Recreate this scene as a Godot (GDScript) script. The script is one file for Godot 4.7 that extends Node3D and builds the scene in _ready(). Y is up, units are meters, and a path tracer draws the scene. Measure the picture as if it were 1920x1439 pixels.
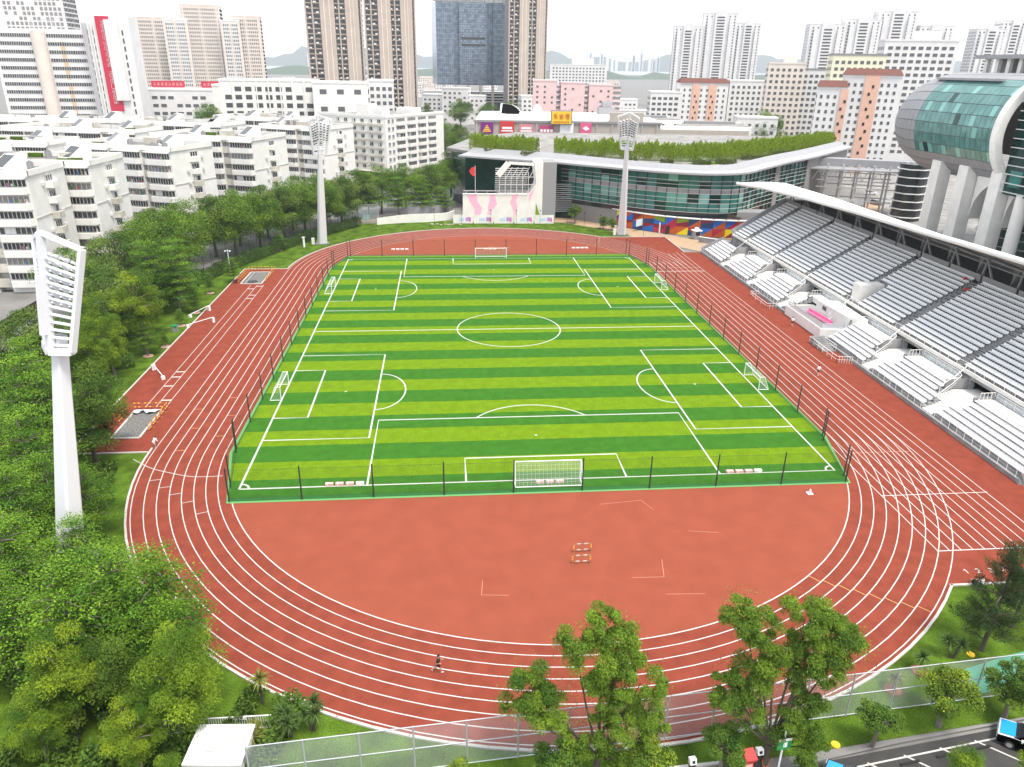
extends Node3D

# ---------------------------------------------------------------- mesh builder
class MB:
	var v := PackedVector3Array()
	var n := PackedVector3Array()
	var c := PackedColorArray()
	var col := Color(1, 1, 1)
	var use_c := false
	func _init(colored := false):
		use_c = colored
	func tri(a: Vector3, b: Vector3, d: Vector3):
		var nn := (b - a).cross(d - a).normalized()
		v.append(a); v.append(d); v.append(b)
		n.append(nn); n.append(nn); n.append(nn)
		if use_c:
			c.append(col); c.append(col); c.append(col)
	func quad(a: Vector3, b: Vector3, d: Vector3, e: Vector3):
		var nn := (b - a).cross(d - a)
		if nn.length_squared() < 1e-12:
			nn = (d - a).cross(e - a)
		nn = nn.normalized()
		v.append(a); v.append(d); v.append(b); v.append(a); v.append(e); v.append(d)
		for i in 6:
			n.append(nn)
		if use_c:
			for i in 6:
				c.append(col)
	func box(o: Vector3, s: Vector3, b := Basis.IDENTITY):
		var x := b.x * s.x * 0.5
		var y := b.y * s.y * 0.5
		var z := b.z * s.z * 0.5
		quad(o - x - y + z, o + x - y + z, o + x + y + z, o - x + y + z)
		quad(o + x - y - z, o - x - y - z, o - x + y - z, o + x + y - z)
		quad(o + x - y + z, o + x - y - z, o + x + y - z, o + x + y + z)
		quad(o - x - y - z, o - x - y + z, o - x + y + z, o - x + y - z)
		quad(o - x + y + z, o + x + y + z, o + x + y - z, o - x + y - z)
		quad(o - x - y - z, o + x - y - z, o + x - y + z, o - x - y + z)
	func span(p: Vector3, q: Vector3):
		box((p + q) * 0.5, (q - p).abs())
	func bar(p: Vector3, q: Vector3, w: float, h := -1.0):
		var d := q - p
		var l := d.length()
		if l < 1e-5:
			return
		d /= l
		var up := Vector3.UP if absf(d.y) < 0.98 else Vector3.RIGHT
		var sx := up.cross(d).normalized()
		var sy := d.cross(sx)
		box((p + q) * 0.5, Vector3(w, h if h > 0.0 else w, l), Basis(sx, sy, d))
	func tube(p: Vector3, q: Vector3, r0: float, r1: float, k := 8, caps := true):
		var d := (q - p).normalized()
		var up := Vector3.UP if absf(d.y) < 0.98 else Vector3.RIGHT
		var sx := up.cross(d).normalized()
		var sy := d.cross(sx)
		for i in k:
			var a := TAU * i / k
			var b := TAU * (i + 1) / k
			var u := sx * cos(a) + sy * sin(a)
			var w := sx * cos(b) + sy * sin(b)
			var i0 := v.size()
			quad(p + u * r0, p + w * r0, q + w * r1, q + u * r1)
			n[i0] = u; n[i0 + 1] = w; n[i0 + 2] = w; n[i0 + 3] = u; n[i0 + 4] = u; n[i0 + 5] = w
			if caps:
				tri(q, q + u * r1, q + w * r1)
				tri(p, p + w * r0, p + u * r0)
	func prism(poly: PackedVector2Array, y0: float, y1: float, top := true, bottom := true):
		var pl := poly.duplicate()
		if Geometry2D.is_polygon_clockwise(pl):
			pl.reverse()
		var k := pl.size()
		for i in k:
			var a := pl[i]
			var b := pl[(i + 1) % k]
			quad(Vector3(b.x, y0, b.y), Vector3(a.x, y0, a.y), Vector3(a.x, y1, a.y), Vector3(b.x, y1, b.y))
		var t := Geometry2D.triangulate_polygon(pl)
		for i in range(0, t.size(), 3):
			var p := pl[t[i]]
			var q := pl[t[i + 1]]
			var r := pl[t[i + 2]]
			if (q - p).cross(r - p) < 0.0:
				var w := q
				q = r
				r = w
			if top:
				tri(Vector3(p.x, y1, p.y), Vector3(r.x, y1, r.y), Vector3(q.x, y1, q.y))
			if bottom:
				tri(Vector3(p.x, y0, p.y), Vector3(q.x, y0, q.y), Vector3(r.x, y0, r.y))
	func sheet(poly: PackedVector2Array, y: float):
		var t := Geometry2D.triangulate_polygon(poly)
		for i in range(0, t.size(), 3):
			var p := poly[t[i]]
			var q := poly[t[i + 1]]
			var r := poly[t[i + 2]]
			if (q - p).cross(r - p) < 0.0:
				var w := q
				q = r
				r = w
			tri(Vector3(p.x, y, p.y), Vector3(r.x, y, r.y), Vector3(q.x, y, q.y))
	func ribbon(pts: PackedVector2Array, w: float, y: float, closed := false):
		var k := pts.size()
		var a := PackedVector3Array()
		var b := PackedVector3Array()
		for i in k:
			var p := pts[(i - 1 + k) % k] if (i > 0 or closed) else pts[0]
			var q := pts[(i + 1) % k] if (i < k - 1 or closed) else pts[k - 1]
			var d := (q - p).normalized()
			var s := Vector2(-d.y, d.x) * w * 0.5
			a.append(Vector3(pts[i].x + s.x, y, pts[i].y + s.y))
			b.append(Vector3(pts[i].x - s.x, y, pts[i].y - s.y))
		for i in (k if closed else k - 1):
			var j := (i + 1) % k
			if (b[j] - b[i]).cross(a[j] - b[i]).y > 0.0:
				quad(b[i], b[j], a[j], a[i])
			else:
				quad(a[i], a[j], b[j], b[i])
	func wallpath(pts: PackedVector2Array, w: float, y0: float, y1: float, closed := false):
		var k := pts.size()
		for i in (k if closed else k - 1):
			var p := pts[i]
			var q := pts[(i + 1) % k]
			var d := (q - p).normalized()
			p -= d * w * 0.2
			q += d * w * 0.2
			bar(Vector3(p.x, (y0 + y1) * 0.5, p.y), Vector3(q.x, (y0 + y1) * 0.5, q.y), w, y1 - y0)
	func done(m: Material, into: ArrayMesh = null) -> ArrayMesh:
		var am := into if into else ArrayMesh.new()
		if v.is_empty():
			return am
		var arr := []
		arr.resize(Mesh.ARRAY_MAX)
		arr[Mesh.ARRAY_VERTEX] = v
		arr[Mesh.ARRAY_NORMAL] = n
		if use_c:
			arr[Mesh.ARRAY_COLOR] = c
		am.add_surface_from_arrays(Mesh.PRIMITIVE_TRIANGLES, arr)
		am.surface_set_material(am.get_surface_count() - 1, m)
		return am

# ---------------------------------------------------------------- helpers
var M := {}
var taken := {}
var boxes := {}

func L(r: float, g: float, b: float) -> Color:
	return Color(r, g, b).linear_to_srgb()

func noise_tex(freq: float, oct: int, lo: float, hi: float, sd: int, size := 512, power := 1.0) -> ImageTexture:
	var f := FastNoiseLite.new()
	f.seed = sd
	f.frequency = freq
	f.fractal_octaves = oct
	f.noise_type = FastNoiseLite.TYPE_SIMPLEX_SMOOTH
	var im := f.get_seamless_image(size, size)
	im.convert(Image.FORMAT_L8)
	var d := im.get_data()
	for i in d.size():
		d[i] = int(255.0 * (lo + (hi - lo) * pow(d[i] / 255.0, power)))
	var out := Image.create_from_data(size, size, false, Image.FORMAT_L8, d)
	return ImageTexture.create_from_image(out)

func mat(called: String, color: Color, rough := 0.8, metal := 0.0, tex: Texture2D = null, per_m := 0.1, fine: Texture2D = null, fine_per_m := 1.0) -> StandardMaterial3D:
	var m := StandardMaterial3D.new()
	m.resource_name = called
	m.albedo_color = color
	m.roughness = rough
	m.metallic = metal
	if tex:
		m.albedo_texture = tex
		m.uv1_triplanar = true
		m.uv1_world_triplanar = true
		m.uv1_scale = Vector3.ONE * per_m
	if fine:
		m.detail_enabled = true
		m.detail_albedo = fine
		m.detail_blend_mode = BaseMaterial3D.BLEND_MODE_MUL
		m.detail_uv_layer = BaseMaterial3D.DETAIL_UV_2
		m.uv2_triplanar = true
		m.uv2_world_triplanar = true
		m.uv2_scale = Vector3.ONE * fine_per_m
	M[called] = m
	return m

func numbered(called: String) -> String:
	if not taken.has(called):
		taken[called] = 0
		return called
	taken[called] += 1
	return "%s_%03d" % [called, taken[called]]

func tag(o: Node, label: String, category: String, group := "", kind := ""):
	if label: o.set_meta("label", label)
	if category: o.set_meta("category", category)
	if group: o.set_meta("group", group)
	if kind: o.set_meta("kind", kind)

func thing(called: String, label: String, category: String, at := Vector3.ZERO, turn := 0.0, group := "") -> Node3D:
	var o := Node3D.new()
	o.name = numbered(called)
	add_child(o)
	o.position = at
	o.rotation.y = turn
	tag(o, label, category, group)
	return o

func part(parent: Node, called: String, mesh: Mesh, at := Vector3.ZERO, b := Basis.IDENTITY) -> MeshInstance3D:
	var o := MeshInstance3D.new()
	o.name = called
	o.mesh = mesh
	o.transform = Transform3D(b, at)
	parent.add_child(o, true)
	return o

func solo(called: String, label: String, category: String, mesh: Mesh, at := Vector3.ZERO, turn := 0.0, group := "") -> MeshInstance3D:
	var o := MeshInstance3D.new()
	o.name = numbered(called)
	o.mesh = mesh
	add_child(o)
	o.position = at
	o.rotation.y = turn
	tag(o, label, category, group)
	return o

func struct(called: String, mesh: Mesh, at := Vector3.ZERO) -> MeshInstance3D:
	var o := MeshInstance3D.new()
	o.name = numbered(called)
	o.mesh = mesh
	add_child(o)
	o.position = at
	o.set_meta("kind", "structure")
	return o

func boxm(s: Vector3, m: Material) -> ArrayMesh:
	var key := "%.3f_%.3f_%.3f_%d" % [s.x, s.y, s.z, m.get_instance_id()]
	if not boxes.has(key):
		var b := MB.new()
		b.box(Vector3.ZERO, s)
		boxes[key] = b.done(m)
	return boxes[key]

func copy(o: Node3D, label: String, at: Vector3, turn := 0.0, scl := 1.0, group := "") -> Node3D:
	var base: String = o.get_meta("base")
	var r: Node3D = o.duplicate()
	r.name = numbered(base)
	add_child(r)
	r.position = at
	r.rotation.y = turn
	r.scale = Vector3.ONE * scl
	r.set_meta("label", label)
	if group: r.set_meta("group", group)
	return r

func rect(x0: float, z0: float, x1: float, z1: float) -> PackedVector2Array:
	return PackedVector2Array([Vector2(x0, z0), Vector2(x1, z0), Vector2(x1, z1), Vector2(x0, z1)])

func pv(a: Array) -> PackedVector2Array:
	var o := PackedVector2Array()
	for i in range(0, a.size(), 2):
		o.append(Vector2(a[i], a[i + 1]))
	return o

func smooth_path(pts: PackedVector2Array, step: float) -> PackedVector2Array:
	var cv := Curve2D.new()
	for i in pts.size():
		var a := pts[maxi(i - 1, 0)]
		var b := pts[mini(i + 1, pts.size() - 1)]
		var t := (b - a) / 6.0
		cv.add_point(pts[i], -t, t)
	cv.bake_interval = 0.5
	var out := PackedVector2Array()
	var k := int(ceil(cv.get_baked_length() / step))
	for i in k + 1:
		out.append(cv.sample_baked(cv.get_baked_length() * i / k))
	return out

const HS := 42.195
func arc(cz: float, r: float, a0: float, a1: float, k: int) -> PackedVector2Array:
	var o := PackedVector2Array()
	for i in k + 1:
		var a := deg_to_rad(lerpf(a0, a1, float(i) / k))
		o.append(Vector2(r * cos(a), cz + r * sin(a)))
	return o

func oval(r: float, k := 64) -> PackedVector2Array:
	var o := arc(HS, r, 0, 180, k)
	o.append_array(arc(-HS, r, 180, 360, k))
	return o

func _ready():
	# ------------------------------------------------ camera, sky, sun, exposure
	var cam := Camera3D.new()
	cam.name = "camera"
	cam.position = Vector3(-10.958, 43.203, 125.327)
	cam.rotation = Vector3(-0.40363, -0.092942, 0.0157885)
	cam.fov = 54.43
	cam.near = 0.5
	cam.far = 20000.0
	add_child(cam)
	cam.current = true
	var sky_m := ProceduralSkyMaterial.new()
	sky_m.sky_top_color = Color(0.93, 0.955, 0.99)
	sky_m.sky_horizon_color = Color(0.985, 0.99, 1.0)
	sky_m.sky_curve = 0.2
	sky_m.ground_bottom_color = Color(0.62, 0.62, 0.62)
	sky_m.ground_horizon_color = Color(0.94, 0.96, 0.98)
	sky_m.sun_angle_max = 1.0
	var sky := Sky.new()
	sky.sky_material = sky_m
	var env := Environment.new()
	env.background_mode = Environment.BG_SKY
	env.sky = sky
	env.background_energy_multiplier = 0.5
	env.tonemap_mode = Environment.TONE_MAPPER_LINEAR
	env.tonemap_exposure = 3.4
	env.fog_enabled = true
	env.fog_density = 0.00011
	env.fog_light_color = Color(0.93, 0.96, 1.0)
	env.sdfgi_enabled = true
	env.ssao_enabled = true
	env.ssil_enabled = true
	var we := WorldEnvironment.new()
	we.name = "environment"
	we.environment = env
	add_child(we)
	var sun := DirectionalLight3D.new()
	sun.name = "sun"
	sun.light_energy = 0.5
	sun.light_color = Color(1.0, 0.97, 0.92)
	sun.light_angular_distance = 18.0
	sun.shadow_enabled = true
	add_child(sun)
	sun.look_at_from_position(Vector3.ZERO, -Vector3(0.25, 1.0, 0.35))
	# ------------------------------------------------ scene
	make_materials()
	make_ground()
	make_track()
	make_pitch()
	make_grandstand()
	make_hall()
	make_arena()
	make_apartments()
	make_city()
	make_horizon()
	make_masts()
	make_goals()
	make_pitch_fences()
	make_trees()
	make_south_edge()
	make_west_edge()
	make_north_edge()
	make_track_things()
	make_people()
	print("nodes ", get_child_count())

# ---------------------------------------------------------------- materials
func make_materials():
	var n1 := noise_tex(0.006, 4, 0.72, 1.0, 11)
	var n2 := noise_tex(0.02, 4, 0.6, 1.0, 12)
	var n3 := noise_tex(0.09, 3, 0.55, 1.0, 13)
	var grain := noise_tex(0.35, 2, 0.62, 1.0, 14)
	var patch := noise_tex(0.03, 5, 0.86, 1.0, 16)
	var soft := noise_tex(0.012, 5, 0.93, 1.0, 15)
	mat("concrete", L(0.42, 0.41, 0.40), 0.9, 0.0, n1, 0.03, n3, 0.5)
	mat("pale_paving", L(0.58, 0.56, 0.54), 0.9, 0.0, n1, 0.05, n3, 0.4)
	mat("asphalt", L(0.085, 0.083, 0.082), 0.95, 0.0, n1, 0.06, grain, 0.9)
	mat("road", L(0.30, 0.30, 0.30), 0.95, 0.0, n1, 0.05, grain, 0.6)
	mat("peach_paving", L(0.66, 0.46, 0.30), 0.9, 0.0, soft, 0.06, grain, 0.5)
	mat("lawn", L(0.19, 0.34, 0.034), 1.0, 0.0, n2, 0.03, n3, 0.14)
	mat("soil", L(0.08, 0.075, 0.045), 1.0, 0.0, n2, 0.1, n3, 0.7)
	mat("track", L(0.385, 0.088, 0.056), 0.9, 0.0, patch, 0.03, grain, 0.14)
	mat("track_infield", L(0.425, 0.110, 0.066), 0.9, 0.0, soft, 0.05, grain, 0.13)
	mat("line", L(0.82, 0.80, 0.78), 0.8, 0.0, n3, 0.8)
	mat("faint_line", L(0.52, 0.25, 0.18), 0.8)
	mat("gold_line", L(0.60, 0.34, 0.12), 0.8)
	mat("kerb", L(0.80, 0.78, 0.72), 0.8, 0.0, n3, 0.4)
	mat("turf_light", L(0.235, 0.41, 0.012), 0.95, 0.0, patch, 0.035, n3, 0.12)
	mat("turf_dark", L(0.072, 0.255, 0.026), 0.95, 0.0, patch, 0.035, n3, 0.12)
	mat("white", L(0.80, 0.80, 0.80), 0.6)
	mat("white_wall", L(0.78, 0.765, 0.735), 0.85, 0.0, soft, 0.05)
	mat("cream_wall", L(0.72, 0.68, 0.60), 0.85, 0.0, n1, 0.06)
	mat("grey_metal", L(0.48, 0.48, 0.50), 0.5, 0.3)
	mat("silver", L(0.40, 0.40, 0.42), 0.5, 0.2, soft, 0.05)
	mat("silver_panel", L(0.33, 0.33, 0.35), 0.5, 0.2, soft, 0.08)
	mat("dark_metal", L(0.03, 0.035, 0.035), 0.6, 0.2)
	mat("mid_grey", L(0.26, 0.26, 0.27), 0.7)
	mat("stand_grey", L(0.58, 0.58, 0.59), 0.85, 0.0, n1, 0.08, n3, 0.5)
	mat("seat", L(0.72, 0.73, 0.75), 0.5)
	mat("black_sheet", L(0.05, 0.05, 0.055), 0.9)
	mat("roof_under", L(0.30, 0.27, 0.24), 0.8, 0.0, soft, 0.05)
	mat("glass_dark", L(0.022, 0.026, 0.03), 0.12, 0.0)
	M.glass_dark.metallic_specular = 0.6
	mat("window_grey", L(0.10, 0.105, 0.11), 0.25, 0.0, n2, 0.3)
	mat("window_frame", L(0.62, 0.62, 0.62), 0.6)
	mat("glass_green", L(0.07, 0.27, 0.24), 0.08, 0.2, n1, 0.06)
	mat("glass_green_dark", L(0.012, 0.060, 0.050), 0.1, 0.2, n1, 0.08)
	mat("drum_glass", L(0.15, 0.34, 0.32), 0.08, 0.25, n1, 0.08)
	mat("glass_green_pale", L(0.20, 0.43, 0.40), 0.12, 0.2)
	mat("glass_blue", L(0.22, 0.29, 0.38), 0.15, 0.2, n2, 0.02)
	mat("glass_blue_pale", L(0.30, 0.36, 0.43), 0.15, 0.3)
	mat("red", L(0.55, 0.03, 0.03), 0.6)
	mat("banner_red", L(0.50, 0.025, 0.06), 0.8)
	mat("pink", L(0.80, 0.16, 0.36), 0.6)
	mat("pale_pink", L(0.80, 0.42, 0.56), 0.8)
	mat("pad_pink", L(0.72, 0.40, 0.38), 0.8)
	mat("orange", L(0.72, 0.18, 0.03), 0.6)
	mat("yellow", L(0.80, 0.50, 0.02), 0.6)
	mat("mosaic_blue", L(0.01, 0.13, 0.50), 0.35)
	mat("mosaic_navy", L(0.008, 0.045, 0.14), 0.35)
	mat("mosaic_yellow", L(0.75, 0.58, 0.005), 0.35)
	mat("mosaic_orange", L(0.50, 0.10, 0.015), 0.35)
	mat("mosaic_red", L(0.22, 0.012, 0.025), 0.35)
	mat("mosaic_crimson", L(0.42, 0.02, 0.06), 0.35)
	mat("mosaic_green", L(0.20, 0.30, 0.01), 0.35)
	mat("blue_roof", L(0.02, 0.30, 0.72), 0.3)
	mat("car_white", L(0.75, 0.76, 0.78), 0.25)
	mat("car_black", L(0.02, 0.02, 0.022), 0.25)
	mat("tyre", L(0.015, 0.015, 0.015), 0.9)
	mat("court_green", L(0.06, 0.27, 0.17), 0.85, 0.0, soft, 0.1)
	mat("terracotta", L(0.22, 0.075, 0.055), 0.85, 0.0, n3, 0.4)
	mat("tan", L(0.50, 0.42, 0.36), 0.85, 0.0, soft, 0.02)
	mat("tan_grey", L(0.24, 0.23, 0.23), 0.8)
	mat("far_white", L(0.74, 0.73, 0.73), 0.85, 0.0, soft, 0.02)
	mat("far_cream", L(0.74, 0.66, 0.60), 0.85, 0.0, soft, 0.02)
	mat("peach_wall", L(0.72, 0.44, 0.34), 0.85, 0.0, soft, 0.05)
	mat("pink_wall", L(0.76, 0.54, 0.54), 0.85, 0.0, soft, 0.04)
	mat("far_window", L(0.10, 0.105, 0.11), 0.3)
	mat("mast_white", L(0.66, 0.67, 0.70), 0.6)
	mat("mall_wall", L(0.46, 0.41, 0.36), 0.85, 0.0, soft, 0.05)
	mat("bark", L(0.15, 0.12, 0.09), 0.95, 0.0, n3, 0.8)
	mat("bark_pale", L(0.32, 0.28, 0.23), 0.95, 0.0, n3, 0.8)
	mat("rust", L(0.30, 0.13, 0.06), 0.9)
	mat("galv", L(0.44, 0.46, 0.49), 0.5, 0.4)
	mat("sand", L(0.36, 0.35, 0.34), 1.0, 0.0, n2, 0.3, grain, 1.0)
	mat("tarp", L(0.55, 0.60, 0.66), 0.6)
	mat("sign_green", L(0.02, 0.30, 0.10), 0.5)
	mat("purple", L(0.18, 0.01, 0.18), 0.6)
	mat("skin", L(0.45, 0.26, 0.18), 0.6)
	var leaf := mat("leaf", Color(1, 1, 1), 0.75)
	leaf.vertex_color_use_as_albedo = true
	leaf.backlight_enabled = true
	leaf.backlight = L(0.06, 0.09, 0.01)
	leaf.metallic_specular = 0.25
	for nm in ["track", "track_infield", "turf_light", "turf_dark", "lawn", "soil"]:
		M[nm].metallic_specular = 0.15
	var painted := mat("painted", Color(1, 1, 1), 0.8)
	painted.vertex_color_use_as_albedo = true
	var net := mat("net", Color(0.86, 0.88, 0.88, 0.12), 0.9)
	net.transparency = BaseMaterial3D.TRANSPARENCY_ALPHA
	var net2 := mat("fence_net", Color(0.10, 0.28, 0.18, 0.10), 0.9)
	net2.transparency = BaseMaterial3D.TRANSPARENCY_ALPHA
	var net3 := mat("chain_net", Color(0.70, 0.73, 0.75, 0.26), 0.9)
	net3.transparency = BaseMaterial3D.TRANSPARENCY_ALPHA
	var net4 := mat("green_band", Color(0.20, 0.50, 0.34, 0.5), 0.9)
	net4.transparency = BaseMaterial3D.TRANSPARENCY_ALPHA
	var cg := mat("clear_rail", Color(0.80, 0.83, 0.85, 0.35), 0.2)
	cg.transparency = BaseMaterial3D.TRANSPARENCY_ALPHA

# ---------------------------------------------------------------- ground sheets
func make_ground():
	var b := MB.new()
	b.quad(Vector3(-9000, 0, 300), Vector3(9000, 0, 300), Vector3(9000, 0, -9000), Vector3(-9000, 0, -9000))
	struct("ground", b.done(M.concrete), Vector3(0, -0.06, 0))
	b = MB.new()
	b.sheet(pv([-64, 92, -66, -30, -64, -42, -58, -58, -46, -80, -36, -96, -20, -99, -6, -101, 24, -97, 34, -88, 41, -78, 41, 40, 54, 60, 54, 87.2, 30, 88.3, 12, 90.2, -24, 92]), 0.0)
	struct("lawn", b.done(M.lawn), Vector3(0, -0.03, 0))
	b = MB.new()
	b.sheet(pv([-90, 124, -90, -46, -66, -30, -64, 92, -50, 124]), 0.0)
	struct("planting_bed", b.done(M.soil), Vector3(0, -0.026, 0))
	b = MB.new()
	b.sheet(pv([24, -97, 34, -88, 41, -76.4, 55, -57.6, 100, -57.6, 150, -140, 60, -70, 36, -95, 28, -107, 20, -112, 17, -100]), 0.0)
	struct("pavement", b.done(M.peach_paving), Vector3(0, -0.02, 0))
	b = MB.new()
	b.sheet(pv([76, -57, 76, 60, 240, 60, 240, -210, 150, -210, 150, -142, 101, -57]), 0.0)
	struct("plaza_pavement", b.done(M.pale_paving), Vector3(0, -0.015, 0))
	# west street behind the trees
	b = MB.new()
	b.ribbon(smooth_path(pv([-80, 60, -80, 0, -78, -40, -70, -80, -55, -118, -40, -150, -22, -178, 2, -215, 22, -270, 30, -330]), 6.0), 11.0, 0.0)
	var rd := struct("road", b.done(M.road), Vector3(0, -0.02, 0))
	b = MB.new()
	var mid := smooth_path(pv([-80, 60, -80, 0, -78, -40, -70, -80, -55, -118, -40, -150, -22, -178, 2, -215]), 3.0)
	for i in range(0, mid.size() - 1, 2):
		b.ribbon(PackedVector2Array([mid[i], mid[i + 1]]), 0.15, 0.01)
	part(rd, "lane_markings", b.done(M.line))

# ---------------------------------------------------------------- running track
func make_track():
	var b := MB.new()
	var o := pv([54, -57.8, 54, 73.5])
	o.append_array(arc(HS, 46.6, 42.2, 180, 48))
	o.append_array(pv([-46.6, 43.1, -56, 43.1, -56, -43.8, -46.6, -43.8]))
	o.append_array(arc(-HS, 46.6, 182, 313.5, 48))
	o.append_array(pv([49.6, -76, 49.6, -57.8]))
	b.sheet(o, 0.0)
	var t := struct("running_track", b.done(M.track), Vector3(0, 0.02, 0))
	# the two red half discs inside the bends
	for s in [1.0, -1.0]:
		b = MB.new()
		var d := arc(HS * s, 36.5, 0, 180 * s, 48)
		b.sheet(d, 0.0)
		part(t, "bend_infield", b.done(M.track_infield), Vector3(0, 0.005, 0))
	for k in 9:
		b = MB.new()
		b.ribbon(oval(36.5 + 1.22 * k), 0.10 if k > 0 else 0.12, 0.0, true)
		part(t, "lane_line", b.done(M.line), Vector3(0, 0.010, 0))
	# home straight: ten lanes and the sprint chute
	for k in 11:
		b = MB.new()
		var x := 36.5 + 1.22 * k
		if k < 9:
			b.ribbon(pv([x, 68.5, x, 42.4]), 0.10, 0.0)
			b.ribbon(pv([x, -42.4, x, -56.5 if k > 6 else -48.0]), 0.10, 0.0)
		else:
			b.ribbon(pv([x, 68.5, x, -57.5]), 0.10, 0.0)
		part(t, "chute_line", b.done(M.line), Vector3(0, 0.014, 0))
	for q in [[36.4, 58.3, 48.9, 58.3, 0.12], [36.4, 68.5, 48.8, 68.5, 0.14], [36.5, -42.2, 48.7, -42.2, 0.10], [36.5, -39.0, 48.7, -39.0, 0.3]]:
		b = MB.new()
		b.ribbon(pv([q[0], q[1], q[2], q[3]]), q[4], 0.0)
		part(t, "start_line", b.done(M.line), Vector3(0, 0.018, 0))
	b = MB.new()
	b.ribbon(pv([37.5, 48.5, 45.6, 48.5]), 0.09, 0.0)
	part(t, "faint_line", b.done(M.faint_line), Vector3(0, 0.017, 0))
	# staggered start marks across the bend
	var ls := smooth_path(pv([-47.9, 44.9, -45.2, 47.1, -42.8, 48.3, -40.3, 49.3, -38.4, 49.5, -36.6, 49.4]), 0.5)
	b = MB.new()
	b.ribbon(ls, 0.10, 0.0)
	part(t, "break_line", b.done(M.line), Vector3(0, 0.016, 0))
	for q in [[4, 165.0], [5, 167.5], [3, 162.0], [2, 158.0], [6, 170.0]]:
		b = MB.new()
		var r0: float = 36.5 + 1.22 * q[0]
		var a := deg_to_rad(q[1])
		b.ribbon(PackedVector2Array([Vector2(r0 * cos(a), HS + r0 * sin(a)), Vector2((r0 + 1.22) * cos(a), HS + (r0 + 1.22) * sin(a))]), 0.09, 0.0)
		part(t, "stagger_mark", b.done(M.line), Vector3(0, 0.016, 0))
	for k in 8:
		var r1 := 36.5 + 1.22 * k
		for q in [[53.0 - k * 0.6, M.gold_line, 0.5], [-40.0 - k, M.gold_line, 0.4]]:
			b = MB.new()
			var a := deg_to_rad(q[0])
			var cz := HS if q[0] > 0 else -HS
			b.ribbon(PackedVector2Array([Vector2(r1 * cos(a), cz + r1 * sin(a)), Vector2((r1 + 1.15) * cos(a), cz + (r1 + 1.15) * sin(a))]), 0.07, 0.0)
			part(t, "exchange_mark", b.done(q[1]), Vector3(0, 0.016, 0))
		for z in [24.0, 31.0, 37.0]:
			if (k + int(z)) % 3 == 0:
				b = MB.new()
				b.ribbon(pv([-r1, z + k * 1.2, -r1 - 1.2, z + k * 1.2]), 0.07, 0.0)
				part(t, "exchange_mark", b.done(M.gold_line), Vector3(0, 0.016, 0))
	# worn old lines on the near half disc
	for q in [[5.5, 70.5, 8.5, 70.6], [8.5, 70.6, 9.0, 68.0], [8.0, 73.0, 11.5, 73.2], [-8.2, 70.0, -8.4, 72.0], [-8.4, 72.0, -6.0, 72.2], [5.0, 58.0, 9.6, 57.5], [9.6, 57.5, 10.5, 59.5], [13, 63.5, 16, 64.0]]:
		b = MB.new()
		b.ribbon(pv(q), 0.04, 0.0)
		part(t, "worn_line", b.done(M.faint_line), Vector3(0, 0.012, 0))
	# runway markings on the west side
	for x in [-49.0, -50.35, -51.7]:
		b = MB.new()
		b.ribbon(pv([x, -30.5, x, 30.0]), 0.09, 0.0)
		part(t, "runway_line", b.done(M.line), Vector3(0, 0.012, 0))
	for q in [[-50.35, -49.0, -29.5], [-51.7, -50.35, -27.6], [-50.35, -49.0, -23.0], [-50.35, -49.0, -20.6], [-51.7, -50.35, 17.6], [-51.7, -50.35, 19.6], [-50.35, -49.0, 28.0], [-51.7, -50.35, 23.0]]:
		b = MB.new()
		b.ribbon(pv([q[0], q[2], q[1], q[2]]), 0.34, 0.0)
		part(t, "takeoff_board", b.done(M.line), Vector3(0, 0.017, 0))
	# raised white kerb round the outer edge
	for seg in [arc(HS, 46.7, 42.2, 180, 40), pv([-46.7, 43.2, -56.1, 43.2, -56.1, -43.9, -46.7, -43.9]), arc(-HS, 46.7, 182, 313, 40), pv([32.2, -76.1, 49.7, -76.1, 49.7, -57.9]), pv([54.0, 73.6, 34.4, 73.6])]:
		b = MB.new()
		b.wallpath(seg, 0.22, -0.05, 0.09)
		part(t, "kerb", b.done(M.kerb))
	# lane numbers at the chute start
	for k in 8:
		var tm := TextMesh.new()
		tm.text = str(k + 1)
		tm.font_size = 64
		tm.pixel_size = 0.014
		tm.depth = 0.004
		tm.material = M.line
		part(t, "lane_number", tm, Vector3(37.2 + 1.22 * k, 0.02, 71.7), Basis(Vector3.RIGHT, -PI / 2))

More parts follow.
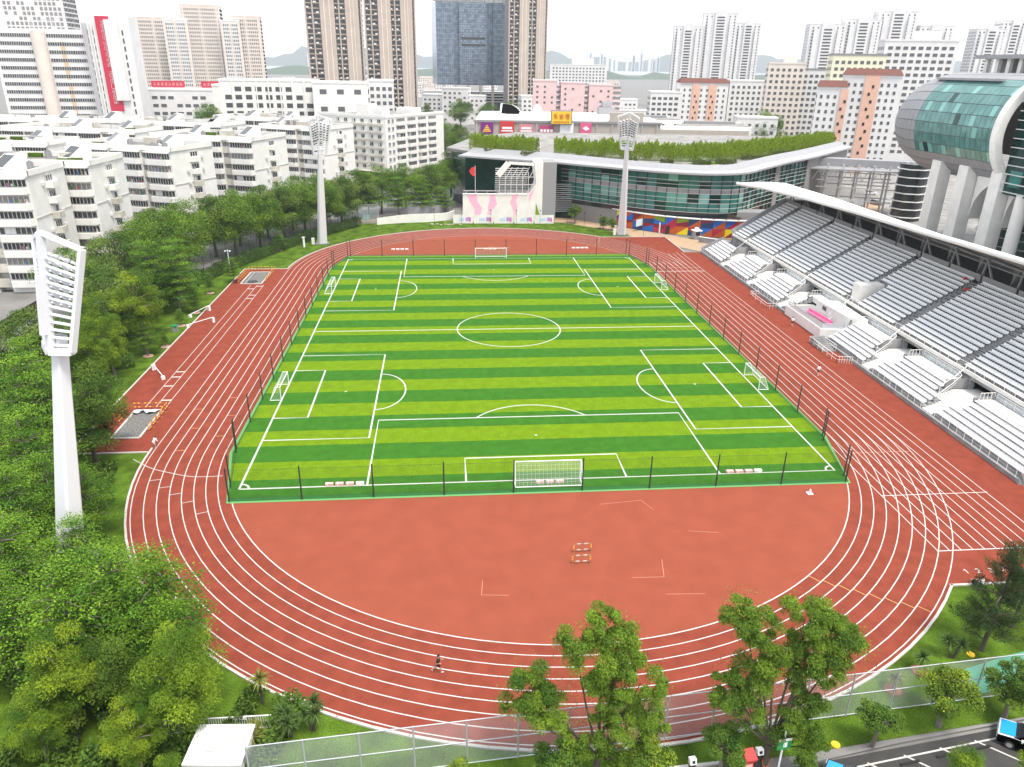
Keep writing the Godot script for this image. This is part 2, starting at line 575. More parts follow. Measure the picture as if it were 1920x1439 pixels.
# ---------------------------------------------------------------- football pitch
func make_pitch():
	var b := MB.new()
	var outline := pv([-34.6, 55.2, -37.0, 44, -37.0, -44, -34.6, -55.4, 34.6, -55.6, 37.0, -44, 37.0, 44, 34.4, 55.3])
	b.prism(outline, 0.0, 0.01)
	var p := struct("football_pitch", b.done(M.turf_dark), Vector3(0, 0.03, 0))
	var edges := [56.0, 50.65]
	var k := 0
	while edges[-1] > -57.0:
		k += 1
		edges.append(50.65 - 4.045 * k)
	for i in edges.size() - 1:
		var strip := Geometry2D.intersect_polygons(outline, rect(-40, edges[i + 1], 40, edges[i]))
		if strip.is_empty():
			continue
		b = MB.new()
		b.sheet(strip[0], 0.0)
		part(p, "turf_stripe", b.done(M.turf_light if i % 2 == 1 else M.turf_dark), Vector3(0, 0.016, 0))
	# pale green edging round the turf
	b = MB.new()
	b.ribbon(outline, 0.35, 0.0, true)
	part(p, "turf_edging", b.done(mat("edging", L(0.11, 0.30, 0.10), 0.9)), Vector3(0, 0.020, 0))
	var w := 0.24
	var lines := []
	lines.append(pv([-34, 52.5, 34, 52.5, 34, -52.5, -34, -52.5, -34, 52.5]))
	lines.append(pv([-34, 0, 34, 0]))
	for s in [1.0, -1.0]:
		lines.append(pv([-20.16, 52.5 * s, -20.16, 36 * s, 20.16, 36 * s, 20.16, 52.5 * s]))
		lines.append(pv([-9.16, 52.5 * s, -9.16, 47 * s, 9.16, 47 * s, 9.16, 52.5 * s]))
		var a := PackedVector2Array()
		for i in 25:
			var t := deg_to_rad(lerpf(-53, 53, i / 24.0))
			a.append(Vector2(9.15 * sin(t), (41.5 - 9.15 * cos(t)) * s))
		lines.append(a)
	var cc := PackedVector2Array()
	for i in 65:
		cc.append(Vector2(9.15 * cos(TAU * i / 64), 9.15 * sin(TAU * i / 64)))
	lines.append(cc)
	# the two crosswise small pitches
	for sz in [26.4, -26.4]:
		for sx in [-1.0, 1.0]:
			lines.append(pv([34 * sx, sz - 14.6, 20.95 * sx, sz - 14.6, 20.95 * sx, sz + 14.6, 34 * sx, sz + 14.6]))
			lines.append(pv([34 * sx, sz - 8.3, 29.5 * sx, sz - 8.3, 29.5 * sx, sz + 8.3, 34 * sx, sz + 8.3]))
			var a := PackedVector2Array()
			for i in 21:
				var t := deg_to_rad(lerpf(-90, 90, i / 20.0))
				a.append(Vector2((20.95 - 3.9 * cos(t)) * sx, sz + 6.3 * sin(t)))
			lines.append(a)
	for s in [[-34, 52.5, 270], [34, 52.5, 180], [-34, -52.5, 0], [34, -52.5, 90]]:
		var a := PackedVector2Array()
		for i in 9:
			var t := deg_to_rad(s[2] + 90.0 * i / 8)
			a.append(Vector2(s[0] + cos(t), s[1] + sin(t)))
		lines.append(a)
	var h := 0.020
	for l in lines:
		b = MB.new()
		b.ribbon(l, w if l.size() < 20 else 0.20, 0.0)
		part(p, "pitch_line", b.done(M.line), Vector3(0, h, 0))
		h += 0.0008
	var dm := MB.new()
	dm.tube(Vector3.ZERO, Vector3(0, 0.004, 0), 0.18, 0.18, 12)
	var spot := dm.done(M.line)
	for q in [[0, 41.5], [0, -41.5], [0, 0], [-25.5, 26.4], [25.5, 26.4], [-25.5, -26.4], [25.5, -26.4]]:
		part(p, "penalty_spot", spot, Vector3(q[0], 0.042, q[1]))

# ---------------------------------------------------------------- grandstand
func make_grandstand():
	var g := thing("grandstand", "long grandstand of white seats under a curved white roof beside the home straight", "grandstand")
	var z0 := -57.0
	var z1 := 57.0
	var aisles := [-48.75, -32.5, -16.25, 0.0, 16.25, 32.5, 48.75]
	# stepped upper tier
	for i in 16:
		var x := 61.5 + 0.78 * i
		var y := 4.9 + 0.475 * i
		part(g, "step", boxm(Vector3(0.78, 0.9, z1 - z0), M.stand_grey), Vector3(x + 0.39, y - 0.45, 0))
	# lower tier rows, broken by the stairs below each passage
	var runs := []
	for i in 6:
		var cuts := [[-57.0, -56.6], [-6.9, 9.2]]
		for a in aisles:
			if a < 48.0 and absf(a) > 1.0:
				cuts.append([a + (4.6 if i < 3 else 3.0), a + (7.0 if i < 3 else 8.6)])
		cuts.sort_custom(func(p, q): return p[0] < q[0])
		for j in cuts.size():
			var s0: float = cuts[j][1]
			var s1: float = cuts[j + 1][0] if j + 1 < cuts.size() else z1
			if s1 - s0 < 0.6:
				continue
			runs.append([s0, s1, i])
			part(g, "step", boxm(Vector3(0.78, 0.8, s1 - s0), M.stand_grey), Vector3(54.6 + 0.78 * i, 0.35 + 0.42 * i, (s0 + s1) * 0.5))
	var b := MB.new()
	b.span(Vector3(54.2, -0.1, z0), Vector3(61.5, 0.2, z1))
	part(g, "plinth", b.done(M.stand_grey))
	b = MB.new()
	b.span(Vector3(53.6, -0.05, z0), Vector3(53.75, 0.55, -8.0))
	b.span(Vector3(53.6, -0.05, 20.0), Vector3(53.75, 0.55, z1))
	b.span(Vector3(53.75, -0.05, z0), Vector3(54.22, 0.45, z1))
	part(g, "front_wall", b.done(M.stand_grey))
	# wall below the upper tier with the dark passage mouths
	for a in aisles:
		if a > 48.0:
			continue
		b = MB.new()
		for k in 12:
			b.span(Vector3(54.25 + k * 0.42, 0.2, a + (4.65 if k < 6 else 3.05)), Vector3(54.67 + k * 0.42, 0.5 + 0.17 * k, a + (6.95 if k < 6 else 8.55)))
		b.span(Vector3(59.29, 0.2, a + 3.05), Vector3(63.0, 2.4, a + 8.55))
		part(g, "stair", b.done(M.white_wall))
		# white landing slab beside the passage
		b = MB.new()
		var e: float = a + 18.2
		b.prism(pv([59.0, a + 8.7, 59.0, e, 60.2, e + 0.9, 61.2, e - 0.6, 61.2, a + 8.7]), 2.3, 3.35)
		part(g, "landing", b.done(M.white_wall))
		# slanted side wall of the passage
		b = MB.new()
		b.span(Vector3(58.2, 0.45, a + 2.75), Vector3(61.4, 3.9, a + 2.95))
		part(g, "passage_wall", b.done(M.stand_grey))
		b = MB.new()
		b.span(Vector3(58.2, 0.45, a + 8.55), Vector3(61.4, 3.7, a + 8.69))
		part(g, "passage_wall", b.done(M.stand_grey))
		# rails round the landing and the passage
		b = MB.new()
		var rp := [Vector3(61.1, 4.35, a + 9.0), Vector3(61.1, 4.35, a + 17.4), Vector3(60.3, 4.35, a + 19.0), Vector3(58.9, 3.3, a + 19.4), Vector3(56.6, 2.1, a + 20.2)]
		for i in rp.size() - 1:
			b.bar(rp[i], rp[i + 1], 0.07)
			b.bar(rp[i] - Vector3(0, 0.45, 0), rp[i + 1] - Vector3(0, 0.45, 0), 0.04)
		var rq := [Vector3(59.0, 4.3, a + 8.7), Vector3(61.1, 4.35, a + 8.7)]
		b.bar(rq[0], rq[1], 0.07)
		for i in 5:
			var f: Vector3 = rq[0].lerp(rq[1], i / 4.0)
			b.bar(f, f - Vector3(0, 1.0, 0), 0.05)
		for i in 6:
			var f: Vector3 = rp[0].lerp(rp[1], i / 5.0)
			b.bar(f, f - Vector3(0, 1.0, 0), 0.05)
		part(g, "railing", b.done(M.white))
		b = MB.new()
		var st := [Vector3(61.6, 6.0, a + 2.2), Vector3(59.2, 4.4, a + 3.0), Vector3(57.2, 3.1, a + 3.2)]
		for i in 2:
			b.bar(st[i], st[i + 1], 0.07)
			b.bar(st[i], st[i] - Vector3(0, 1.1, 0), 0.05)
		b.bar(st[2], st[2] - Vector3(0, 1.6, 0), 0.05)
		part(g, "railing", b.done(M.white))
		b = MB.new()
		b.bar(Vector3(61.1, 3.85, a + 9.0), Vector3(61.1, 3.85, a + 17.4), 0.02, 0.8)
		part(g, "railing_panel", b.done(M.clear_rail))
	b = MB.new()
	var from := z0
	for a in aisles:
		if a > 48.0:
			continue
		part(g, "tier_wall", boxm(Vector3(0.74, 4.25, snappedf(a + 3.2 - from, 0.01)), M.stand_grey), Vector3(61.83, 2.32, (a + 3.2 + from) * 0.5))
		from = a + 7.4
	part(g, "tier_wall", boxm(Vector3(0.74, 4.25, snappedf(z1 - from, 0.01)), M.stand_grey), Vector3(61.83, 2.32, (z1 + from) * 0.5))
	b.span(Vector3(61.46, 3.9, z0 + 0.05), Vector3(62.2, 4.449, z1 - 0.05))
	part(g, "tier_lintel", b.done(M.stand_grey))
	b = MB.new()
	b.span(Vector3(61.22, 4.45, z0), Vector3(61.5, 4.95, z1))
	part(g, "tier_edge", b.done(M.white_wall))
	# front rail of the upper tier
	b = MB.new()
	for i in 58:
		var z := z0 + 1.0 + i * 1.96
		b.bar(Vector3(61.4, 4.9, z), Vector3(61.4, 5.85, z), 0.05)
	b.bar(Vector3(61.4, 5.85, z0), Vector3(61.4, 5.85, z1), 0.06)
	part(g, "railing", b.done(M.white))
	b = MB.new()
	for i in 74:
		var z := z0 + i * 1.55
		if z < -8.0:
			b.bar(Vector3(53.67, 0.5, z), Vector3(53.67, 1.55, z), 0.045)
	b.bar(Vector3(53.67, 1.55, z0), Vector3(53.67, 1.55, -8.0), 0.04)
	part(g, "front_railing", b.done(M.white))
	b = MB.new()
	for i in 74:
		var z := z0 + i * 1.55
		if z > 20.0:
			b.bar(Vector3(53.67, 0.5, z), Vector3(53.67, 1.55, z), 0.045)
	b.bar(Vector3(53.67, 1.55, 20.0), Vector3(53.67, 1.55, z1), 0.04)
	part(g, "front_railing", b.done(M.white))
	# aisle steps
	for a in aisles:
		b = MB.new()
		for i in 31:
			b.span(Vector3(61.5 + 0.39 * i, 4.7 + 0.2375 * i, a - 0.6), Vector3(61.9 + 0.39 * i, 5.02 + 0.2375 * i, a + 0.6))
		part(g, "aisle", b.done(M.stand_grey))
		b = MB.new()
		for i in 16:
			b.span(Vector3(61.6 + 0.78 * i, 5.03 + 0.475 * i, a - 0.5), Vector3(61.72 + 0.78 * i, 5.045 + 0.475 * i, a + 0.5))
		part(g, "step_edging", b.done(M.mid_grey))
	# white service box set into the tier
	b = MB.new()
	b.prism(pv([62.0, 0.9, 66.5, 0.9, 66.5, 3.2, 62.0, 3.2]), 5.0, 8.3)
	part(g, "cabin", b.done(M.white_wall))
	for i in 7:
		part(g, "cabin_rib", boxm(Vector3(0.08, 0.05, 2.2), M.window_frame), Vector3(62.5 + i * 0.58, 8.31, 2.05))
	# sloping parapets at both ends
	for z in [z0, z1]:
		b = MB.new()
		b.bar(Vector3(61.2, 5.2, z), Vector3(74.2, 13.1, z), 0.2, 1.5)
		b.bar(Vector3(53.8, 0.9, z), Vector3(59.4, 3.6, z), 0.16, 1.2)
		b.span(Vector3(61.2, -0.05, z - 0.1), Vector3(86.3, 4.6, z + 0.1))
		b.span(Vector3(74.3, 4.6, z - 0.1), Vector3(86.3, 13.2, z + 0.1))
		part(g, "end_parapet", b.done(M.silver_panel))
	# front terrace on the far end
	b = MB.new()
	b.prism(pv([53.4, -57.0, 55.6, -60.5, 60.8, -61.0, 61.2, -57.0]), -0.05, 1.1)
	part(g, "end_terrace", b.done(M.white_wall))
	# seats
	var sm := MB.new()
	sm.box(Vector3(0, 0.42, 0), Vector3(0.46, 0.08, 0.48))
	sm.bar(Vector3(0.20, 0.40, 0), Vector3(0.27, 0.74, 0), 0.48, 0.06)
	sm.box(Vector3(0.05, 0.2, 0), Vector3(0.06, 0.4, 0.06))
	var seat := sm.done(M.seat)
	var spots := []
	for i in 16:
		var z := z0 + 0.7
		while z < z1 - 0.5:
			var ok := true
			for a in aisles:
				if absf(z - a) < 0.85:
					ok = false
			if z > 0.7 and z < 3.6 and i < 7:
				ok = false
			if ok:
				spots.append(Vector3(61.5 + 0.78 * i + 0.36, 4.9 + 0.475 * i, z))
			z += 0.52
	for bl in runs:
		var z: float = bl[0] + 0.4
		while z < bl[1] - 0.3:
			spots.append(Vector3(54.6 + 0.78 * bl[2], 0.75 + 0.42 * bl[2], z))
			z += 0.52
	var eye := Vector3(-10.96, 43.2, 125.3)
	var fwd := Vector3(0.085, -0.393, -0.915)
	var seen := []
	for s in spots:
		var d: Vector3 = s - eye
		var e := d.dot(fwd)
		var side := d.cross(fwd).length() / e
		if s.z < 57.0 and s.x < 53.5 + 0.42 * (57.0 - s.z) + 7.0 and side < 0.80:
			seen.append([d.length(), s])
	seen.sort_custom(func(p, q): return p[0] < q[0])
	var first := {}
	for i in mini(300, seen.size()):
		first[seen[i][1]] = true
		part(g, "seat", seat, seen[i][1])
	var mm := MultiMesh.new()
	mm.transform_format = MultiMesh.TRANSFORM_3D
	mm.mesh = seat
	var rest := []
	for s in spots:
		if not first.has(s):
			rest.append(s)
	mm.instance_count = rest.size()
	for i in rest.size():
		mm.set_instance_transform(i, Transform3D(Basis.IDENTITY, rest[i]))
	var mi := MultiMeshInstance3D.new()
	mi.name = "seat_rows"
	mi.multimesh = mm
	mi.set_meta("kind", "stuff")
	g.add_child(mi)
	# back of the tier, trusses and roof
	b = MB.new()
	b.span(Vector3(86.0, -0.05, z0), Vector3(86.3, 13.3, z1))
	b.span(Vector3(74.0, 11.0, z0), Vector3(86.0, 11.3, z1))
	part(g, "back_wall", b.done(M.mid_grey))
	for i in 14:
		part(g, "parapet_panel", boxm(Vector3(0.15, 1.1, 7.6), M.mid_grey), Vector3(74.25, 12.9, z0 + 4.0 + i * 8.14))
	for i in 15:
		var z := z0 + 0.5 + i * 8.0
		b = MB.new()
		b.bar(Vector3(74.6, 11.9, z), Vector3(75.2, 16.1, z), 0.28)
		b.bar(Vector3(74.6, 16.0, z + 0.6), Vector3(74.5, 12.0, z + 3.6), 0.26)
		b.bar(Vector3(77.4, 11.5, z + 3.2), Vector3(75.6, 15.9, z + 6.8), 0.45)
		b.bar(Vector3(77.0, 11.3, z + 4.4), Vector3(77.0, 15.6, z + 4.4), 0.6)
		part(g, "roof_truss", b.done(M.mid_grey))
	b = MB.new()
	b.span(Vector3(74.9, 15.75, z0 - 4), Vector3(75.2, 16.05, z1))
	b.span(Vector3(74.5, 15.2, z0 - 4), Vector3(74.65, 15.35, z1))
	part(g, "roof_chord", b.done(M.mid_grey))
	var fy := func(z: float) -> float:
		var k := [-70.0, 15.1, -50.0, 16.7, -27.0, 17.85, -7.0, 18.6, 9.0, 19.05, 24.0, 19.5, 60.0, 20.6]
		for j in range(0, k.size() - 2, 2):
			if z <= k[j + 2]:
				return lerpf(k[j + 1], k[j + 3], smoothstep(0.0, 1.0, (z - k[j]) / (k[j + 2] - k[j])) * 0.3 + 0.7 * (z - k[j]) / (k[j + 2] - k[j]))
		return 20.6
	var top := MB.new()
	var under := MB.new()
	var nose := MB.new()
	var pf := Vector3()
	var pb := Vector3()
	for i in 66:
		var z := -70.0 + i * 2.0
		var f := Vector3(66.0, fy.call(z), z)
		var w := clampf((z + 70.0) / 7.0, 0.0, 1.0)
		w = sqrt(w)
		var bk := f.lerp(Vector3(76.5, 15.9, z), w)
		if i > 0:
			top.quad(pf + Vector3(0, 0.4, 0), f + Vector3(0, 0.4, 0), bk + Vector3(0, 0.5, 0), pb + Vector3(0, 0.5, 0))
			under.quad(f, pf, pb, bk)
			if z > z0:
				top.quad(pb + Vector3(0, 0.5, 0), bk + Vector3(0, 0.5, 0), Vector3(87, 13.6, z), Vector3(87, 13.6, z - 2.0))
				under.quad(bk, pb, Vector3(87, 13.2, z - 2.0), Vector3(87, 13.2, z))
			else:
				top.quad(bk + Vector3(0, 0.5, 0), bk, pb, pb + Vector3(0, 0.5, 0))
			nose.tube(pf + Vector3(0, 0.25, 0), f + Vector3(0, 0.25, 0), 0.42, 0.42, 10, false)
		pf = f
		pb = bk
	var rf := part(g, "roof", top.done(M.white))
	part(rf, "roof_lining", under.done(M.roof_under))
	part(rf, "roof_nose", nose.done(M.white))
	b = MB.new()
	for i in 15:
		var z := -50.0 + i * 7.6
		b.bar(Vector3(66.6, fy.call(z) - 0.12, z), Vector3(75.0, 15.9, z + 3.0), 0.1)
	part(rf, "lining_seam", b.done(M.mid_grey))
	# dignitaries' platform in the middle of the lower tier
	var pd := part(g, "podium", null)
	b = MB.new()
	b.prism(pv([53.7, -6.6, 53.7, 7.6, 59.3, 8.4, 59.3, -6.6]), 0.0, 1.8)
	pd.mesh = b.done(M.white_wall)
	b = MB.new()
	b.sheet(pv([54.0, -6.2, 54.0, 7.2, 58.6, 7.6, 58.6, -6.2]), 1.804)
	part(pd, "podium_floor", b.done(M.mid_grey))
	b = MB.new()
	b.prism(pv([57.4, -2.2, 57.9, 8.3, 60.6, 10.0, 61.0, -1.0]), 1.8, 4.1)
	part(pd, "podium_cabin", b.done(M.white_wall))
	part(pd, "podium_window", boxm(Vector3(0.06, 0.7, 1.4), M.window_grey), Vector3(57.53, 3.3, 0.6))
	b = MB.new()
	b.bar(Vector3(54.0, 2.3, -6.4), Vector3(54.0, 2.3, 7.4), 0.04, 0.95)
	b.bar(Vector3(54.0, 2.3, 7.4), Vector3(58.0, 2.3, 7.9), 0.04, 0.95)
	part(pd, "podium_glass", b.done(M.clear_rail))
	# gangway and gate by the track
	b = MB.new()
	for i in 8:
		b.span(Vector3(51.2, 0.0, 9.6 + i * 0.55), Vector3(53.4, 1.3 - i * 0.15, 10.15 + i * 0.55))
	part(g, "gangway", b.done(M.stand_grey))
	b = MB.new()
	for q in [[51.1, 9.4, 51.1, 19.0], [51.1, 19.0, 53.5, 19.4], [53.5, 9.4, 53.5, 14.0]]:
		b.bar(Vector3(q[0], 1.15, q[1]), Vector3(q[2], 1.15, q[3]), 0.06)
		b.bar(Vector3(q[0], 0.6, q[1]), Vector3(q[2], 0.6, q[3]), 0.04)
		for i in 7:
			var f := Vector3(q[0], 0, q[1]).lerp(Vector3(q[2], 0, q[3]), i / 6.0)
			b.bar(f, f + Vector3(0, 1.15, 0), 0.05)
	part(g, "gate_railing", b.done(M.white))
	b = MB.new()
	for q in [[51.6, -18.8, 53.5, -18.8], [51.6, -18.8, 51.6, -10.2], [51.6, -10.2, 53.5, -10.2]]:
		b.bar(Vector3(q[0], 1.0, q[1]), Vector3(q[2], 1.0, q[3]), 0.06)
		b.bar(Vector3(q[0], 0.5, q[1]), Vector3(q[2], 0.5, q[3]), 0.04)
		for i in 4:
			var f := Vector3(q[0], 0, q[1]).lerp(Vector3(q[2], 0, q[3]), i / 3.0)
			b.bar(f, f + Vector3(0, 1.0, 0), 0.05)
	part(g, "gate_railing", b.done(M.white))
	# pink chairs on the platform
	var cm := MB.new()
	cm.box(Vector3(0, 0.42, 0), Vector3(0.5, 0.1, 0.5))
	cm.box(Vector3(0.22, 0.72, 0), Vector3(0.08, 0.5, 0.5))
	for q in [[-0.2, -0.2], [-0.2, 0.2], [0.2, -0.2], [0.2, 0.2]]:
		cm.bar(Vector3(q[0], 0, q[1]), Vector3(q[0], 0.42, q[1]), 0.04)
	var chair := cm.done(M.pink)
	for i in 13:
		solo("platform_chair", "pink chair in the single row on the grey platform of the stand", "chair", chair, Vector3(55.6 + 0.04 * i, 1.81, -1.4 + i * 0.62), 0.0, "pink chairs on the platform")
	# two red objects left on the upper rows
	for q in [[72.6, 11.9, 14.7, "red bag lying on a top row seat beside the aisle"], [71.0, 10.95, 17.6, "red bag lying on a seat below the top rows"]]:
		b = MB.new()
		b.tube(Vector3(-0.25, 0.18, 0), Vector3(0.25, 0.22, 0.05), 0.22, 0.2, 8)
		b.bar(Vector3(-0.1, 0.38, 0), Vector3(0.1, 0.38, 0), 0.05)
		solo("bag", q[3], "bag", b.done(M.red), Vector3(q[0], q[1] + 0.46, q[2]))

# ---------------------------------------------------------------- curved sports hall
func make_hall():
	var g := thing("sports_hall", "curved green glass sports hall with a silver roof edge and planted roof", "building")
	var path := smooth_path(pv([-3, -124, 8, -117, 22, -108.5, 34, -97.0, 45, -87.0, 57, -80.5, 69, -79.5, 79, -88.5, 92, -101.5, 108, -116.5, 135, -146]), 3.0)
	var k := path.size()
	var rng := RandomNumberGenerator.new()
	rng.seed = 5
	var shade := [M.glass_green, M.glass_green, M.glass_green_pale, M.glass_green, M.glass_green, M.glass_green, M.glass_green, M.glass_green_dark]
	var shade_d := [M.glass_green_dark, M.glass_green_dark, M.glass_green]
	var wl := MB.new()
	for i in k - 1:
		var a := path[i]
		var b := path[i + 1]
		var d := (b - a).normalized()
		var nn := Vector2(-d.y, d.x)
		if nn.y < 0.0 and i < k * 0.6:
			nn = -nn
		if i >= k * 0.6 and nn.x > 0.0:
			nn = nn if nn.dot(Vector2(-0.7, 0.7)) > 0.0 else -nn
		# core wall a little behind the panes
		var ia := a - nn * 0.5
		var ib := b - nn * 0.5
		wl.bar(Vector3(ia.x, 8.3, ia.y), Vector3(ib.x, 8.3, ib.y), 0.3, 16.8)
		var m := (a + b) * 0.5
		var wid := a.distance_to(b) - 0.10
		var bs := Basis(Vector3(d.x, 0, d.y), Vector3.UP, Vector3(nn.x, 0, nn.y))
		if bs.determinant() < 0.0:
			bs = Basis(Vector3(-d.x, 0, -d.y), Vector3.UP, Vector3(nn.x, 0, nn.y))
		var dark := m.x < 10.0 or m.x > 84.0
		var rows := [[6.2, 8.55], [8.65, 11.1], [11.2, 12.4], [12.5, 14.1], [14.2, 16.1]]
		if dark:
			rows = [[0.1, 3.3], [3.4, 6.6], [6.7, 9.9], [10.0, 13.0], [13.1, 16.1]]
		for r in rows.size():
			var y0: float = rows[r][0]
			var y1: float = rows[r][1]
			var mt: Material = shade[rng.randi() % 8] if not dark else shade_d[rng.randi() % 3]
			if not dark and (r == 2 and m.x < 74.0):
				mt = M.silver_panel
			if not dark and r == 1 and m.x < 44.0 and m.x > 29.0 and i % 2 == 0:
				mt = M.glass_green_pale
			if m.x < 10.0 and r == 4 and i > 1:
				mt = M.silver_panel
			part(g, "pane", boxm(Vector3(snappedf(wid, 0.01), y1 - y0, 0.12), mt), Vector3(m.x, (y0 + y1) * 0.5, m.y) , bs)
		# white sun rails
		if m.x > 24.0:
			for y in [6.1, 7.3, 8.6, 9.8, 11.15, 12.45, 13.5, 14.6]:
				part(g, "sun_rail", boxm(Vector3(snappedf(wid + 0.1, 0.01), 0.10, 0.08), M.window_frame), Vector3(m.x + nn.x * 0.55, y, m.y + nn.y * 0.55), bs)
		# mullion fin
		part(g, "mullion", boxm(Vector3(0.09, 10.2 if not dark else 16.0, 0.35), M.dark_metal), Vector3(a.x, 11.2 if not dark else 8.1, a.y) + Vector3(nn.x, 0, nn.y) * 0.15, bs)
		# painted base
		if not dark and m.x > 24.0:
			part(g, "dark_band", boxm(Vector3(snappedf(wid + 0.1, 0.01), 1.5, 0.1), M.glass_dark), Vector3(m.x, 5.4, m.y) - Vector3(nn.x, 0, nn.y) * 0.2, bs)
	part(g, "core_wall", wl.done(M.tan_grey))
	# colourful panelled wall in front of the ground floor
	var low := smooth_path(pv([29.5, -106.5, 33, -101, 37, -95.5, 41, -90.3, 45, -86, 50, -81.8, 55.5, -78.6, 61, -76.2, 67, -74.6, 76, -73.6]), 3.4)
	var cols := [M.mosaic_blue, M.mosaic_yellow, M.mosaic_orange, M.mosaic_crimson, M.mosaic_green, M.mosaic_navy, M.mosaic_red, M.mosaic_orange]
	rng.seed = 21
	var back := MB.new()
	for i in low.size() - 1:
		var a := low[i]
		var b := low[i + 1]
		var d := (b - a).normalized()
		var nn := Vector2(-d.y, d.x)
		if nn.y < 0.0:
			nn = -nn
		back.bar(Vector3(a.x - nn.x * 0.2, 2.3, a.y - nn.y * 0.2), Vector3(b.x - nn.x * 0.2, 2.3, b.y - nn.y * 0.2), 0.3, 4.7)
		var e := d * 0.03
		for r in 2:
			var y0 := 0.05 + r * 2.28
			var y1 := y0 + 2.25
			var p0 := Vector3(a.x + e.x, y0, a.y + e.y)
			var p1 := Vector3(b.x - e.x, y0, b.y - e.y)
			var p2 := Vector3(b.x - e.x, y1, b.y - e.y)
			var p3 := Vector3(a.x + e.x, y1, a.y + e.y)
			var cut := rng.randf_range(0.15, 0.85)
			var pm := p0.lerp(p3, cut)
			var pn := p1.lerp(p2, rng.randf_range(0.1, 0.9))
			var c0: int = (i * 3 + r * 5 + rng.randi() % 2) % 8
			var c1: int = (c0 + 1 + rng.randi() % 6) % 8
			var lo := MB.new()
			var hi := MB.new()
			if rng.randf() < 0.5:
				lo.tri(p0, p1, p2); hi.tri(p0, p2, p3)
			else:
				lo.quad(p0, p1, pn, pm); hi.quad(pm, pn, p2, p3)
			part(g, "mosaic_panel", lo.done(cols[c0]), Vector3(nn.x, 0, nn.y) * 0.02)
			part(g, "mosaic_panel", hi.done(cols[c1]), Vector3(nn.x, 0, nn.y) * 0.02)
	part(g, "mosaic_backing", back.done(M.dark_metal))
	var cap := MB.new()
	cap.wallpath(low, 0.9, 4.66, 4.9)
	part(g, "wall_coping", cap.done(M.white))
	# doorway, canopy slab, notice boards
	part(g, "door", boxm(Vector3(2.2, 2.3, 0.16), M.glass_dark), Vector3(51.6, 1.17, -80.2), Basis(Vector3.UP, 0.62))
	part(g, "door_frame", boxm(Vector3(0.2, 2.9, 0.3), M.white), Vector3(49.6, 1.45, -81.6), Basis(Vector3.UP, 0.62))
	part(g, "notice_board", boxm(Vector3(5.6, 1.9, 0.1), mat("board_blue", L(0.62, 0.72, 0.80), 0.6)), Vector3(45.2, 2.4, -85.1), Basis(Vector3.UP, 0.75))
	var cn := MB.new()
	cn.prism(pv([70, -77.5, 72, -82.5, 84, -82, 84, -76]), 5.2, 6.5)
	part(g, "canopy", cn.done(M.silver_panel))
	# roof: silver edge, inner upstand and the planted deck
	var outer := PackedVector2Array()
	var inner := PackedVector2Array()
	for i in k:
		var a := path[maxi(i - 1, 0)]
		var b := path[mini(i + 1, k - 1)]
		var d := (b - a).normalized()
		var nn := Vector2(-d.y, d.x)
		if nn.dot(Vector2(-0.3, 1.0)) < 0.0:
			nn = -nn
		outer.append(path[i] + nn * lerpf(6.0, 2.2, clampf((path[i].x - 18.0) / 24.0, 0.0, 1.0)))
		inner.append(path[i] - nn * 3.2)
	var fa := MB.new()
	var up := MB.new()
	var so := MB.new()
	for i in k - 1:
		var a := outer[i]
		var b := outer[i + 1]
		var c := inner[i]
		var e := inner[i + 1]
		var h0 := 0.9 * sin(PI * clampf((path[i].x - 60.0) / 120.0, 0.0, 0.5)) 
		var h1 := 0.9 * sin(PI * clampf((path[i + 1].x - 60.0) / 120.0, 0.0, 0.5))
		so.quad(Vector3(b.x, 16.4 + h1, b.y), Vector3(a.x, 16.4 + h0, a.y), Vector3(c.x, 16.15, c.y), Vector3(e.x, 16.15, e.y))
		fa.quad(Vector3(a.x, 16.4 + h0, a.y), Vector3(b.x, 16.4 + h1, b.y), Vector3(b.x, 16.9 + h1, b.y), Vector3(a.x, 16.9 + h0, a.y))
		var ma := a.lerp(c, 0.55)
		var me := b.lerp(e, 0.55)
		fa.quad(Vector3(a.x, 16.9 + h0, a.y), Vector3(b.x, 16.9 + h1, b.y), Vector3(me.x, 17.3 + h1, me.y), Vector3(ma.x, 17.3 + h0, ma.y))
		up.quad(Vector3(ma.x, 17.3 + h0, ma.y), Vector3(me.x, 17.3 + h1, me.y), Vector3(e.x, 18.5 + h1, e.y), Vector3(c.x, 18.5 + h0, c.y))
		up.quad(Vector3(c.x, 18.5 + h0, c.y), Vector3(e.x, 18.5 + h1, e.y), Vector3(e.x, 17.0, e.y), Vector3(c.x, 17.0, c.y))
	var rf := part(g, "roof", null)
	var deck := MB.new()
	var dp := inner.duplicate()
	dp.append_array(pv([150, -190, 95, -200, 20, -205, 2, -185, -10, -140]))
	deck.prism(dp, 16.2, 17.1)
	rf.mesh = deck.done(M.pale_paving)
	for q in [[8, -122, 20, -112], [26, -112, 40, -103], [44, -102, 58, -95], [62, -96, 76, -102], [84, -110, 98, -122], [104, -128, 120, -142]]:
		var lw := MB.new()
		var a := Vector2(q[0], q[1])
		var b := Vector2(q[2], q[3])
		lw.ribbon(PackedVector2Array([a, b]), 5.0, 0.0)
		part(rf, "roof_lawn", lw.done(M.lawn), Vector3(0, 17.14, 0))
	part(rf, "roof_edge", fa.done(M.silver))
	part(rf, "roof_upstand", up.done(M.silver_panel))
	part(rf, "soffit", so.done(M.mid_grey))
	var bw := MB.new()
	bw.prism(pv([-8, -140, 2, -184, 20, -203, 95, -198, 148, -189, 134, -149, 108, -120, 80, -93, 60, -85, 22, -107, -4, -124]), 0.0, 16.2, false, false)
	part(g, "rear_wall", bw.done(M.glass_green_dark))
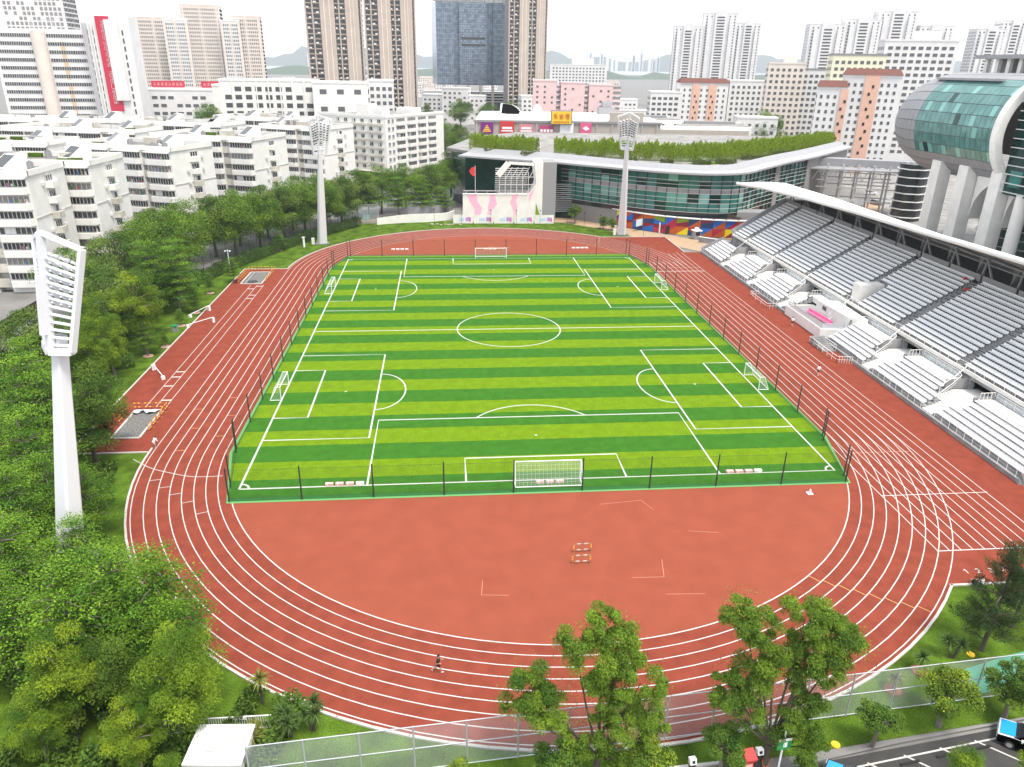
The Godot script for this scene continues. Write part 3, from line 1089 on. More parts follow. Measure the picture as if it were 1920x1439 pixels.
	for q in [[12, -136, 22, -146, 1.9], [48, -122, 60, -121, 1.3], [74, -121, 86, -124, 1.2]]:
		part(rf, "roof_wall", boxm(Vector3(absf(q[2] - q[0]), q[4], 4.0), M.white_wall), Vector3((q[0] + q[2]) * 0.5, 17.1 + q[4] * 0.5, (q[1] + q[3]) * 0.5), Basis(Vector3.UP, 0.3))
	for q in [[56, -117], [90, -128], [108, -140], [69, -116]]:
		var sp := MB.new()
		sp.tube(Vector3(0, 0, 0), Vector3(0, 1.0, 0), 1.4, 0.9, 10)
		sp.tube(Vector3(0, 1.0, 0), Vector3(0, 1.5, 0), 0.9, 0.1, 10)
		part(rf, "skylight", sp.done(M.white), Vector3(q[0], 17.1, q[1]))
	# tall screen pavilion with open steel fins in front of the dark glass
	var w := thing("climbing_tower", "white and grey climbing tower with open steel fins before the glass hall", "tower", Vector3(11.3, 0, -102.6), 0.0)
	b_tower(w)
	# low white painted wall
	var c := thing("climbing_wall", "long white climbing wall with pink painted zigzags behind the far bend", "wall", Vector3(4.2, 0, -97.6), -0.03)
	var cb := MB.new()
	cb.box(Vector3(0, 4.1, -1.0), Vector3(19.5, 8.2, 1.6))
	part(c, "wall_face", cb.done(M.white_wall))
	for z in [[-8.4, [0.0, 8.1, 2.6, 8.1, 3.0, 6.0, 4.3, 4.2, 3.6, 1.0, 2.0, 0.6, 2.2, 4.0, 0.8, 6.0]], [-2.2, [0.6, 8.1, 1.8, 8.1, 2.6, 5.4, 0.9, 3.4, 1.0, 1.6, -0.4, 1.6, 0.0, 5.0]], [4.0, [1.0, 8.1, 2.4, 8.1, 2.0, 6.2, 2.4, 4.6, 1.9, 0.8, 1.5, 0.8, 1.3, 3.2, 0.2, 5.8]]]:
		var zb := MB.new()
		var pl := pv(z[1])
		var tr := Geometry2D.triangulate_polygon(pl)
		for i in range(0, tr.size(), 3):
			var q := [pl[tr[i]], pl[tr[i + 1]], pl[tr[i + 2]]]
			zb.tri(Vector3(q[0].x, q[0].y, 0.03), Vector3(q[1].x, q[1].y, 0.03), Vector3(q[2].x, q[2].y, 0.03))
			for m in 3:
				zb.n[zb.n.size() - 1 - m] = Vector3(0, 0, 1)
		part(c, "painted_band", zb.done(M.pale_pink), Vector3(z[0], 0, -0.19))
	var tb := MB.new()
	tb.bar(Vector3(-9.6, 9.2, 0.2), Vector3(9.6, 9.2, 0.2), 0.25)
	for i in 7:
		var x := -9.2 + i * 3.05
		tb.bar(Vector3(x, 8.2, -0.6), Vector3(x + 0.9, 9.2, 0.2), 0.14)
	part(c, "top_truss", tb.done(M.grey_metal))
	# banner boards in front
	var rngb := RandomNumberGenerator.new()
	rngb.seed = 4
	for i in 5:
		var bd := thing("banner_board", "%s white banner with blue and magenta print under the climbing wall" % ["first", "second", "third", "fourth", "fifth"][i], "banner", Vector3(-5.6 + i * 6.0, 0, -95.8 + i * 0.15), 0.0, "printed banners under the climbing wall")
		part(bd, "panel", boxm(Vector3(5.7, 2.5, 0.12), M.white_wall), Vector3(0, 1.3, 0))
		for q in [[1.4, 1.3, 1.2, 1.1, mat("print_violet_%d" % i, L(0.45, 0.25, 0.62), 0.8)], [2.1, 1.15, 0.5, 1.3, M.pink], [-0.4, 1.2, 1.6, 0.8, mat("print_blue_%d" % i, L(0.45, 0.58, 0.78), 0.8)]]:
			part(bd, "print", boxm(Vector3(q[2], q[3], 0.02), q[4]), Vector3(q[0], q[1], 0.075), Basis(Vector3(0, 0, 1), rngb.randf_range(-0.3, 0.3)))

func b_tower(w: Node3D):
	var b := MB.new()
	b.prism(pv([6.8, -4.0, 10.8, -4.0, 10.8, 4.0, 6.8, 4.0]), 0.0, 17.2)
	part(w, "grey_shaft", b.done(M.mid_grey))
	b = MB.new()
	var pl := pv([2.2, 0, 6.8, 0, 6.8, 17.2, 4.2, 17.2, 4.8, 11.0, 2.6, 7.6, 2.0, 3.2])
	var tr := Geometry2D.triangulate_polygon(pl)
	for s in [1.0, -1.0]:
		for i in range(0, tr.size(), 3):
			var z: float = 4.05 if s > 0 else -3.9
			b.tri(Vector3(pl[tr[i]].x, pl[tr[i]].y, z), Vector3(pl[tr[i + 1]].x, pl[tr[i + 1]].y, z), Vector3(pl[tr[i + 2]].x, pl[tr[i + 2]].y, z))
			for m in 3:
				b.n[b.n.size() - 1 - m] = Vector3(0, 0, s)
	for i in pl.size():
		var p := pl[i]
		var q := pl[(i + 1) % pl.size()]
		b.quad(Vector3(p.x, p.y, 4.05), Vector3(q.x, q.y, 4.05), Vector3(q.x, q.y, -3.9), Vector3(p.x, p.y, -3.9))
	part(w, "white_panel", b.done(M.white_wall))
	var cols := [M.pale_pink, M.mosaic_crimson, mat("teal", L(0.02, 0.25, 0.30), 0.6), M.cream_wall, M.mosaic_green]
	var tris := [[2.2, 7.2, 4.6, 10.2, 2.4, 4.4], [-1.2, 5.2, 2.4, 4.6, 2.0, 3.4], [1.2, 5.4, 2.5, 7.4, 2.2, 4.2], [-3.4, 5.4, -1.0, 6.0, -1.2, 8.2], [4.8, 0.4, 6.7, 0.4, 4.9, 5.6]]
	for i in tris.size():
		b = MB.new()
		var t: Array = tris[i]
		b.tri(Vector3(t[0], t[1], 4.12), Vector3(t[2], t[3], 4.12), Vector3(t[4], t[5], 4.12))
		b.tri(Vector3(t[0], t[1], 4.02), Vector3(t[4], t[5], 4.02), Vector3(t[2], t[3], 4.02))
		part(w, "painted_facet", b.done(cols[i]))
	b = MB.new()
	b.bar(Vector3(-6.5, 13.4, 4.0), Vector3(-3.4, 17.0, 4.0), 1.0, 1.6)
	b.bar(Vector3(-3.4, 17.0, 4.0), Vector3(4.0, 16.6, 4.0), 0.5, 0.8)
	part(w, "cornice", b.done(M.white_wall))
	# fins and lattice
	for i in 22:
		part(w, "fin", boxm(Vector3(9.6, 0.12, 0.5), M.window_frame), Vector3(-2.6 + 0.02 * i, 2.4 + i * 0.6, 0.4))
	b = MB.new()
	for i in 7:
		var x := -6.0 + i * 1.7
		b.bar(Vector3(x, 6.0, 3.9), Vector3(x, 14.5, 3.9), 0.16)
		b.bar(Vector3(x, 12.4, 3.9), Vector3(x + 2.0, 15.8, 3.9), 0.16)
	for y in [8.4, 10.8, 13.0]:
		b.bar(Vector3(-6.2, y, 3.9), Vector3(4.6, y, 3.9), 0.16)
	part(w, "lattice", b.done(M.window_frame))
	for i in 14:
		part(w, "rear_fin", boxm(Vector3(6.0, 0.12, 0.4), M.window_frame), Vector3(13.6, 2.2 + i * 0.62, -1.0))
	b = MB.new()
	b.span(Vector3(-6.5, 0.0, -2.5), Vector3(6.8, 14.0, -2.2))
	part(w, "rear_screen", b.done(M.glass_dark))

# ---------------------------------------------------------------- arena with glazed drum, east of the stand
func make_arena():
	var g := thing("arena_building", "large arena with a horizontal green glass drum raised on tall white piers", "building", Vector3(120.5, 0, -34))
	var R := 12.2
	var cy := 31.0
	var rad := func(z: float) -> float:
		return R if z > -32.0 else R * sqrt(maxf(0.12, 1.0 - pow((-32.0 - z) / 19.5, 2.0)))
	var pos := func(z: float, a: float, off: float) -> Vector3:
		var r: float = rad.call(z) + off
		return Vector3(-r * cos(a), cy + r * sin(a), z)
	var sh := MB.new()
	var na := 28
	for i in 24:
		var za := -49.5 + 49.5 * i / 24.0
		var zb := -49.5 + 49.5 * (i + 1) / 24.0
		for j in na:
			var a := lerpf(-1.45, PI + 0.6, float(j) / na)
			var b := lerpf(-1.45, PI + 0.6, float(j + 1) / na)
			sh.quad(pos.call(za, a, -0.25), pos.call(zb, a, -0.25), pos.call(zb, b, -0.25), pos.call(za, b, -0.25))
	# far end disc
	for j in na:
		var a := lerpf(-1.45, PI + 0.6, float(j) / na)
		var b := lerpf(-1.45, PI + 0.6, float(j + 1) / na)
		sh.tri(Vector3(0, cy, -49.5), pos.call(-49.5, b, -0.25), pos.call(-49.5, a, -0.25))
	part(g, "drum_shell", sh.done(M.mid_grey))
	var rng := RandomNumberGenerator.new()
	rng.seed = 8
	var cols := 26
	for i in cols:
		var za := -49.0 + 47.5 * i / cols
		var zb := -49.0 + 47.5 * (i + 1) / cols
		for j in 18:
			var a := lerpf(-1.35, 2.3, j / 18.0)
			var b := lerpf(-1.35, 2.3, (j + 1) / 18.0)
			var glass := za > -32.5 and j >= 4 and j <= 11
			if j <= 2 and za < -38.0:
				continue
			var m: Material = M.silver_panel
			if glass:
				m = M.drum_glass if rng.randf() < 0.85 else (M.glass_green_pale if rng.randf() < 0.6 else M.glass_green_dark)
			var e := 0.05
			var ea := 0.006
			var mb := MB.new()
			mb.quad(pos.call(za + e, a + ea, 0.0), pos.call(zb - e, a + ea, 0.0), pos.call(zb - e, b - ea, 0.0), pos.call(za + e, b - ea, 0.0))
			if (mb.n[0]).dot(Vector3(-cos(a), sin(a), 0)) < 0.0:
				for q in mb.n.size():
					mb.n[q] = -mb.n[q]
			part(g, "pane" if glass else "cladding_panel", mb.done(m))
	# gutter step along the upper flank
	var gb := MB.new()
	var p0: Vector3 = pos.call(-34.0, 1.02, 0.35)
	var p1: Vector3 = pos.call(-10.0, 1.02, 0.35)
	gb.bar(p0, p1, 1.0, 0.5)
	part(g, "gutter", gb.done(M.silver_panel))
	# white end ring
	var rb := MB.new()
	for j in 32:
		var a := lerpf(-1.5, 3.4, j / 32.0)
		var b := lerpf(-1.5, 3.4, (j + 1) / 32.0)
		for q in [[-1.4, 0.55], [0.2, 0.55]]:
			pass
		rb.quad(pos.call(-1.5, a, 0.5), pos.call(0.3, a, 0.5), pos.call(0.3, b, 0.5), pos.call(-1.5, b, 0.5))
		rb.quad(pos.call(0.3, a, 0.5), pos.call(0.3, a, -1.2), pos.call(0.3, b, -1.2), pos.call(0.3, b, 0.5))
		rb.quad(pos.call(-1.5, a, -0.4), pos.call(-1.5, a, 0.5), pos.call(-1.5, b, 0.5), pos.call(-1.5, b, -0.4))
	part(g, "end_ring", rb.done(M.white_wall))
	# dark glass wing beyond the ring
	var wg := MB.new()
	wg.span(Vector3(-8.5, 18.6, 0.4), Vector3(40, 43.0, 60))
	part(g, "wing", wg.done(M.glass_green_dark))
	for i in 13:
		part(g, "wing_louvre", boxm(Vector3(0.7, 0.14, 59.0), M.window_frame), Vector3(-8.9, 19.2 + i * 1.85, 30.5))
	for i in 12:
		part(g, "wing_pane", boxm(Vector3(0.08, 3.4, 3.6), [M.glass_green, M.glass_green_dark, M.glass_blue][i % 3]), Vector3(-8.56, 22.0 + (i % 3) * 5.4, 4.0 + i * 4.6))
	# piers under the drum, the arches between them
	var zs := [-22.5, -12.0, -0.6, 6.5]
	for i in 4:
		var pb := MB.new()
		if i < 3:
			pb.prism(pv([-9.6, zs[i] - 1.7, -6.4, zs[i] - 1.7, -6.4, zs[i] + 1.7, -9.6, zs[i] + 1.7]), -0.1, 23.0)
		else:
			pb.tube(Vector3(-7.5, -0.1, zs[i]), Vector3(-7.5, 19.0, zs[i]), 1.4, 1.4, 16)
		part(g, "pier", pb.done(M.white_wall))
	for q in [[-10.0, -2.6], [1.4, 6.0]]:
		var ab := MB.new()
		var kk := 10
		var za: float = q[0]
		var zb: float = q[1]
		for i in kk:
			var t0 := float(i) / kk
			var t1 := float(i + 1) / kk
			var y0 := 11.0 + 9.0 * sqrt(maxf(0.0, 1.0 - pow(1.0 - t0, 2.0)))
			var y1 := 11.0 + 9.0 * sqrt(maxf(0.0, 1.0 - pow(1.0 - t1, 2.0)))
			var u0 := lerpf(za, zb, t0)
			var u1 := lerpf(za, zb, t1)
			ab.quad(Vector3(-7.0, y0, u0), Vector3(-7.0, y1, u1), Vector3(-7.0, 21.0, u1), Vector3(-7.0, 21.0, u0))
			ab.quad(Vector3(-7.0, y0, u0), Vector3(-4.0, y0, u0), Vector3(-4.0, y1, u1), Vector3(-7.0, y1, u1))
		part(g, "arch_web", ab.done(M.white_wall))
	# recessed glass drum of the lower floors
	var lb := MB.new()
	lb.tube(Vector3(10, 0, -6), Vector3(10, 20, -6), 13.5, 13.5, 40)
	lb.span(Vector3(0, 0, 4), Vector3(40, 19.0, 60))
	part(g, "lower_wall", lb.done(M.glass_green_dark))
	for i in 9:
		var lr := MB.new()
		for j in 24:
			var a := lerpf(1.6, 4.4, j / 24.0)
			var b := lerpf(1.6, 4.4, (j + 1) / 24.0)
			lr.bar(Vector3(10 + 13.8 * cos(a), 2.0 + i * 2.0, -6 + 13.8 * sin(a)), Vector3(10 + 13.8 * cos(b), 2.0 + i * 2.0, -6 + 13.8 * sin(b)), 0.14)
		lr.bar(Vector3(-0.3, 2.0 + i * 2.0, 4), Vector3(-0.3, 2.0 + i * 2.0, 60), 0.16)
		part(g, "lower_rail", lr.done(M.grey_metal))
	# octagonal glass stair tower with white ledges
	var sb := MB.new()
	sb.tube(Vector3(13.5, 0, -67), Vector3(13.5, 17.0, -67), 4.4, 4.4, 8)
	part(g, "stair_tower", sb.done(M.glass_dark))
	for i in 7:
		var eb := MB.new()
		for j in 8:
			var a := TAU * j / 8.0
			var b := TAU * (j + 1) / 8.0
			eb.bar(Vector3(13.5 + 4.8 * sin(a), 1.2 + i * 2.4, -67 + 4.8 * cos(a)), Vector3(13.5 + 4.8 * sin(b), 1.2 + i * 2.4, -67 + 4.8 * cos(b)), 0.4, 0.26)
		part(g, "stair_ledge", eb.done(M.white))
	# roof pergola
	var cb := MB.new()
	cb.span(Vector3(2, 46.3, -34), Vector3(40, 47.2, -2))
	part(g, "pergola_roof", cb.done(M.silver_panel))
	for i in 8:
		part(g, "pergola_post", boxm(Vector3(0.9, 4.6, 1.2), M.white_wall), Vector3(3.5, 44.0, -31.0 + i * 4.0))
	var hb := MB.new()
	hb.span(Vector3(8, 41.0, -33), Vector3(40, 46.3, -2))
	part(g, "plant_room", hb.done(M.tan_grey))
	# steel frame footbridge between the hall and the arena
	var f := thing("steel_frame", "tall pale steel frame with a covered walkway between the hall and the arena", "frame", Vector3(118, 0, -112), -0.42)
	for r in 2:
		for i in 5:
			part(f, "post", boxm(Vector3(0.55, 15.5, 0.55), M.grey_metal), Vector3(-5.5 + i * 4.6, 7.75, -r * 9.0))
	for y in [4.2, 8.2, 10.4, 13.0]:
		for r in 2:
			part(f, "beam", boxm(Vector3(23.0, 0.32, 0.32), M.grey_metal), Vector3(3.2, y, 0.45 - r * 9.0))
	var wb := MB.new()
	wb.span(Vector3(-14, 14.2, -11), Vector3(22, 16.4, -6.5))
	wb.span(Vector3(-14, 13.6, -6.4), Vector3(22, 14.0, 1.6))
	part(f, "walkway_roof", wb.done(M.silver_panel))
	var tb := MB.new()
	for i in 9:
		var x := -14.0 + i * 3.0
		tb.bar(Vector3(x, 13.6, -2), Vector3(x + 1.5, 10.2, -2), 0.18)
		tb.bar(Vector3(x + 1.5, 10.2, -2), Vector3(x + 3.0, 13.6, -2), 0.18)
	part(f, "truss", tb.done(M.white))
	var fb := thing("footbridge", "grey footbridge with rails climbing beside the glass hall", "bridge", Vector3(104, 0, -98), -0.75)
	var bb := MB.new()
	bb.box(Vector3(0, 6.0, 0), Vector3(24, 0.6, 3.2))
	bb.box(Vector3(-9, 2.9, 0), Vector3(0.8, 5.8, 0.8))
	bb.box(Vector3(9, 2.9, 0), Vector3(0.8, 5.8, 0.8))
	part(fb, "deck", bb.done(M.silver_panel))
	for s in [-1.5, 1.5]:
		var rr := MB.new()
		rr.bar(Vector3(-12, 7.4, s), Vector3(12, 7.4, s), 0.1)
		for i in 13:
			rr.bar(Vector3(-12 + i * 2.0, 6.3, s), Vector3(-12 + i * 2.0, 7.4, s), 0.08)
		part(fb, "railing", rr.done(M.white))

# ---------------------------------------------------------------- white apartment blocks by the street
var win_cache := {}
func window_mesh(w: float, h: float, kind: int) -> ArrayMesh:
	var key := "%.2f_%.2f_%d" % [w, h, kind]
	if win_cache.has(key):
		return win_cache[key]
	var g := MB.new()
	g.box(Vector3(0, 0, -0.12), Vector3(w, h, 0.1))
	var am := g.done([M.glass_dark, M.window_grey, M.glass_dark, M.tan_grey][kind])
	var f := MB.new()
	var k := maxi(2, int(w / (0.75 + 0.2 * (kind % 2))))
	for i in k + 1:
		f.box(Vector3(-w * 0.5 + w * i / k, 0, 0.0), Vector3(0.09, h, 0.16))
	f.box(Vector3(0, h * 0.5 - 0.05, 0), Vector3(w, 0.1, 0.16))
	f.box(Vector3(0, -h * 0.5 + 0.05, 0), Vector3(w, 0.1, 0.16))
	if kind == 1:
		f.box(Vector3(-w * 0.22, 0, -0.03), Vector3(w * 0.3, h * 0.85, 0.06))
	f.done(M.window_frame, am)
	if kind == 3 or kind == 2:
		var c := MB.new(true)
		var rng := RandomNumberGenerator.new()
		rng.seed = int(w * 100) + kind
		for i in 5:
			c.col = [Color(0.5, 0.12, 0.1), Color(0.6, 0.6, 0.62), Color(0.12, 0.2, 0.4), Color(0.4, 0.3, 0.2), Color(0.1, 0.25, 0.08)][i]
			c.box(Vector3(rng.randf_range(-0.42, 0.42) * w, -h * 0.2, 0.05), Vector3(0.35, h * rng.randf_range(0.3, 0.6), 0.1))
		c.done(M.painted, am)
	win_cache[key] = am
	return am

var bal_cache := {}
func balcony_mesh(w: float, m: Material) -> ArrayMesh:
	var key := "%.2f_%d" % [w, m.get_instance_id()]
	if bal_cache.has(key):
		return bal_cache[key]
	var b := MB.new()
	var pl := pv([-w * 0.5, 0.0, w * 0.5, 0.0, w * 0.5 - 0.5, 1.25, -w * 0.5 + 0.5, 1.25])
	b.prism(pl, 0.0, 1.25)
	bal_cache[key] = b.done(m)
	return bal_cache[key]

func apartment(label: String, se: Vector2, turn: float, bays: Array, depth: float, floors: int, low := 0, heads := 1, first_h := 1.5):
	var g := thing("apartment_block", label, "building", Vector3(se.x, 0, se.y), turn, "white apartment blocks along the street")
	var length := 0.0
	for w in bays:
		length += absf(w)
	var top := first_h + floors * 3.0
	var b := MB.new()
	var wx := 0.0
	for w in bays:
		var back := -1.9 if w < 0.0 else 0.0
		b.span(Vector3(wx - absf(w), -0.1, -depth), Vector3(wx, top, back))
		wx -= absf(w)
	part(g, "wall", b.done(M.white_wall))
	# parapet
	b = MB.new()
	for q in [[-length, 0.15, 0.3, 0.0], [-length, -depth, 0.3, -depth + 0.3], [-length - 0.01, -depth, -length + 0.3, 0.0], [-0.01, -depth, 0.3, 0.15]]:
		b.span(Vector3(q[0], top, q[1] - (0.3 if q[1] > 0.1 else 0.0)), Vector3(q[2], top + 1.1, q[3] + 0.15))
	part(g, "parapet", b.done(M.white_wall))
	part(g, "roof_floor", boxm(Vector3(length - 0.4, 0.1, depth - 0.4), M.concrete), Vector3(-length * 0.5, top + 0.05, -depth * 0.5))
	# a shallow string course half way up
	part(g, "string_course", boxm(Vector3(0.12, 0.25, depth), M.cream_wall), Vector3(0.06, first_h + 3.0 * floors * 0.62, -depth * 0.5))
	var x := 0.0
	var idx := 0
	for w in bays:
		if w > 0.0:
			for f in range(low, floors):
				var y := first_h + f * 3.0
				part(g, "balcony", balcony_mesh(w - 0.3, M.white_wall), Vector3(x - w * 0.5, y - 0.25, 0.0))
				part(g, "window", window_mesh(w - 0.6, 1.45, (f * 3 + idx * 5) % 4), Vector3(x - w * 0.5, y + 1.75, 0.14))
				if f == floors - 1:
					part(g, "balcony_hood", boxm(Vector3(w - 0.3, 0.25, 1.2), M.white_wall), Vector3(x - w * 0.5, y + 2.72, 0.6))
		else:
			# open stair well: landings and parapets across a real recess
			for f in range(low, floors + 1):
				part(g, "stair_parapet", boxm(Vector3(-w, 1.75, 0.2), M.cream_wall), Vector3(x + w * 0.5, first_h + f * 3.0 + 0.35, -0.12))
				part(g, "stair_landing", boxm(Vector3(-w, 0.2, 1.7), M.cream_wall), Vector3(x + w * 0.5, first_h + f * 3.0 - 0.1, -1.05))
		x -= absf(w)
		idx += 1
	# end wall: a column of barred windows
	for f in range(low, floors):
		var y := first_h + f * 3.0
		var bs := Basis(Vector3.UP, PI / 2)
		part(g, "window", window_mesh(2.6, 1.4, (f + idx) % 3), Vector3(0.14, y + 1.7, -depth * 0.52), bs)
		part(g, "balcony", balcony_mesh(3.2, M.cream_wall if f < floors - 2 else M.white_wall), Vector3(0.0, y - 0.1, -depth * 0.52), bs)
	var rr := RandomNumberGenerator.new()
	rr.seed = int(absf(se.x) * 10)
	for i in 7:
		var cx := -rr.randf_range(3.0, length - 3.0)
		var cz := -rr.randf_range(1.5, depth - 1.5)
		var k := rr.randi() % 4
		if k == 0:
			var tb := MB.new()
			tb.tube(Vector3(0, 0, 0), Vector3(0, 1.4, 0), 0.7, 0.7, 10); tb.tube(Vector3(0, 1.4, 0), Vector3(0, 1.7, 0), 0.7, 0.15, 10)
			part(g, "water_tank", tb.done(M.silver_panel), Vector3(cx, top + 0.1, cz))
		elif k == 1:
			part(g, "roof_planter", boxm(Vector3(3.0, 0.9, 0.8), M.lawn), Vector3(cx, top + 0.55, cz))
		elif k == 2:
			part(g, "roof_shed", boxm(Vector3(3.4, 1.7, 2.6), M.cream_wall), Vector3(cx, top + 0.95, cz))
		else:
			part(g, "roof_awning", boxm(Vector3(4.6, 0.12, 2.6), M.tan_grey), Vector3(cx, top + 1.9, cz))
			part(g, "awning_post", boxm(Vector3(0.12, 1.8, 0.12), M.galv), Vector3(cx, top + 0.95, cz))
	for f in range(low, floors):
		for i in 2:
			if rr.randf() < 0.55:
				part(g, "air_conditioner", boxm(Vector3(0.45, 0.6, 0.85), M.window_frame), Vector3(0.24, first_h + f * 3.0 + 0.9, -depth * (0.34 if i else 0.70)))
	for s in heads:
		stair_head(g, Vector3(-7.0 - s * 17.0, top + 0.1, -depth * 0.55))
	return g

func stair_head(g: Node3D, at: Vector3):
	var h := part(g, "stair_head", null, at, Basis(Vector3.UP, PI / 2 - 0.55))
	var b := MB.new()
	var pr := [Vector2(-2.6, 0), Vector2(2.6, 0), Vector2(2.6, 2.9), Vector2(0.6, 2.9), Vector2(-2.6, 0.7)]
	for z in [-2.0, 2.0]:
		for i in range(1, 4):
			b.tri(Vector3(pr[0].x, pr[0].y, z), Vector3(pr[i].x, pr[i].y, z), Vector3(pr[i + 1].x, pr[i + 1].y, z))
			if z < 0:
				for m in 3:
					b.n[b.n.size() - 1 - m] = Vector3(0, 0, -1)
	for i in 5:
		var p: Vector2 = pr[i]
		var q: Vector2 = pr[(i + 1) % 5]
		b.quad(Vector3(p.x, p.y, 2), Vector3(p.x, p.y, -2), Vector3(q.x, q.y, -2), Vector3(q.x, q.y, 2))
		var nn := Vector3(q.y - p.y, -(q.x - p.x), 0).normalized()
		for m in 6:
			b.n[b.n.size() - 1 - m] = nn
	h.mesh = b.done(M.white_wall)
	b = MB.new()
	b.quad(Vector3(-2.4, 0.84, 1.7), Vector3(0.5, 2.84, 1.7), Vector3(0.5, 2.84, -1.7), Vector3(-2.4, 0.84, -1.7))
	if b.n[0].y < 0:
		for m in 6:
			b.n[m] = -b.n[m]
	part(h, "solar_panel", b.done(M.glass_dark), Vector3(0, 0.06, 0))
	part(h, "door", boxm(Vector3(0.08, 2.0, 0.9), M.mid_grey), Vector3(2.63, 1.1, 0.6))

func make_apartments():
	apartment("white block at the picture's edge beside the tall near mast, blank end wall", Vector2(-89.5, -27.0), 0.0, [7.5, -2.6, 7.5], 15.0, 7, 0, 1)
	apartment("white block with red laundry balcony, second along the street from the near mast", Vector2(-85.0, -43.5), -0.06, [9.0, -2.6, 8.0, 8.0, -2.6, 8.0], 15.5, 7, 0, 2)
	apartment("white block third along the street, air conditioner on its end wall", Vector2(-77.5, -71.0), -0.40, [7.5, -1.4, 8.5, -1.4, 5.5, 8.0], 15.5, 7, 0, 2)
	apartment("white block fourth along the street above the round trees", Vector2(-64.2, -99.0), -0.34, [7.5, -2.4, 8.0, 8.0, 8.0], 18.0, 7, 1, 2)
	apartment("white block fifth along the street with a red plate on its end wall", Vector2(-50.5, -137.5), -0.52, [8.5, -2.4, 8.0, 8.0], 17.0, 7, 1, 2)
	# rows further back show their upper floors only
	apartment("rear white block behind the second street block, planted roof edge", Vector2(-112.0, -84.0), -0.15, [9.0, -2.6, 8.0, 8.0, -2.6, 8.0, 8.0], 14.0, 7, 4, 2)
	apartment("rear white block behind the third street block, three black roof panels", Vector2(-104.0, -122.0), -0.25, [9.0, -2.6, 8.0, 8.0, -2.6, 8.0, 8.0], 14.0, 7, 4, 2)
	apartment("rear white block behind the fourth street block", Vector2(-86.0, -150.0), -0.35, [8.0, -2.6, 8.0, 8.0, -2.6, 8.0], 14.0, 7, 4, 2)
	apartment("long rear white block before the red bannered office", Vector2(-124.0, -165.0), -0.12, [9.0, -2.6, 9.0, 9.0, -2.6, 9.0, 9.0, -2.6, 9.0], 13.0, 7, 4, 2)
	apartment("white block behind the far left mast's lamps", Vector2(-66.0, -178.0), -0.40, [8.0, -2.6, 8.0, 8.0, -2.6, 8.0], 14.0, 7, 4, 2)
	apartment("rear white block at the picture's edge with roof garden", Vector2(-150.0, -118.0), 0.05, [9.0, -2.6, 9.0, 9.0, -2.6, 9.0], 14.0, 7, 4, 2)
	corner_block()
	# old garage sheds under the trees
	var rng := RandomNumberGenerator.new()
	rng.seed = 31
	var nm := ["white", "black", "white", "grey", "dark", "white"]
	var sp := [[-86.0, 4.0, 0.1], [-83.5, -28.0, 0.05], [-76.2, -58.0, 0.25], [-71.0, -84.0, 0.35], [-61.5, -104.0, 0.4], [-79.2, -47.0, 0.2]]
	for i in 6:
		car(nm[i], "%s car parked by the street trees, %s from the near mast" % [nm[i], ["first", "second", "fourth", "fifth", "sixth", "third"][i]], Vector3(sp[i][0], 0, sp[i][1]), sp[i][2])

func corner_block():
	var g := thing("apartment_block", "big white corner block with blue tinted windows at the street end", "building", Vector3(-33.6, 0, -189.5), -0.58, "white apartment blocks along the street")
	var b := MB.new()
	b.span(Vector3(-34, -0.1, -42), Vector3(0, 23.2, 0))
	part(g, "wall", b.done(M.white_wall))
	b = MB.new()
	b.span(Vector3(-34.2, 23.2, -0.3), Vector3(0.2, 24.2, 0.2)); b.span(Vector3(-0.3, 23.2, -42.2), Vector3(0.2, 24.2, -0.3))
	part(g, "parapet", b.done(M.white_wall))
	part(g, "roof_floor", boxm(Vector3(33, 0.1, 41), M.pale_paving), Vector3(-17, 23.26, -21))
	for f in 7:
		var y := 2.6 + f * 2.95
		for i in 6:
			part(g, "window", window_mesh(1.7, 1.5, (f + i) % 2), Vector3(-3.0 - i * 4.2, y + 1.6, 0.12))
			if f > 0 and i % 2 == 0:
				part(g, "ledge", boxm(Vector3(7.4, 0.7, 0.7), M.cream_wall), Vector3(-5.0 - i * 4.2, y + 0.25, 0.36))
		var bs := Basis(Vector3.UP, PI / 2)
		for i in 2:
			part(g, "window", window_mesh(1.3, 1.5, 0), Vector3(0.12, y + 1.6, -2.2 - i * 2.6), bs)
		for i in 4:
			part(g, "window", window_mesh(5.6, 1.5, (f + i * 3) % 3), Vector3(0.16, y + 1.7, -10.0 - i * 7.6), bs)
			part(g, "balcony", balcony_mesh(6.4, M.white_wall), Vector3(0, y - 0.2, -10.0 - i * 7.6), bs)
	part(g, "shop_front", boxm(Vector3(33, 2.2, 0.3), M.glass_dark), Vector3(-17, 1.3, 0.16))
	part(g, "shop_awning", boxm(Vector3(33, 0.3, 2.2), M.cream_wall), Vector3(-17, 2.6, 1.1))
	for q in [[-8, -8, 5, 3.0, 5], [-20, -14, 6, 4.2, 6], [-10, -30, 8, 2.4, 7]]:
		part(g, "roof_house", boxm(Vector3(q[2], q[3], q[4]), M.white_wall), Vector3(q[0], 23.3 + q[3] * 0.5, q[1]))

# ---------------------------------------------------------------- generic distant building
func wingrid(mb: MB, w: float, y0: float, y1: float, nx: int, ny: int, ww: float, wh: float, z: float, skip := 0.0, sd := 1):
	var rng := RandomNumberGenerator.new()
	rng.seed = sd
	for j in ny:
		var y := lerpf(y0, y1, (j + 0.5) / ny)
		for i in nx:
			if rng.randf() < skip:
				continue
			var x := -w * 0.5 + w * (i + 0.5) / nx
			mb.box(Vector3(x, y, z), Vector3(ww, wh, 0.14))

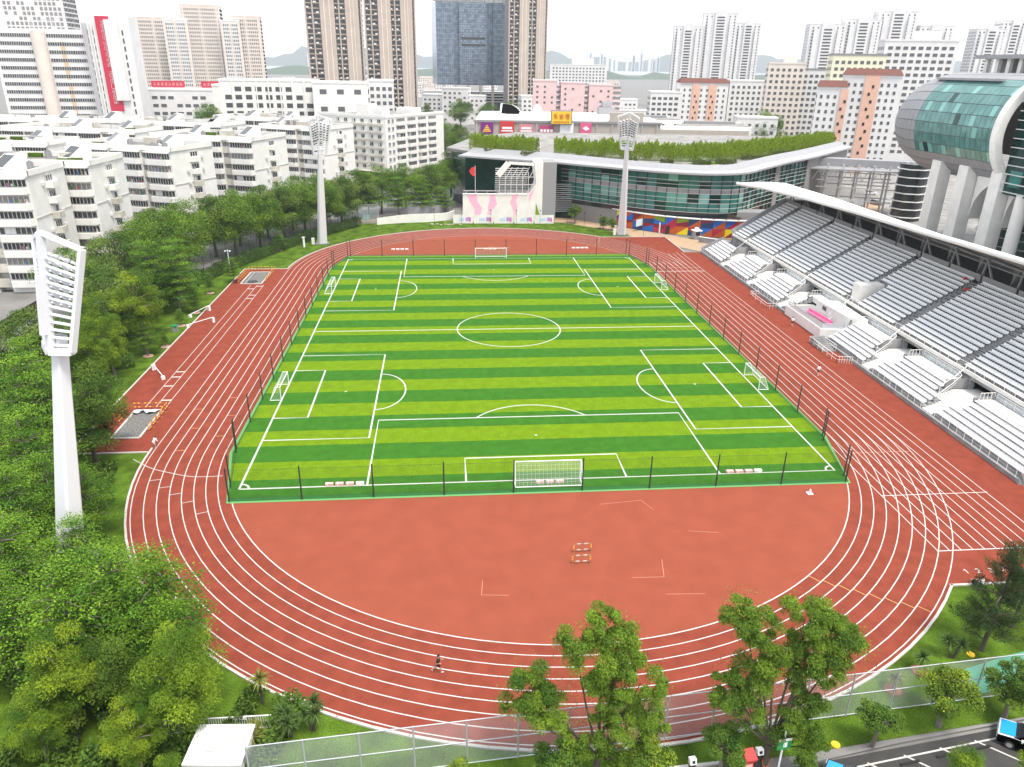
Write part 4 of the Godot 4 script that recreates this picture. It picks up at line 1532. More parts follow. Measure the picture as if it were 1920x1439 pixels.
func slab(called: String, label: String, cat: String, c: Vector2, w: float, d: float, h: float, turn: float, m: Material, nx: int, fl: float, ww: float, wh: float, opts := {}) -> Node3D:
	var g := thing(called, label, cat, Vector3(c.x, 0, c.y), turn, opts.get("group", ""))
	var b := MB.new()
	b.span(Vector3(-w * 0.5, -0.1, -d), Vector3(w * 0.5, h, 0))
	part(g, "wall", b.done(m))
	b = MB.new()
	var ny := int((h - 3.0) / fl)
	wingrid(b, w * 0.94, h - 1.6 - ny * fl, h - 1.6, nx, ny, ww, wh, 0.02, opts.get("skip", 0.0), int(absf(c.x) * 7))
	var nd := maxi(2, int(d / (w / nx)))
	for s in [-1.0, 1.0]:
		var sb := MB.new()
		wingrid(sb, d * 0.9, h - 1.6 - ny * fl, h - 1.6, nd, ny, ww, wh, 0.0)
		for i in sb.v.size():
			var p := sb.v[i]
			b.v.append(Vector3(s * (w * 0.5 + 0.02) + p.z, p.y, -d * 0.5 + p.x))
			var q := sb.n[i]
			b.n.append(Vector3(q.z * s, q.y, q.x))
	var wn := part(g, "windows", b.done(opts.get("glass", M.far_window)))
	wn.set_meta("kind", "stuff")
	b = MB.new()
	b.span(Vector3(-w * 0.5 - 0.2, h, -d - 0.2), Vector3(w * 0.5 + 0.2, h + 0.9, 0.2))
	part(g, "parapet", b.done(opts.get("cap", m)))
	if opts.has("house"):
		part(g, "roof_house", boxm(Vector3(w * 0.35, opts.house, d * 0.4), m), Vector3(w * 0.1, h + 0.9 + opts.house * 0.5, -d * 0.5))
	return g

func make_city():
	# office with window bands and a red banner
	var g := thing("office_block", "grey white office with window bands and rust stains behind the apartments", "building", Vector3(-204, 0, -291), 0.10)
	var b := MB.new()
	b.span(Vector3(-22, -0.1, -18), Vector3(21, 56, 0))
	part(g, "wall", b.done(M.far_white))
	var rng := RandomNumberGenerator.new()
	rng.seed = 3
	for f in 13:
		var y := 8.5 + f * 3.65
		for q in [[-20.5, -4.5], [2.5, 19.5]]:
			b = MB.new()
			b.span(Vector3(q[0], y, 0.0), Vector3(q[1], y + 1.5, 0.12))
			var am := b.done(M.window_grey)
			var fb := MB.new()
			for i in 17:
				fb.box(Vector3(lerpf(q[0], q[1], i / 16.0), y + 0.75, 0.1), Vector3(0.16, 1.6, 0.2))
			fb.done(M.window_frame, am)
			var vb := MB.new()
			for i in 5:
				vb.box(Vector3(rng.randf_range(q[0] + 1, q[1] - 1), y + 0.75, 0.12), Vector3(0.7, 1.4, 0.1))
			vb.done(M.glass_dark, am)
			part(g, "window_band", am)
	b = MB.new()
	b.tube(Vector3(-0.9, 0, 0.8), Vector3(-0.9, 55, 0.8), 3.2, 3.2, 16)
	part(g, "stair_turret", b.done(M.far_cream))
	for y in [52.0, 33.0]:
		part(g, "stain", boxm(Vector3(2.0, 17.0, 0.05), mat("stain_%d" % int(y), L(0.62, 0.46, 0.30), 0.9)), Vector3(9.0, y - 10, 0.03))
	b = MB.new()
	for i in 11:
		b.bar(Vector3(-4 + i * 3.2, 56, -3), Vector3(-4 + i * 3.2, 60 + i * 0.25, -3), 0.2)
	b.bar(Vector3(-4, 59.6, -3), Vector3(28, 62.4, -3), 0.2)
	part(g, "roof_frame", b.done(M.grey_metal))
	# slim slab next to it
	var t := thing("office_tower", "slim white office slab carrying the tall red banner", "building", Vector3(-172, 0, -289), 0.10)
	b = MB.new()
	b.span(Vector3(-11, -0.1, -16), Vector3(10.5, 62, 0)); b.span(Vector3(-0.5, 24, 0), Vector3(5.5, 60.5, 1.2))
	part(t, "wall", b.done(M.far_white))
	for i in 5:
		part(t, "fin", boxm(Vector3(0.6, 58, 0.8), M.grey_metal if i < 2 else M.far_white), Vector3(-10.6 + i * 1.3, 30, 0.3))
	for f in 14:
		for x in [-8.4, -6.5, 7.0]:
			part(t, "window", boxm(Vector3(0.7, 2.2, 0.12), M.window_grey), Vector3(x, 8 + f * 3.6, 0.06))
	var bn := thing("red_banner", "tall red banner with white characters hung on the office slab", "banner", Vector3(-173.2, 19.0, -288.2), 0.10)
	part(bn, "cloth", boxm(Vector3(6.2, 43.0, 0.15), M.banner_red), Vector3(0, 21.5, -0.3))
	rng.seed = 12
	for i in 14:
		var y := 39.5 - i * 2.55 - (1.9 if i > 7 else 0.0)
		glyph(bn, Vector3(0.1, y, -0.2), 2.4, ["", "", "chu", "", "", "", "", "", "", "", "chang", "", "", ""][i], rng, M.white)
	# grid faced tower cut by the picture's top
	slab("office_tower", "grey grid faced tower cut off by the picture's top edge", "building", Vector2(-296, -486), 40, 30, 110, 0.10, M.far_white, 13, 3.2, 1.9, 2.2, {"skip": 0.18, "glass": M.tan_grey})
	# residential cluster
	var spec := [[-258, -612, 30, 76, 9], [-236, -600, 20, 74, 6], [-216, -606, 32, 86, 9], [-190, -598, 16, 74, 5], [-178, -603, 24, 78, 7]]
	var lb := ["first", "second", "third and tallest", "fourth", "fifth"]
	for i in 5:
		var q: Array = spec[i]
		var r := slab("residential_tower", "%s pale tower of the hazy cluster behind the red banner" % lb[i], "building", Vector2(q[0], q[1]), q[2], 22, q[3], 0.15, M.far_cream if i % 2 == 0 else M.far_white, q[4] * 2, 3.0, q[2] / q[4] * 0.28, 1.7, {"house": 4.0, "group": "hazy towers behind the red banner"})
		for k in 3:
			part(r, "pier", boxm(Vector3(1.6, q[3], 0.8), M.far_cream), Vector3(lerpf(-0.42, 0.42, k / 2.0) * q[2], q[3] * 0.5, 0.4))
	# three tan towers
	tan_tower("first tan residential tower standing above the white school", Vector2(-80, -421), 36.0, 122.0, 0.08)
	tan_tower("second tan residential tower, just right of the first one", Vector2(-44, -424), 33.0, 124.0, 0.08)
	tan_tower("third tan residential tower, half hidden behind the blue glass office", Vector2(56, -506), 30.0, 130.0, 0.08)
	glass_tower()
	# white towers across the right half
	var wt := [[268, -786, 32, 86, "left of three white towers above the mall roof"], [305, -788, 38, 100, "tallest of three white towers above the mall roof"], [336, -782, 28, 90, "right of three white towers above the mall roof"], [384, -688, 36, 86, "first of four white towers behind the yellow block"], [420, -686, 35, 91, "second of four white towers behind the yellow block"], [457, -688, 38, 99, "third and tallest of four white towers behind the yellow block"], [495, -678, 33, 86, "fourth of four white towers behind the yellow block"], [551, -672, 28, 84, "white tower seen over the arena roof"], [574, -670, 24, 92, "white tower at the picture's edge over the arena roof"]]
	for i in wt.size():
		var q: Array = wt[i]
		var r := slab("white_tower", q[4], "building", Vector2(q[0], q[1]), q[2], 24, q[3], -0.25, M.far_white, 7, 3.0, 1.6, 1.6, {"group": "white towers on the skyline"})
		part(r, "bay_wall", boxm(Vector3(q[2] * 0.34, q[3] + 3.0, 1.6), M.far_white), Vector3(0, q[3] * 0.5 + 1.5, 0.8))
		b = MB.new()
		for f in int(q[3] / 3.0) - 1:
			b.box(Vector3(0, 3.0 + f * 3.0, 1.64), Vector3(q[2] * 0.22, 1.5, 0.12))
		var bb := part(r, "bay_windows", b.done(M.window_grey))
		bb.set_meta("kind", "stuff")
		for s in [-1.0, 1.0]:
			part(r, "side_bay", boxm(Vector3(q[2] * 0.12, q[3] - 4.0, 2.4), M.far_white), Vector3(s * q[2] * 0.32, q[3] * 0.5 - 2.0, 1.2))
	# pink slab row
	for i in 3:
		var r := slab("pink_block", ["pink slab with a blank end, first of the row behind the mall", "pink slab in the middle of the row behind the mall", "pink slab at the end of the row next to the round trees"][i], "building", Vector2(54 + i * 17.5, -379 + i * 3), 15.0, 13, 34 - i, -0.10, M.pink_wall, 3, 3.1, 1.3, 1.2, {"skip": 0.3, "group": "pink slabs behind the mall"})
		b = MB.new()
		for f in 10:
			b.box(Vector3(10.2, 3.0 + f * 3.1, -3.5), Vector3(5.0, 1.5, 3.0))
		part(r, "gallery", b.done(M.tan_grey))
		for f in 10:
			part(r, "gallery_rail", boxm(Vector3(5.0, 0.8, 0.2), M.pink_wall), Vector3(10.2, 1.7 + f * 3.1, -1.9))
	slab("white_block", "pale block with roof turrets behind the pink slabs", "building", Vector2(137, -742), 62, 20, 44, -0.05, M.far_white, 16, 3.1, 1.8, 1.5, {"house": 6.0})
	# blocks with red tiled roofs
	var rr := [[147, -347, 29, 34, "cream block under a long red roof behind the mall", 8], [177, -212, 23, 40.5, "white and peach block under red roofs beside the arena drum", 8], [160, -213, 12, 35.5, "narrower white block under a red roof left of the peach striped one", 4]]
	for i in rr.size():
		var q: Array = rr[i]
		var r := slab("red_roof_block", q[4], "building", Vector2(q[0], q[1]), q[2], 13, q[3], -0.42 if i else -0.1, M.far_white, q[5], 3.1, 1.1, 1.4, {"group": "blocks with red roofs"})
		b = MB.new()
		var w: float = q[2]
		var h: float = q[3] + 0.9
		b.quad(Vector3(-w * 0.52, h, 0.6), Vector3(w * 0.52, h, 0.6), Vector3(w * 0.47, h + 2.6, -5), Vector3(-w * 0.47, h + 2.6, -5))
		b.quad(Vector3(w * 0.52, h, -13.6), Vector3(-w * 0.52, h, -13.6), Vector3(-w * 0.47, h + 2.6, -8), Vector3(w * 0.47, h + 2.6, -8))
		b.quad(Vector3(-w * 0.47, h + 2.6, -5), Vector3(w * 0.47, h + 2.6, -5), Vector3(w * 0.47, h + 2.6, -8), Vector3(-w * 0.47, h + 2.6, -8))
		b.quad(Vector3(w * 0.52, h, 0.6), Vector3(w * 0.52, h, -13.6), Vector3(w * 0.47, h + 2.6, -8), Vector3(w * 0.47, h + 2.6, -5))
		b.quad(Vector3(-w * 0.52, h, -13.6), Vector3(-w * 0.52, h, 0.6), Vector3(-w * 0.47, h + 2.6, -5), Vector3(-w * 0.47, h + 2.6, -8))
		part(r, "roof", b.done(M.terracotta))
		for x in ([-0.17, 0.17] if i == 0 else [0.0] if i == 1 else [0.42]):
			part(r, "peach_strip", boxm(Vector3(w * (0.16 if i == 0 else 0.26), q[3] + (2.0 if i == 1 else 0.0), 0.5), M.peach_wall), Vector3(w * x, q[3] * 0.5, 0.22))
			for f in int(q[3] / 3.1) - 1:
				part(r, "stair_window", boxm(Vector3(1.0, 1.3, 0.12), M.glass_dark), Vector3(w * x + (0.6 if f % 2 else -0.6), 2.6 + f * 3.1, 0.5))
	# assorted blocks on the right
	slab("yellow_block", "pale yellow block with a flat green edged roof over the red roofed block", "building", Vector2(197, -264), 25, 15, 50, -0.3, mat("pale_yellow", L(0.72, 0.69, 0.52), 0.85), 8, 3.1, 1.7, 1.5, {"cap": M.tan_grey})
	slab("white_block", "tall white and peach block rising behind the arena drum", "building", Vector2(228, -264), 34, 16, 57, -0.3, M.far_white, 9, 3.1, 2.2, 1.5, {"house": 4.0})
	slab("peach_block", "peach and cream block left of the pale yellow one", "building", Vector2(184, -318), 20, 14, 46, -0.3, M.far_cream, 6, 3.1, 1.6, 1.5, {"house": 3.0})
	slab("white_block", "white block with a roof terrace above the dark round tree", "building", Vector2(203, -316), 19, 14, 43, -0.3, M.far_white, 6, 3.1, 1.8, 1.5, {"cap": M.tan_grey})
	slab("white_block", "white balcony block just left of the long red roof", "building", Vector2(124, -349), 18, 12, 29, -0.1, M.far_white, 5, 3.1, 2.2, 1.5)
	slab("white_block", "plain white block just right of the long red roof", "building", Vector2(176, -346), 27, 12, 36, -0.1, M.far_white, 8, 3.1, 1.5, 1.5)
	slab("white_block", "white block with a grey car porch right of the mall", "building", Vector2(148, -262), 20, 14, 20, -0.2, M.far_white, 5, 3.4, 1.5, 1.5)
	# school and white factory behind the corner block
	var sc := slab("school_building", "long white school wing behind the corner block", "building", Vector2(-88, -240), 42, 14, 35, 0.05, M.white_wall, 9, 3.4, 2.8, 1.9, {"skip": 0.05, "glass": M.window_grey})
	for i in 9:
		part(sc, "pilaster", boxm(Vector3(0.5, 35, 0.5), M.white_wall), Vector3(-20.6 + i * 5.15, 17.5, 0.25))
	slab("school_building", "white school tower with orange lettering between the two wings", "building", Vector2(-56, -236), 24, 14, 34.5, 0.05, M.white_wall, 3, 3.6, 3.0, 2.0, {"skip": 0.45})
	slab("school_building", "narrow white school wing next to the tan towers", "building", Vector2(-40, -262), 12, 14, 35, 0.05, M.far_white, 4, 3.2, 1.7, 1.6)
	slab("white_block", "long low white hall right of the red banner", "building", Vector2(-152, -318), 48, 16, 28, 0.08, M.far_white, 11, 4.0, 2.8, 1.6, {"skip": 0.2})
	slab("white_block", "plain white slab between the low hall and the school", "building", Vector2(-122, -300), 14, 14, 31, 0.08, M.white_wall, 1, 20.0, 0.5, 0.5)
	for i in 2:
		var rb := thing("red_sign_board", ["red rooftop sign board with pale writing, left of two", "red rooftop sign board with pale writing, right of two"][i], "sign", Vector3(-158 + i * 26, 28.9, -322), 0.08, "red rooftop sign boards")
		part(rb, "panel", boxm(Vector3(17, 3.2, 0.3), M.banner_red), Vector3(0, 2.2, 0))
		part(rb, "frame", boxm(Vector3(16, 0.8, 0.2), M.grey_metal), Vector3(0, 0.3, 0))
		rng.seed = 40 + i
		for k in 8:
			glyph(rb, Vector3(-6.6 + k * 1.9, 2.2, 0.2), 1.4, "", rng, M.far_cream)
	# low rise filler between the landmarks
	rng.seed = 77
	var fill := []
	for i in 46:
		var x := rng.randf_range(-330, 380)
		var z := rng.randf_range(-560, -380) if i < 30 else rng.randf_range(-1500, -850)
		if absf(x + 60) < 62 and z > -470:
			z -= 170
		if x > 35 and x < 130 and z > -440:
			x += 90
		if x < -140 and z > -430:
			z -= 120
		fill.append([x, z])
	for q in fill:
		var h := rng.randf_range(14, 26)
		var w := rng.randf_range(16, 34)
		slab("low_block", "small pale flat roofed block in the distant low rise quarter", "building", Vector2(q[0], q[1]), w, 12, h, rng.randf_range(-0.3, 0.3), M.far_white if rng.randf() < 0.7 else M.far_cream, int(w / 3.5), 3.2, 1.8, 1.4, {"group": "distant low rise quarter", "skip": 0.1})
	mall()

func glyph(parent: Node3D, at: Vector3, s: float, kind: String, rng: RandomNumberGenerator, m: Material):
	var b := MB.new()
	var st := []
	if kind == "chu":
		st = [[0, 0.5, 0, -0.45], [-0.3, 0.4, -0.3, 0.08], [-0.3, 0.08, 0.3, 0.08], [0.3, 0.4, 0.3, 0.08], [-0.42, -0.05, -0.42, -0.45], [-0.42, -0.45, 0.42, -0.45], [0.42, -0.05, 0.42, -0.45]]
	elif kind == "chang":
		st = [[-0.4, 0.35, 0.45, 0.35], [-0.35, 0.35, -0.45, -0.5], [0.0, 0.5, 0.05, 0.4]]
	elif kind == "le":
		st = [[-0.35, 0.42, 0.3, 0.5], [-0.3, 0.4, -0.38, 0.08], [-0.38, 0.08, 0.42, 0.08], [0.02, 0.3, 0.02, -0.48], [-0.22, -0.1, -0.4, -0.38], [0.2, -0.1, 0.42, -0.38], [0.02, -0.48, -0.1, -0.42]]
	elif kind == "an":
		st = [[0, 0.5, 0.04, 0.4], [-0.42, 0.34, 0.42, 0.34], [-0.42, 0.34, -0.44, 0.16], [0.42, 0.34, 0.36, 0.16], [-0.46, -0.02, 0.46, -0.02], [-0.05, 0.24, -0.28, -0.22], [-0.28, -0.22, 0.32, -0.48], [0.22, -0.02, -0.4, -0.48]]
	elif kind == "ju":
		st = [[-0.35, 0.46, 0.38, 0.46], [0.38, 0.46, 0.38, 0.24], [-0.35, 0.24, 0.38, 0.24], [-0.35, 0.46, -0.46, -0.48], [-0.2, 0.06, 0.46, 0.06], [0.14, 0.2, 0.14, -0.14], [-0.1, -0.14, 0.38, -0.14], [-0.1, -0.14, -0.1, -0.46], [0.38, -0.14, 0.38, -0.46], [-0.1, -0.46, 0.38, -0.46]]
	else:
		var hs := rng.randi_range(2, 4)
		for i in hs:
			var y := lerpf(0.42, -0.42, float(i) / (hs - 1))
			st.append([-0.4, y, 0.4, y])
		st.append([rng.randf_range(-0.1, 0.1), 0.5, rng.randf_range(-0.1, 0.1), -0.48])
		st.append([-0.3, rng.randf_range(-0.1, 0.3), -0.4, -0.45])
		st.append([0.3, rng.randf_range(-0.1, 0.3), 0.38, -0.45])
	for q in st:
		b.bar(Vector3(q[0] * s, q[1] * s, 0), Vector3(q[2] * s, q[3] * s, 0), s * 0.14, 0.08)
	part(parent, "character", b.done(m), at)

func tan_tower(label: String, c: Vector2, w: float, h: float, turn: float):
	var g := thing("residential_tower", label, "building", Vector3(c.x, 0, c.y), turn, "tan towers behind the school")
	var b := MB.new()
	b.span(Vector3(-w * 0.5, -0.1, -22), Vector3(w * 0.5, h, -0.8))
	part(g, "core", b.done(M.tan_grey))
	# tan piers and the darker balcony bays between them, in metres from the left edge at a width of 36
	var k := w / 36.0
	for q in [[9.6, 18.6, 1.4], [25.5, 34.0, 0.8], [-0.2, 0.8, 0.3], [4.4, 5.2, 0.4], [21.2, 22.0, 0.5], [35.2, 36.2, 0.2]]:
		part(g, "pier", boxm(Vector3((q[1] - q[0]) * k, h, q[2] + 1.0), M.tan), Vector3(-w * 0.5 + (q[0] + q[1]) * 0.5 * k, h * 0.5, q[2] * 0.5 - 0.5))
	for q in [[12.0, 12.6], [15.4, 15.9], [28.5, 29.0], [30.6, 31.0]]:
		part(g, "groove_strip", boxm(Vector3((q[1] - q[0]) * k, h, 0.2), M.far_cream), Vector3(-w * 0.5 + (q[0] + q[1]) * 0.5 * k, h * 0.5, 1.5 if q[0] < 20.0 else 0.9))
	var fl := MB.new()
	var dk := MB.new()
	var wh := MB.new()
	for f in int(h / 3.0):
		var y := 3.0 + f * 3.0
		for q in [[0.9, 4.3], [5.3, 9.5], [18.7, 21.1], [22.1, 25.4]]:
			var x0: float = -w * 0.5 + q[0] * k
			var x1: float = -w * 0.5 + q[1] * k
			fl.box(Vector3((x0 + x1) * 0.5, y, -0.35), Vector3(x1 - x0, 0.35, 0.9))
			dk.box(Vector3((x0 + x1) * 0.5, y + 1.5, -0.76), Vector3((x1 - x0) * 0.86, 1.7, 0.12))
			if (f + int(q[0])) % 2 == 0:
				wh.box(Vector3(x0 + (x1 - x0) * (0.3 if f % 4 < 2 else 0.65), y + 0.7, 0.0), Vector3((x1 - x0) * 0.42, 0.95, 0.5))
		dk.box(Vector3(w * 0.5 - 1.4 * k, y + 1.2, 0.0), Vector3(0.5, 1.4, 0.2))
		for i in 5:
			fl.box(Vector3(w * 0.5 + 0.2, y, -3.0 - i * 4.0), Vector3(0.5, 0.4, 2.6))
	for e in [[fl, M.tan, "floor_slabs"], [dk, M.glass_dark, "windows"], [wh, M.far_white, "balcony_fronts"]]:
		var o := part(g, e[2], e[0].done(e[1]))
		o.set_meta("kind", "stuff")

func glass_tower():
	var g := thing("glass_office", "blue grey glass office tower standing on tall podium columns", "building", Vector3(18, 0, -560), 0.10)
	var b := MB.new()
	var h := 90.0
	b.span(Vector3(-33, 27, -40), Vector3(33, h, 0))
	part(g, "core", b.done(M.glass_blue))
	# facade bays that step forward
	for q in [[-33, -19, 0.9], [-14, 9.0, 2.4], [14.5, 33, 0.9]]:
		part(g, "bay", boxm(Vector3(q[1] - q[0], h - 28.5, q[2]), M.glass_blue), Vector3((q[0] + q[1]) * 0.5, 27.5 + (h - 28.5) * 0.5, q[2] * 0.5))
		var ml := MB.new()
		var k := int((q[1] - q[0]) / 1.6)
		for i in k + 1:
			ml.box(Vector3(lerpf(q[0], q[1], float(i) / k), 27.5 + (h - 28.5) * 0.5, q[2] + 0.05), Vector3(0.16, h - 28.5, 0.14))
		for f in 17:
			ml.box(Vector3((q[0] + q[1]) * 0.5, 29.0 + f * 3.75, q[2] + 0.05), Vector3(q[1] - q[0], 0.3, 0.14))
		var o := part(g, "mullions", ml.done(M.glass_blue_pale))
		o.set_meta("kind", "stuff")
	var rng := RandomNumberGenerator.new()
	rng.seed = 6
	var pn := MB.new()
	for i in 90:
		pn.box(Vector3(-12.5 + rng.randi_range(0, 12) * 1.65, 31 + rng.randi_range(0, 15) * 3.75, 2.45), Vector3(1.3, 1.0, 0.1))
	var po := part(g, "pale_panes", pn.done(M.glass_blue_pale))
	po.set_meta("kind", "stuff")
	for y in [58.0, 63.0]:
		part(g, "plant_floor", boxm(Vector3(20, 1.8, 0.3), M.glass_dark), Vector3(-2.5, y, 2.45))
	part(g, "crown", boxm(Vector3(64, 4.0, 36), M.glass_blue_pale), Vector3(0, h + 4.5, -20))
	for i in 9:
		part(g, "crown_post", boxm(Vector3(1.0, 2.6, 1.0), M.tan_grey), Vector3(-31 + i * 7.75, h + 1.3, -1.0))
	for i in 6:
		part(g, "column", boxm(Vector3(2.0, 27, 2.0), M.tan), Vector3(-28 + i * 10.5, 13.5, 3.0))
	part(g, "podium", boxm(Vector3(92, 9.0, 30), M.glass_dark), Vector3(2, 17.0, -16))
	part(g, "podium_base", boxm(Vector3(70, 12.5, 26), M.glass_blue), Vector3(6, 6.2, -18))
	for i in 4:
		part(g, "podium_band", boxm(Vector3(93, 0.7, 30.6), M.window_frame), Vector3(2, 13.6 + i * 2.3, -16))

func mall():
	var g := thing("shopping_mall", "low tan shopping hall with advertising panels behind the roof garden", "building", Vector3(44, 0, -222), -0.09)
	var b := MB.new()
	b.span(Vector3(-41, -0.1, -60), Vector3(42, 20.5, 0))
	b.span(Vector3(19, 20.5, -2), Vector3(34, 24.5, 0.4))
	b.span(Vector3(42, -0.1, -50), Vector3(82, 17.5, -1))
	part(g, "wall", b.done(M.mall_wall))
	part(g, "roof", boxm(Vector3(82, 0.5, 59), M.white), Vector3(0.5, 20.8, -30.5))
	part(g, "roof", boxm(Vector3(40, 0.5, 48), M.white), Vector3(62, 17.8, -26))
	part(g, "roof_band", boxm(Vector3(84, 0.9, 0.5), M.mid_grey), Vector3(0.5, 20.2, 0.3))
	for i in 13:
		part(g, "pilaster", boxm(Vector3(0.5, 20, 0.4), M.grey_metal), Vector3(-40 + i * 6.7, 10, 0.2))
	var sg := thing("sign_board", "yellow rooftop sign with three red characters", "sign", Vector3(41.4, 19.2, -220.5), -0.09)
	part(sg, "panel", boxm(Vector3(8.6, 5.2, 0.4), M.yellow), Vector3(0, 2.9, 0))
	part(sg, "surround", boxm(Vector3(9.6, 6.0, 0.3), M.mid_grey), Vector3(0, 3.0, -0.2))
	var rng := RandomNumberGenerator.new()
	rng.seed = 1
	var ch := ["le", "an", "ju"]
	for i in 3:
		glyph(sg, Vector3(-2.6 + i * 2.6, 3.5, 0.26), 2.1, ch[i], rng, M.red)
	for i in 9:
		glyph(sg, Vector3(-3.2 + i * 0.8, 1.1, 0.26), 0.6, "", rng, M.red)
	var ads := [[-35.5, 5.6, 4.6, M.purple, "purple advert panel with a pale pagoda shape"], [-26.5, 6.4, 5.2, M.red, "red advert panel with white writing"], [-18.0, 6.2, 4.0, mat("ad_pink", L(0.62, 0.22, 0.26), 0.8), "dull pink advert panel with pale writing"], [-9.0, 6.4, 3.8, mat("ad_plum", L(0.42, 0.06, 0.16), 0.8), "plum advert panel with four white squares"], [0.0, 6.0, 4.8, M.white, "white advert panel with a small dark mark"], [8.5, 5.0, 5.0, mat("ad_rose", L(0.66, 0.10, 0.24), 0.8), "rose advert panel with a white leaf shape"]]
	for i in ads.size():
		var q: Array = ads[i]
		var a := thing("advert_panel", q[4] + " on the tan shopping hall", "poster", Vector3(44 + q[0] * 0.996, 15.0, -221.3 + q[0] * 0.09), -0.09, "advert panels on the shopping hall")
		part(a, "panel", boxm(Vector3(q[1], q[2], 0.25), q[3]), Vector3(0, q[2] * 0.5, 0))
		b = MB.new()
		if i == 0:
			for k in 4:
				b.box(Vector3(0, 0.9 + k * 0.75, 0.16), Vector3(3.6 - k * 0.9, 0.5, 0.05))
			part(a, "print", b.done(M.yellow))
		elif i == 3:
			for k in 4:
				b.box(Vector3(-2.2 + k * 1.5, 1.5, 0.16), Vector3(1.1, 1.1, 0.05))
			part(a, "print", b.done(M.white))
		elif i == 4:
			b.bar(Vector3(1.0, 3.6, 0.16), Vector3(1.2, 1.6, 0.16), 0.2, 0.05); b.bar(Vector3(0.2, 1.6, 0.16), Vector3(1.2, 1.6, 0.16), 0.2, 0.05)
			part(a, "print", b.done(M.mid_grey))
		elif i == 5:
			b.prism(pv([-1.5, 0, 0, 1.1, 1.8, 0.4, 0.2, -0.9]), -0.03, 0.03)
			part(a, "print", b.done(M.white), Vector3(0, 2.8, 0.17), Basis(Vector3.RIGHT, PI / 2))
		else:
			b.box(Vector3(0, 2.4, 0.16), Vector3(q[1] * 0.7, 0.9, 0.05)); b.box(Vector3(0, 1.2, 0.16), Vector3(q[1] * 0.8, 0.6, 0.05))
			part(a, "print", b.done(M.white))
	# rooftop plant
	var un := [[-22, -40, 5, "white curved roof cowl at the left end of the shopping hall"], [-8, -44, 4, "white rounded roof dome on the shopping hall"], [27, -46, 6, "grey stepped cooling unit on the shopping hall roof"]]
	for i in 3:
		var u := thing("roof_unit", un[i][3], "roof vent", Vector3(44 + un[i][0], 21.1, -222 + un[i][1]), 0.0)
		b = MB.new()
		if i == 0:
			for k in 8:
				b.bar(Vector3(-2.5 + k * 0.7, 0, 0), Vector3(-2.0 + k * 0.7 + 0.12 * k, 4.6 - 0.05 * k * k, 0), 0.8, 5.0)
		elif i == 1:
			b.tube(Vector3(0, 0, 0), Vector3(0, 2.2, 0), 2.4, 2.3, 14); b.tube(Vector3(0, 2.2, 0), Vector3(0, 3.8, 0), 2.3, 1.4, 14); b.tube(Vector3(0, 3.8, 0), Vector3(0, 4.6, 0), 1.4, 0.2, 14)
		else:
			b.span(Vector3(-4, 0, -3), Vector3(4, 3.2, 3)); b.span(Vector3(-2.2, 3.2, -2), Vector3(2.2, 6.0, 2))
		part(u, "casing", b.done(M.white if i < 2 else M.silver_panel))
	var sh := [[86, -236, 30, 18, 20.5, 0.05, "white flat roofed hall right of the tan shopping hall"], [114, -228, 34, 20, 18.5, -0.12, "grey roofed open court building right of the shopping hall"]]
	for q in sh:
		var o := thing("low_hall", q[6], "building", Vector3(q[0], 0, q[1]), q[5])
		part(o, "wall", boxm(Vector3(q[2], q[4], q[3]), M.white_wall), Vector3(0, q[4] * 0.5, -q[3] * 0.5))
		part(o, "roof", boxm(Vector3(q[2] - 1.0, 0.3, q[3] - 1.0), M.pale_paving), Vector3(0, q[4] + 0.15, -q[3] * 0.5))
		part(o, "parapet", boxm(Vector3(q[2], 1.0, 0.3), M.white_wall), Vector3(0, q[4] + 0.5, -q[3] + 0.2))
		part(o, "roof_ridge", boxm(Vector3(q[2] * 0.7, 1.2, 3.0), M.mid_grey), Vector3(0, q[4] + 0.9, -q[3] * 0.6))
		for i in 5:
			part(o, "window", boxm(Vector3(1.4, 1.5, 0.12), M.glass_dark), Vector3(-q[2] * 0.4 + i * q[2] * 0.2, q[4] - 2.4, 0.05))

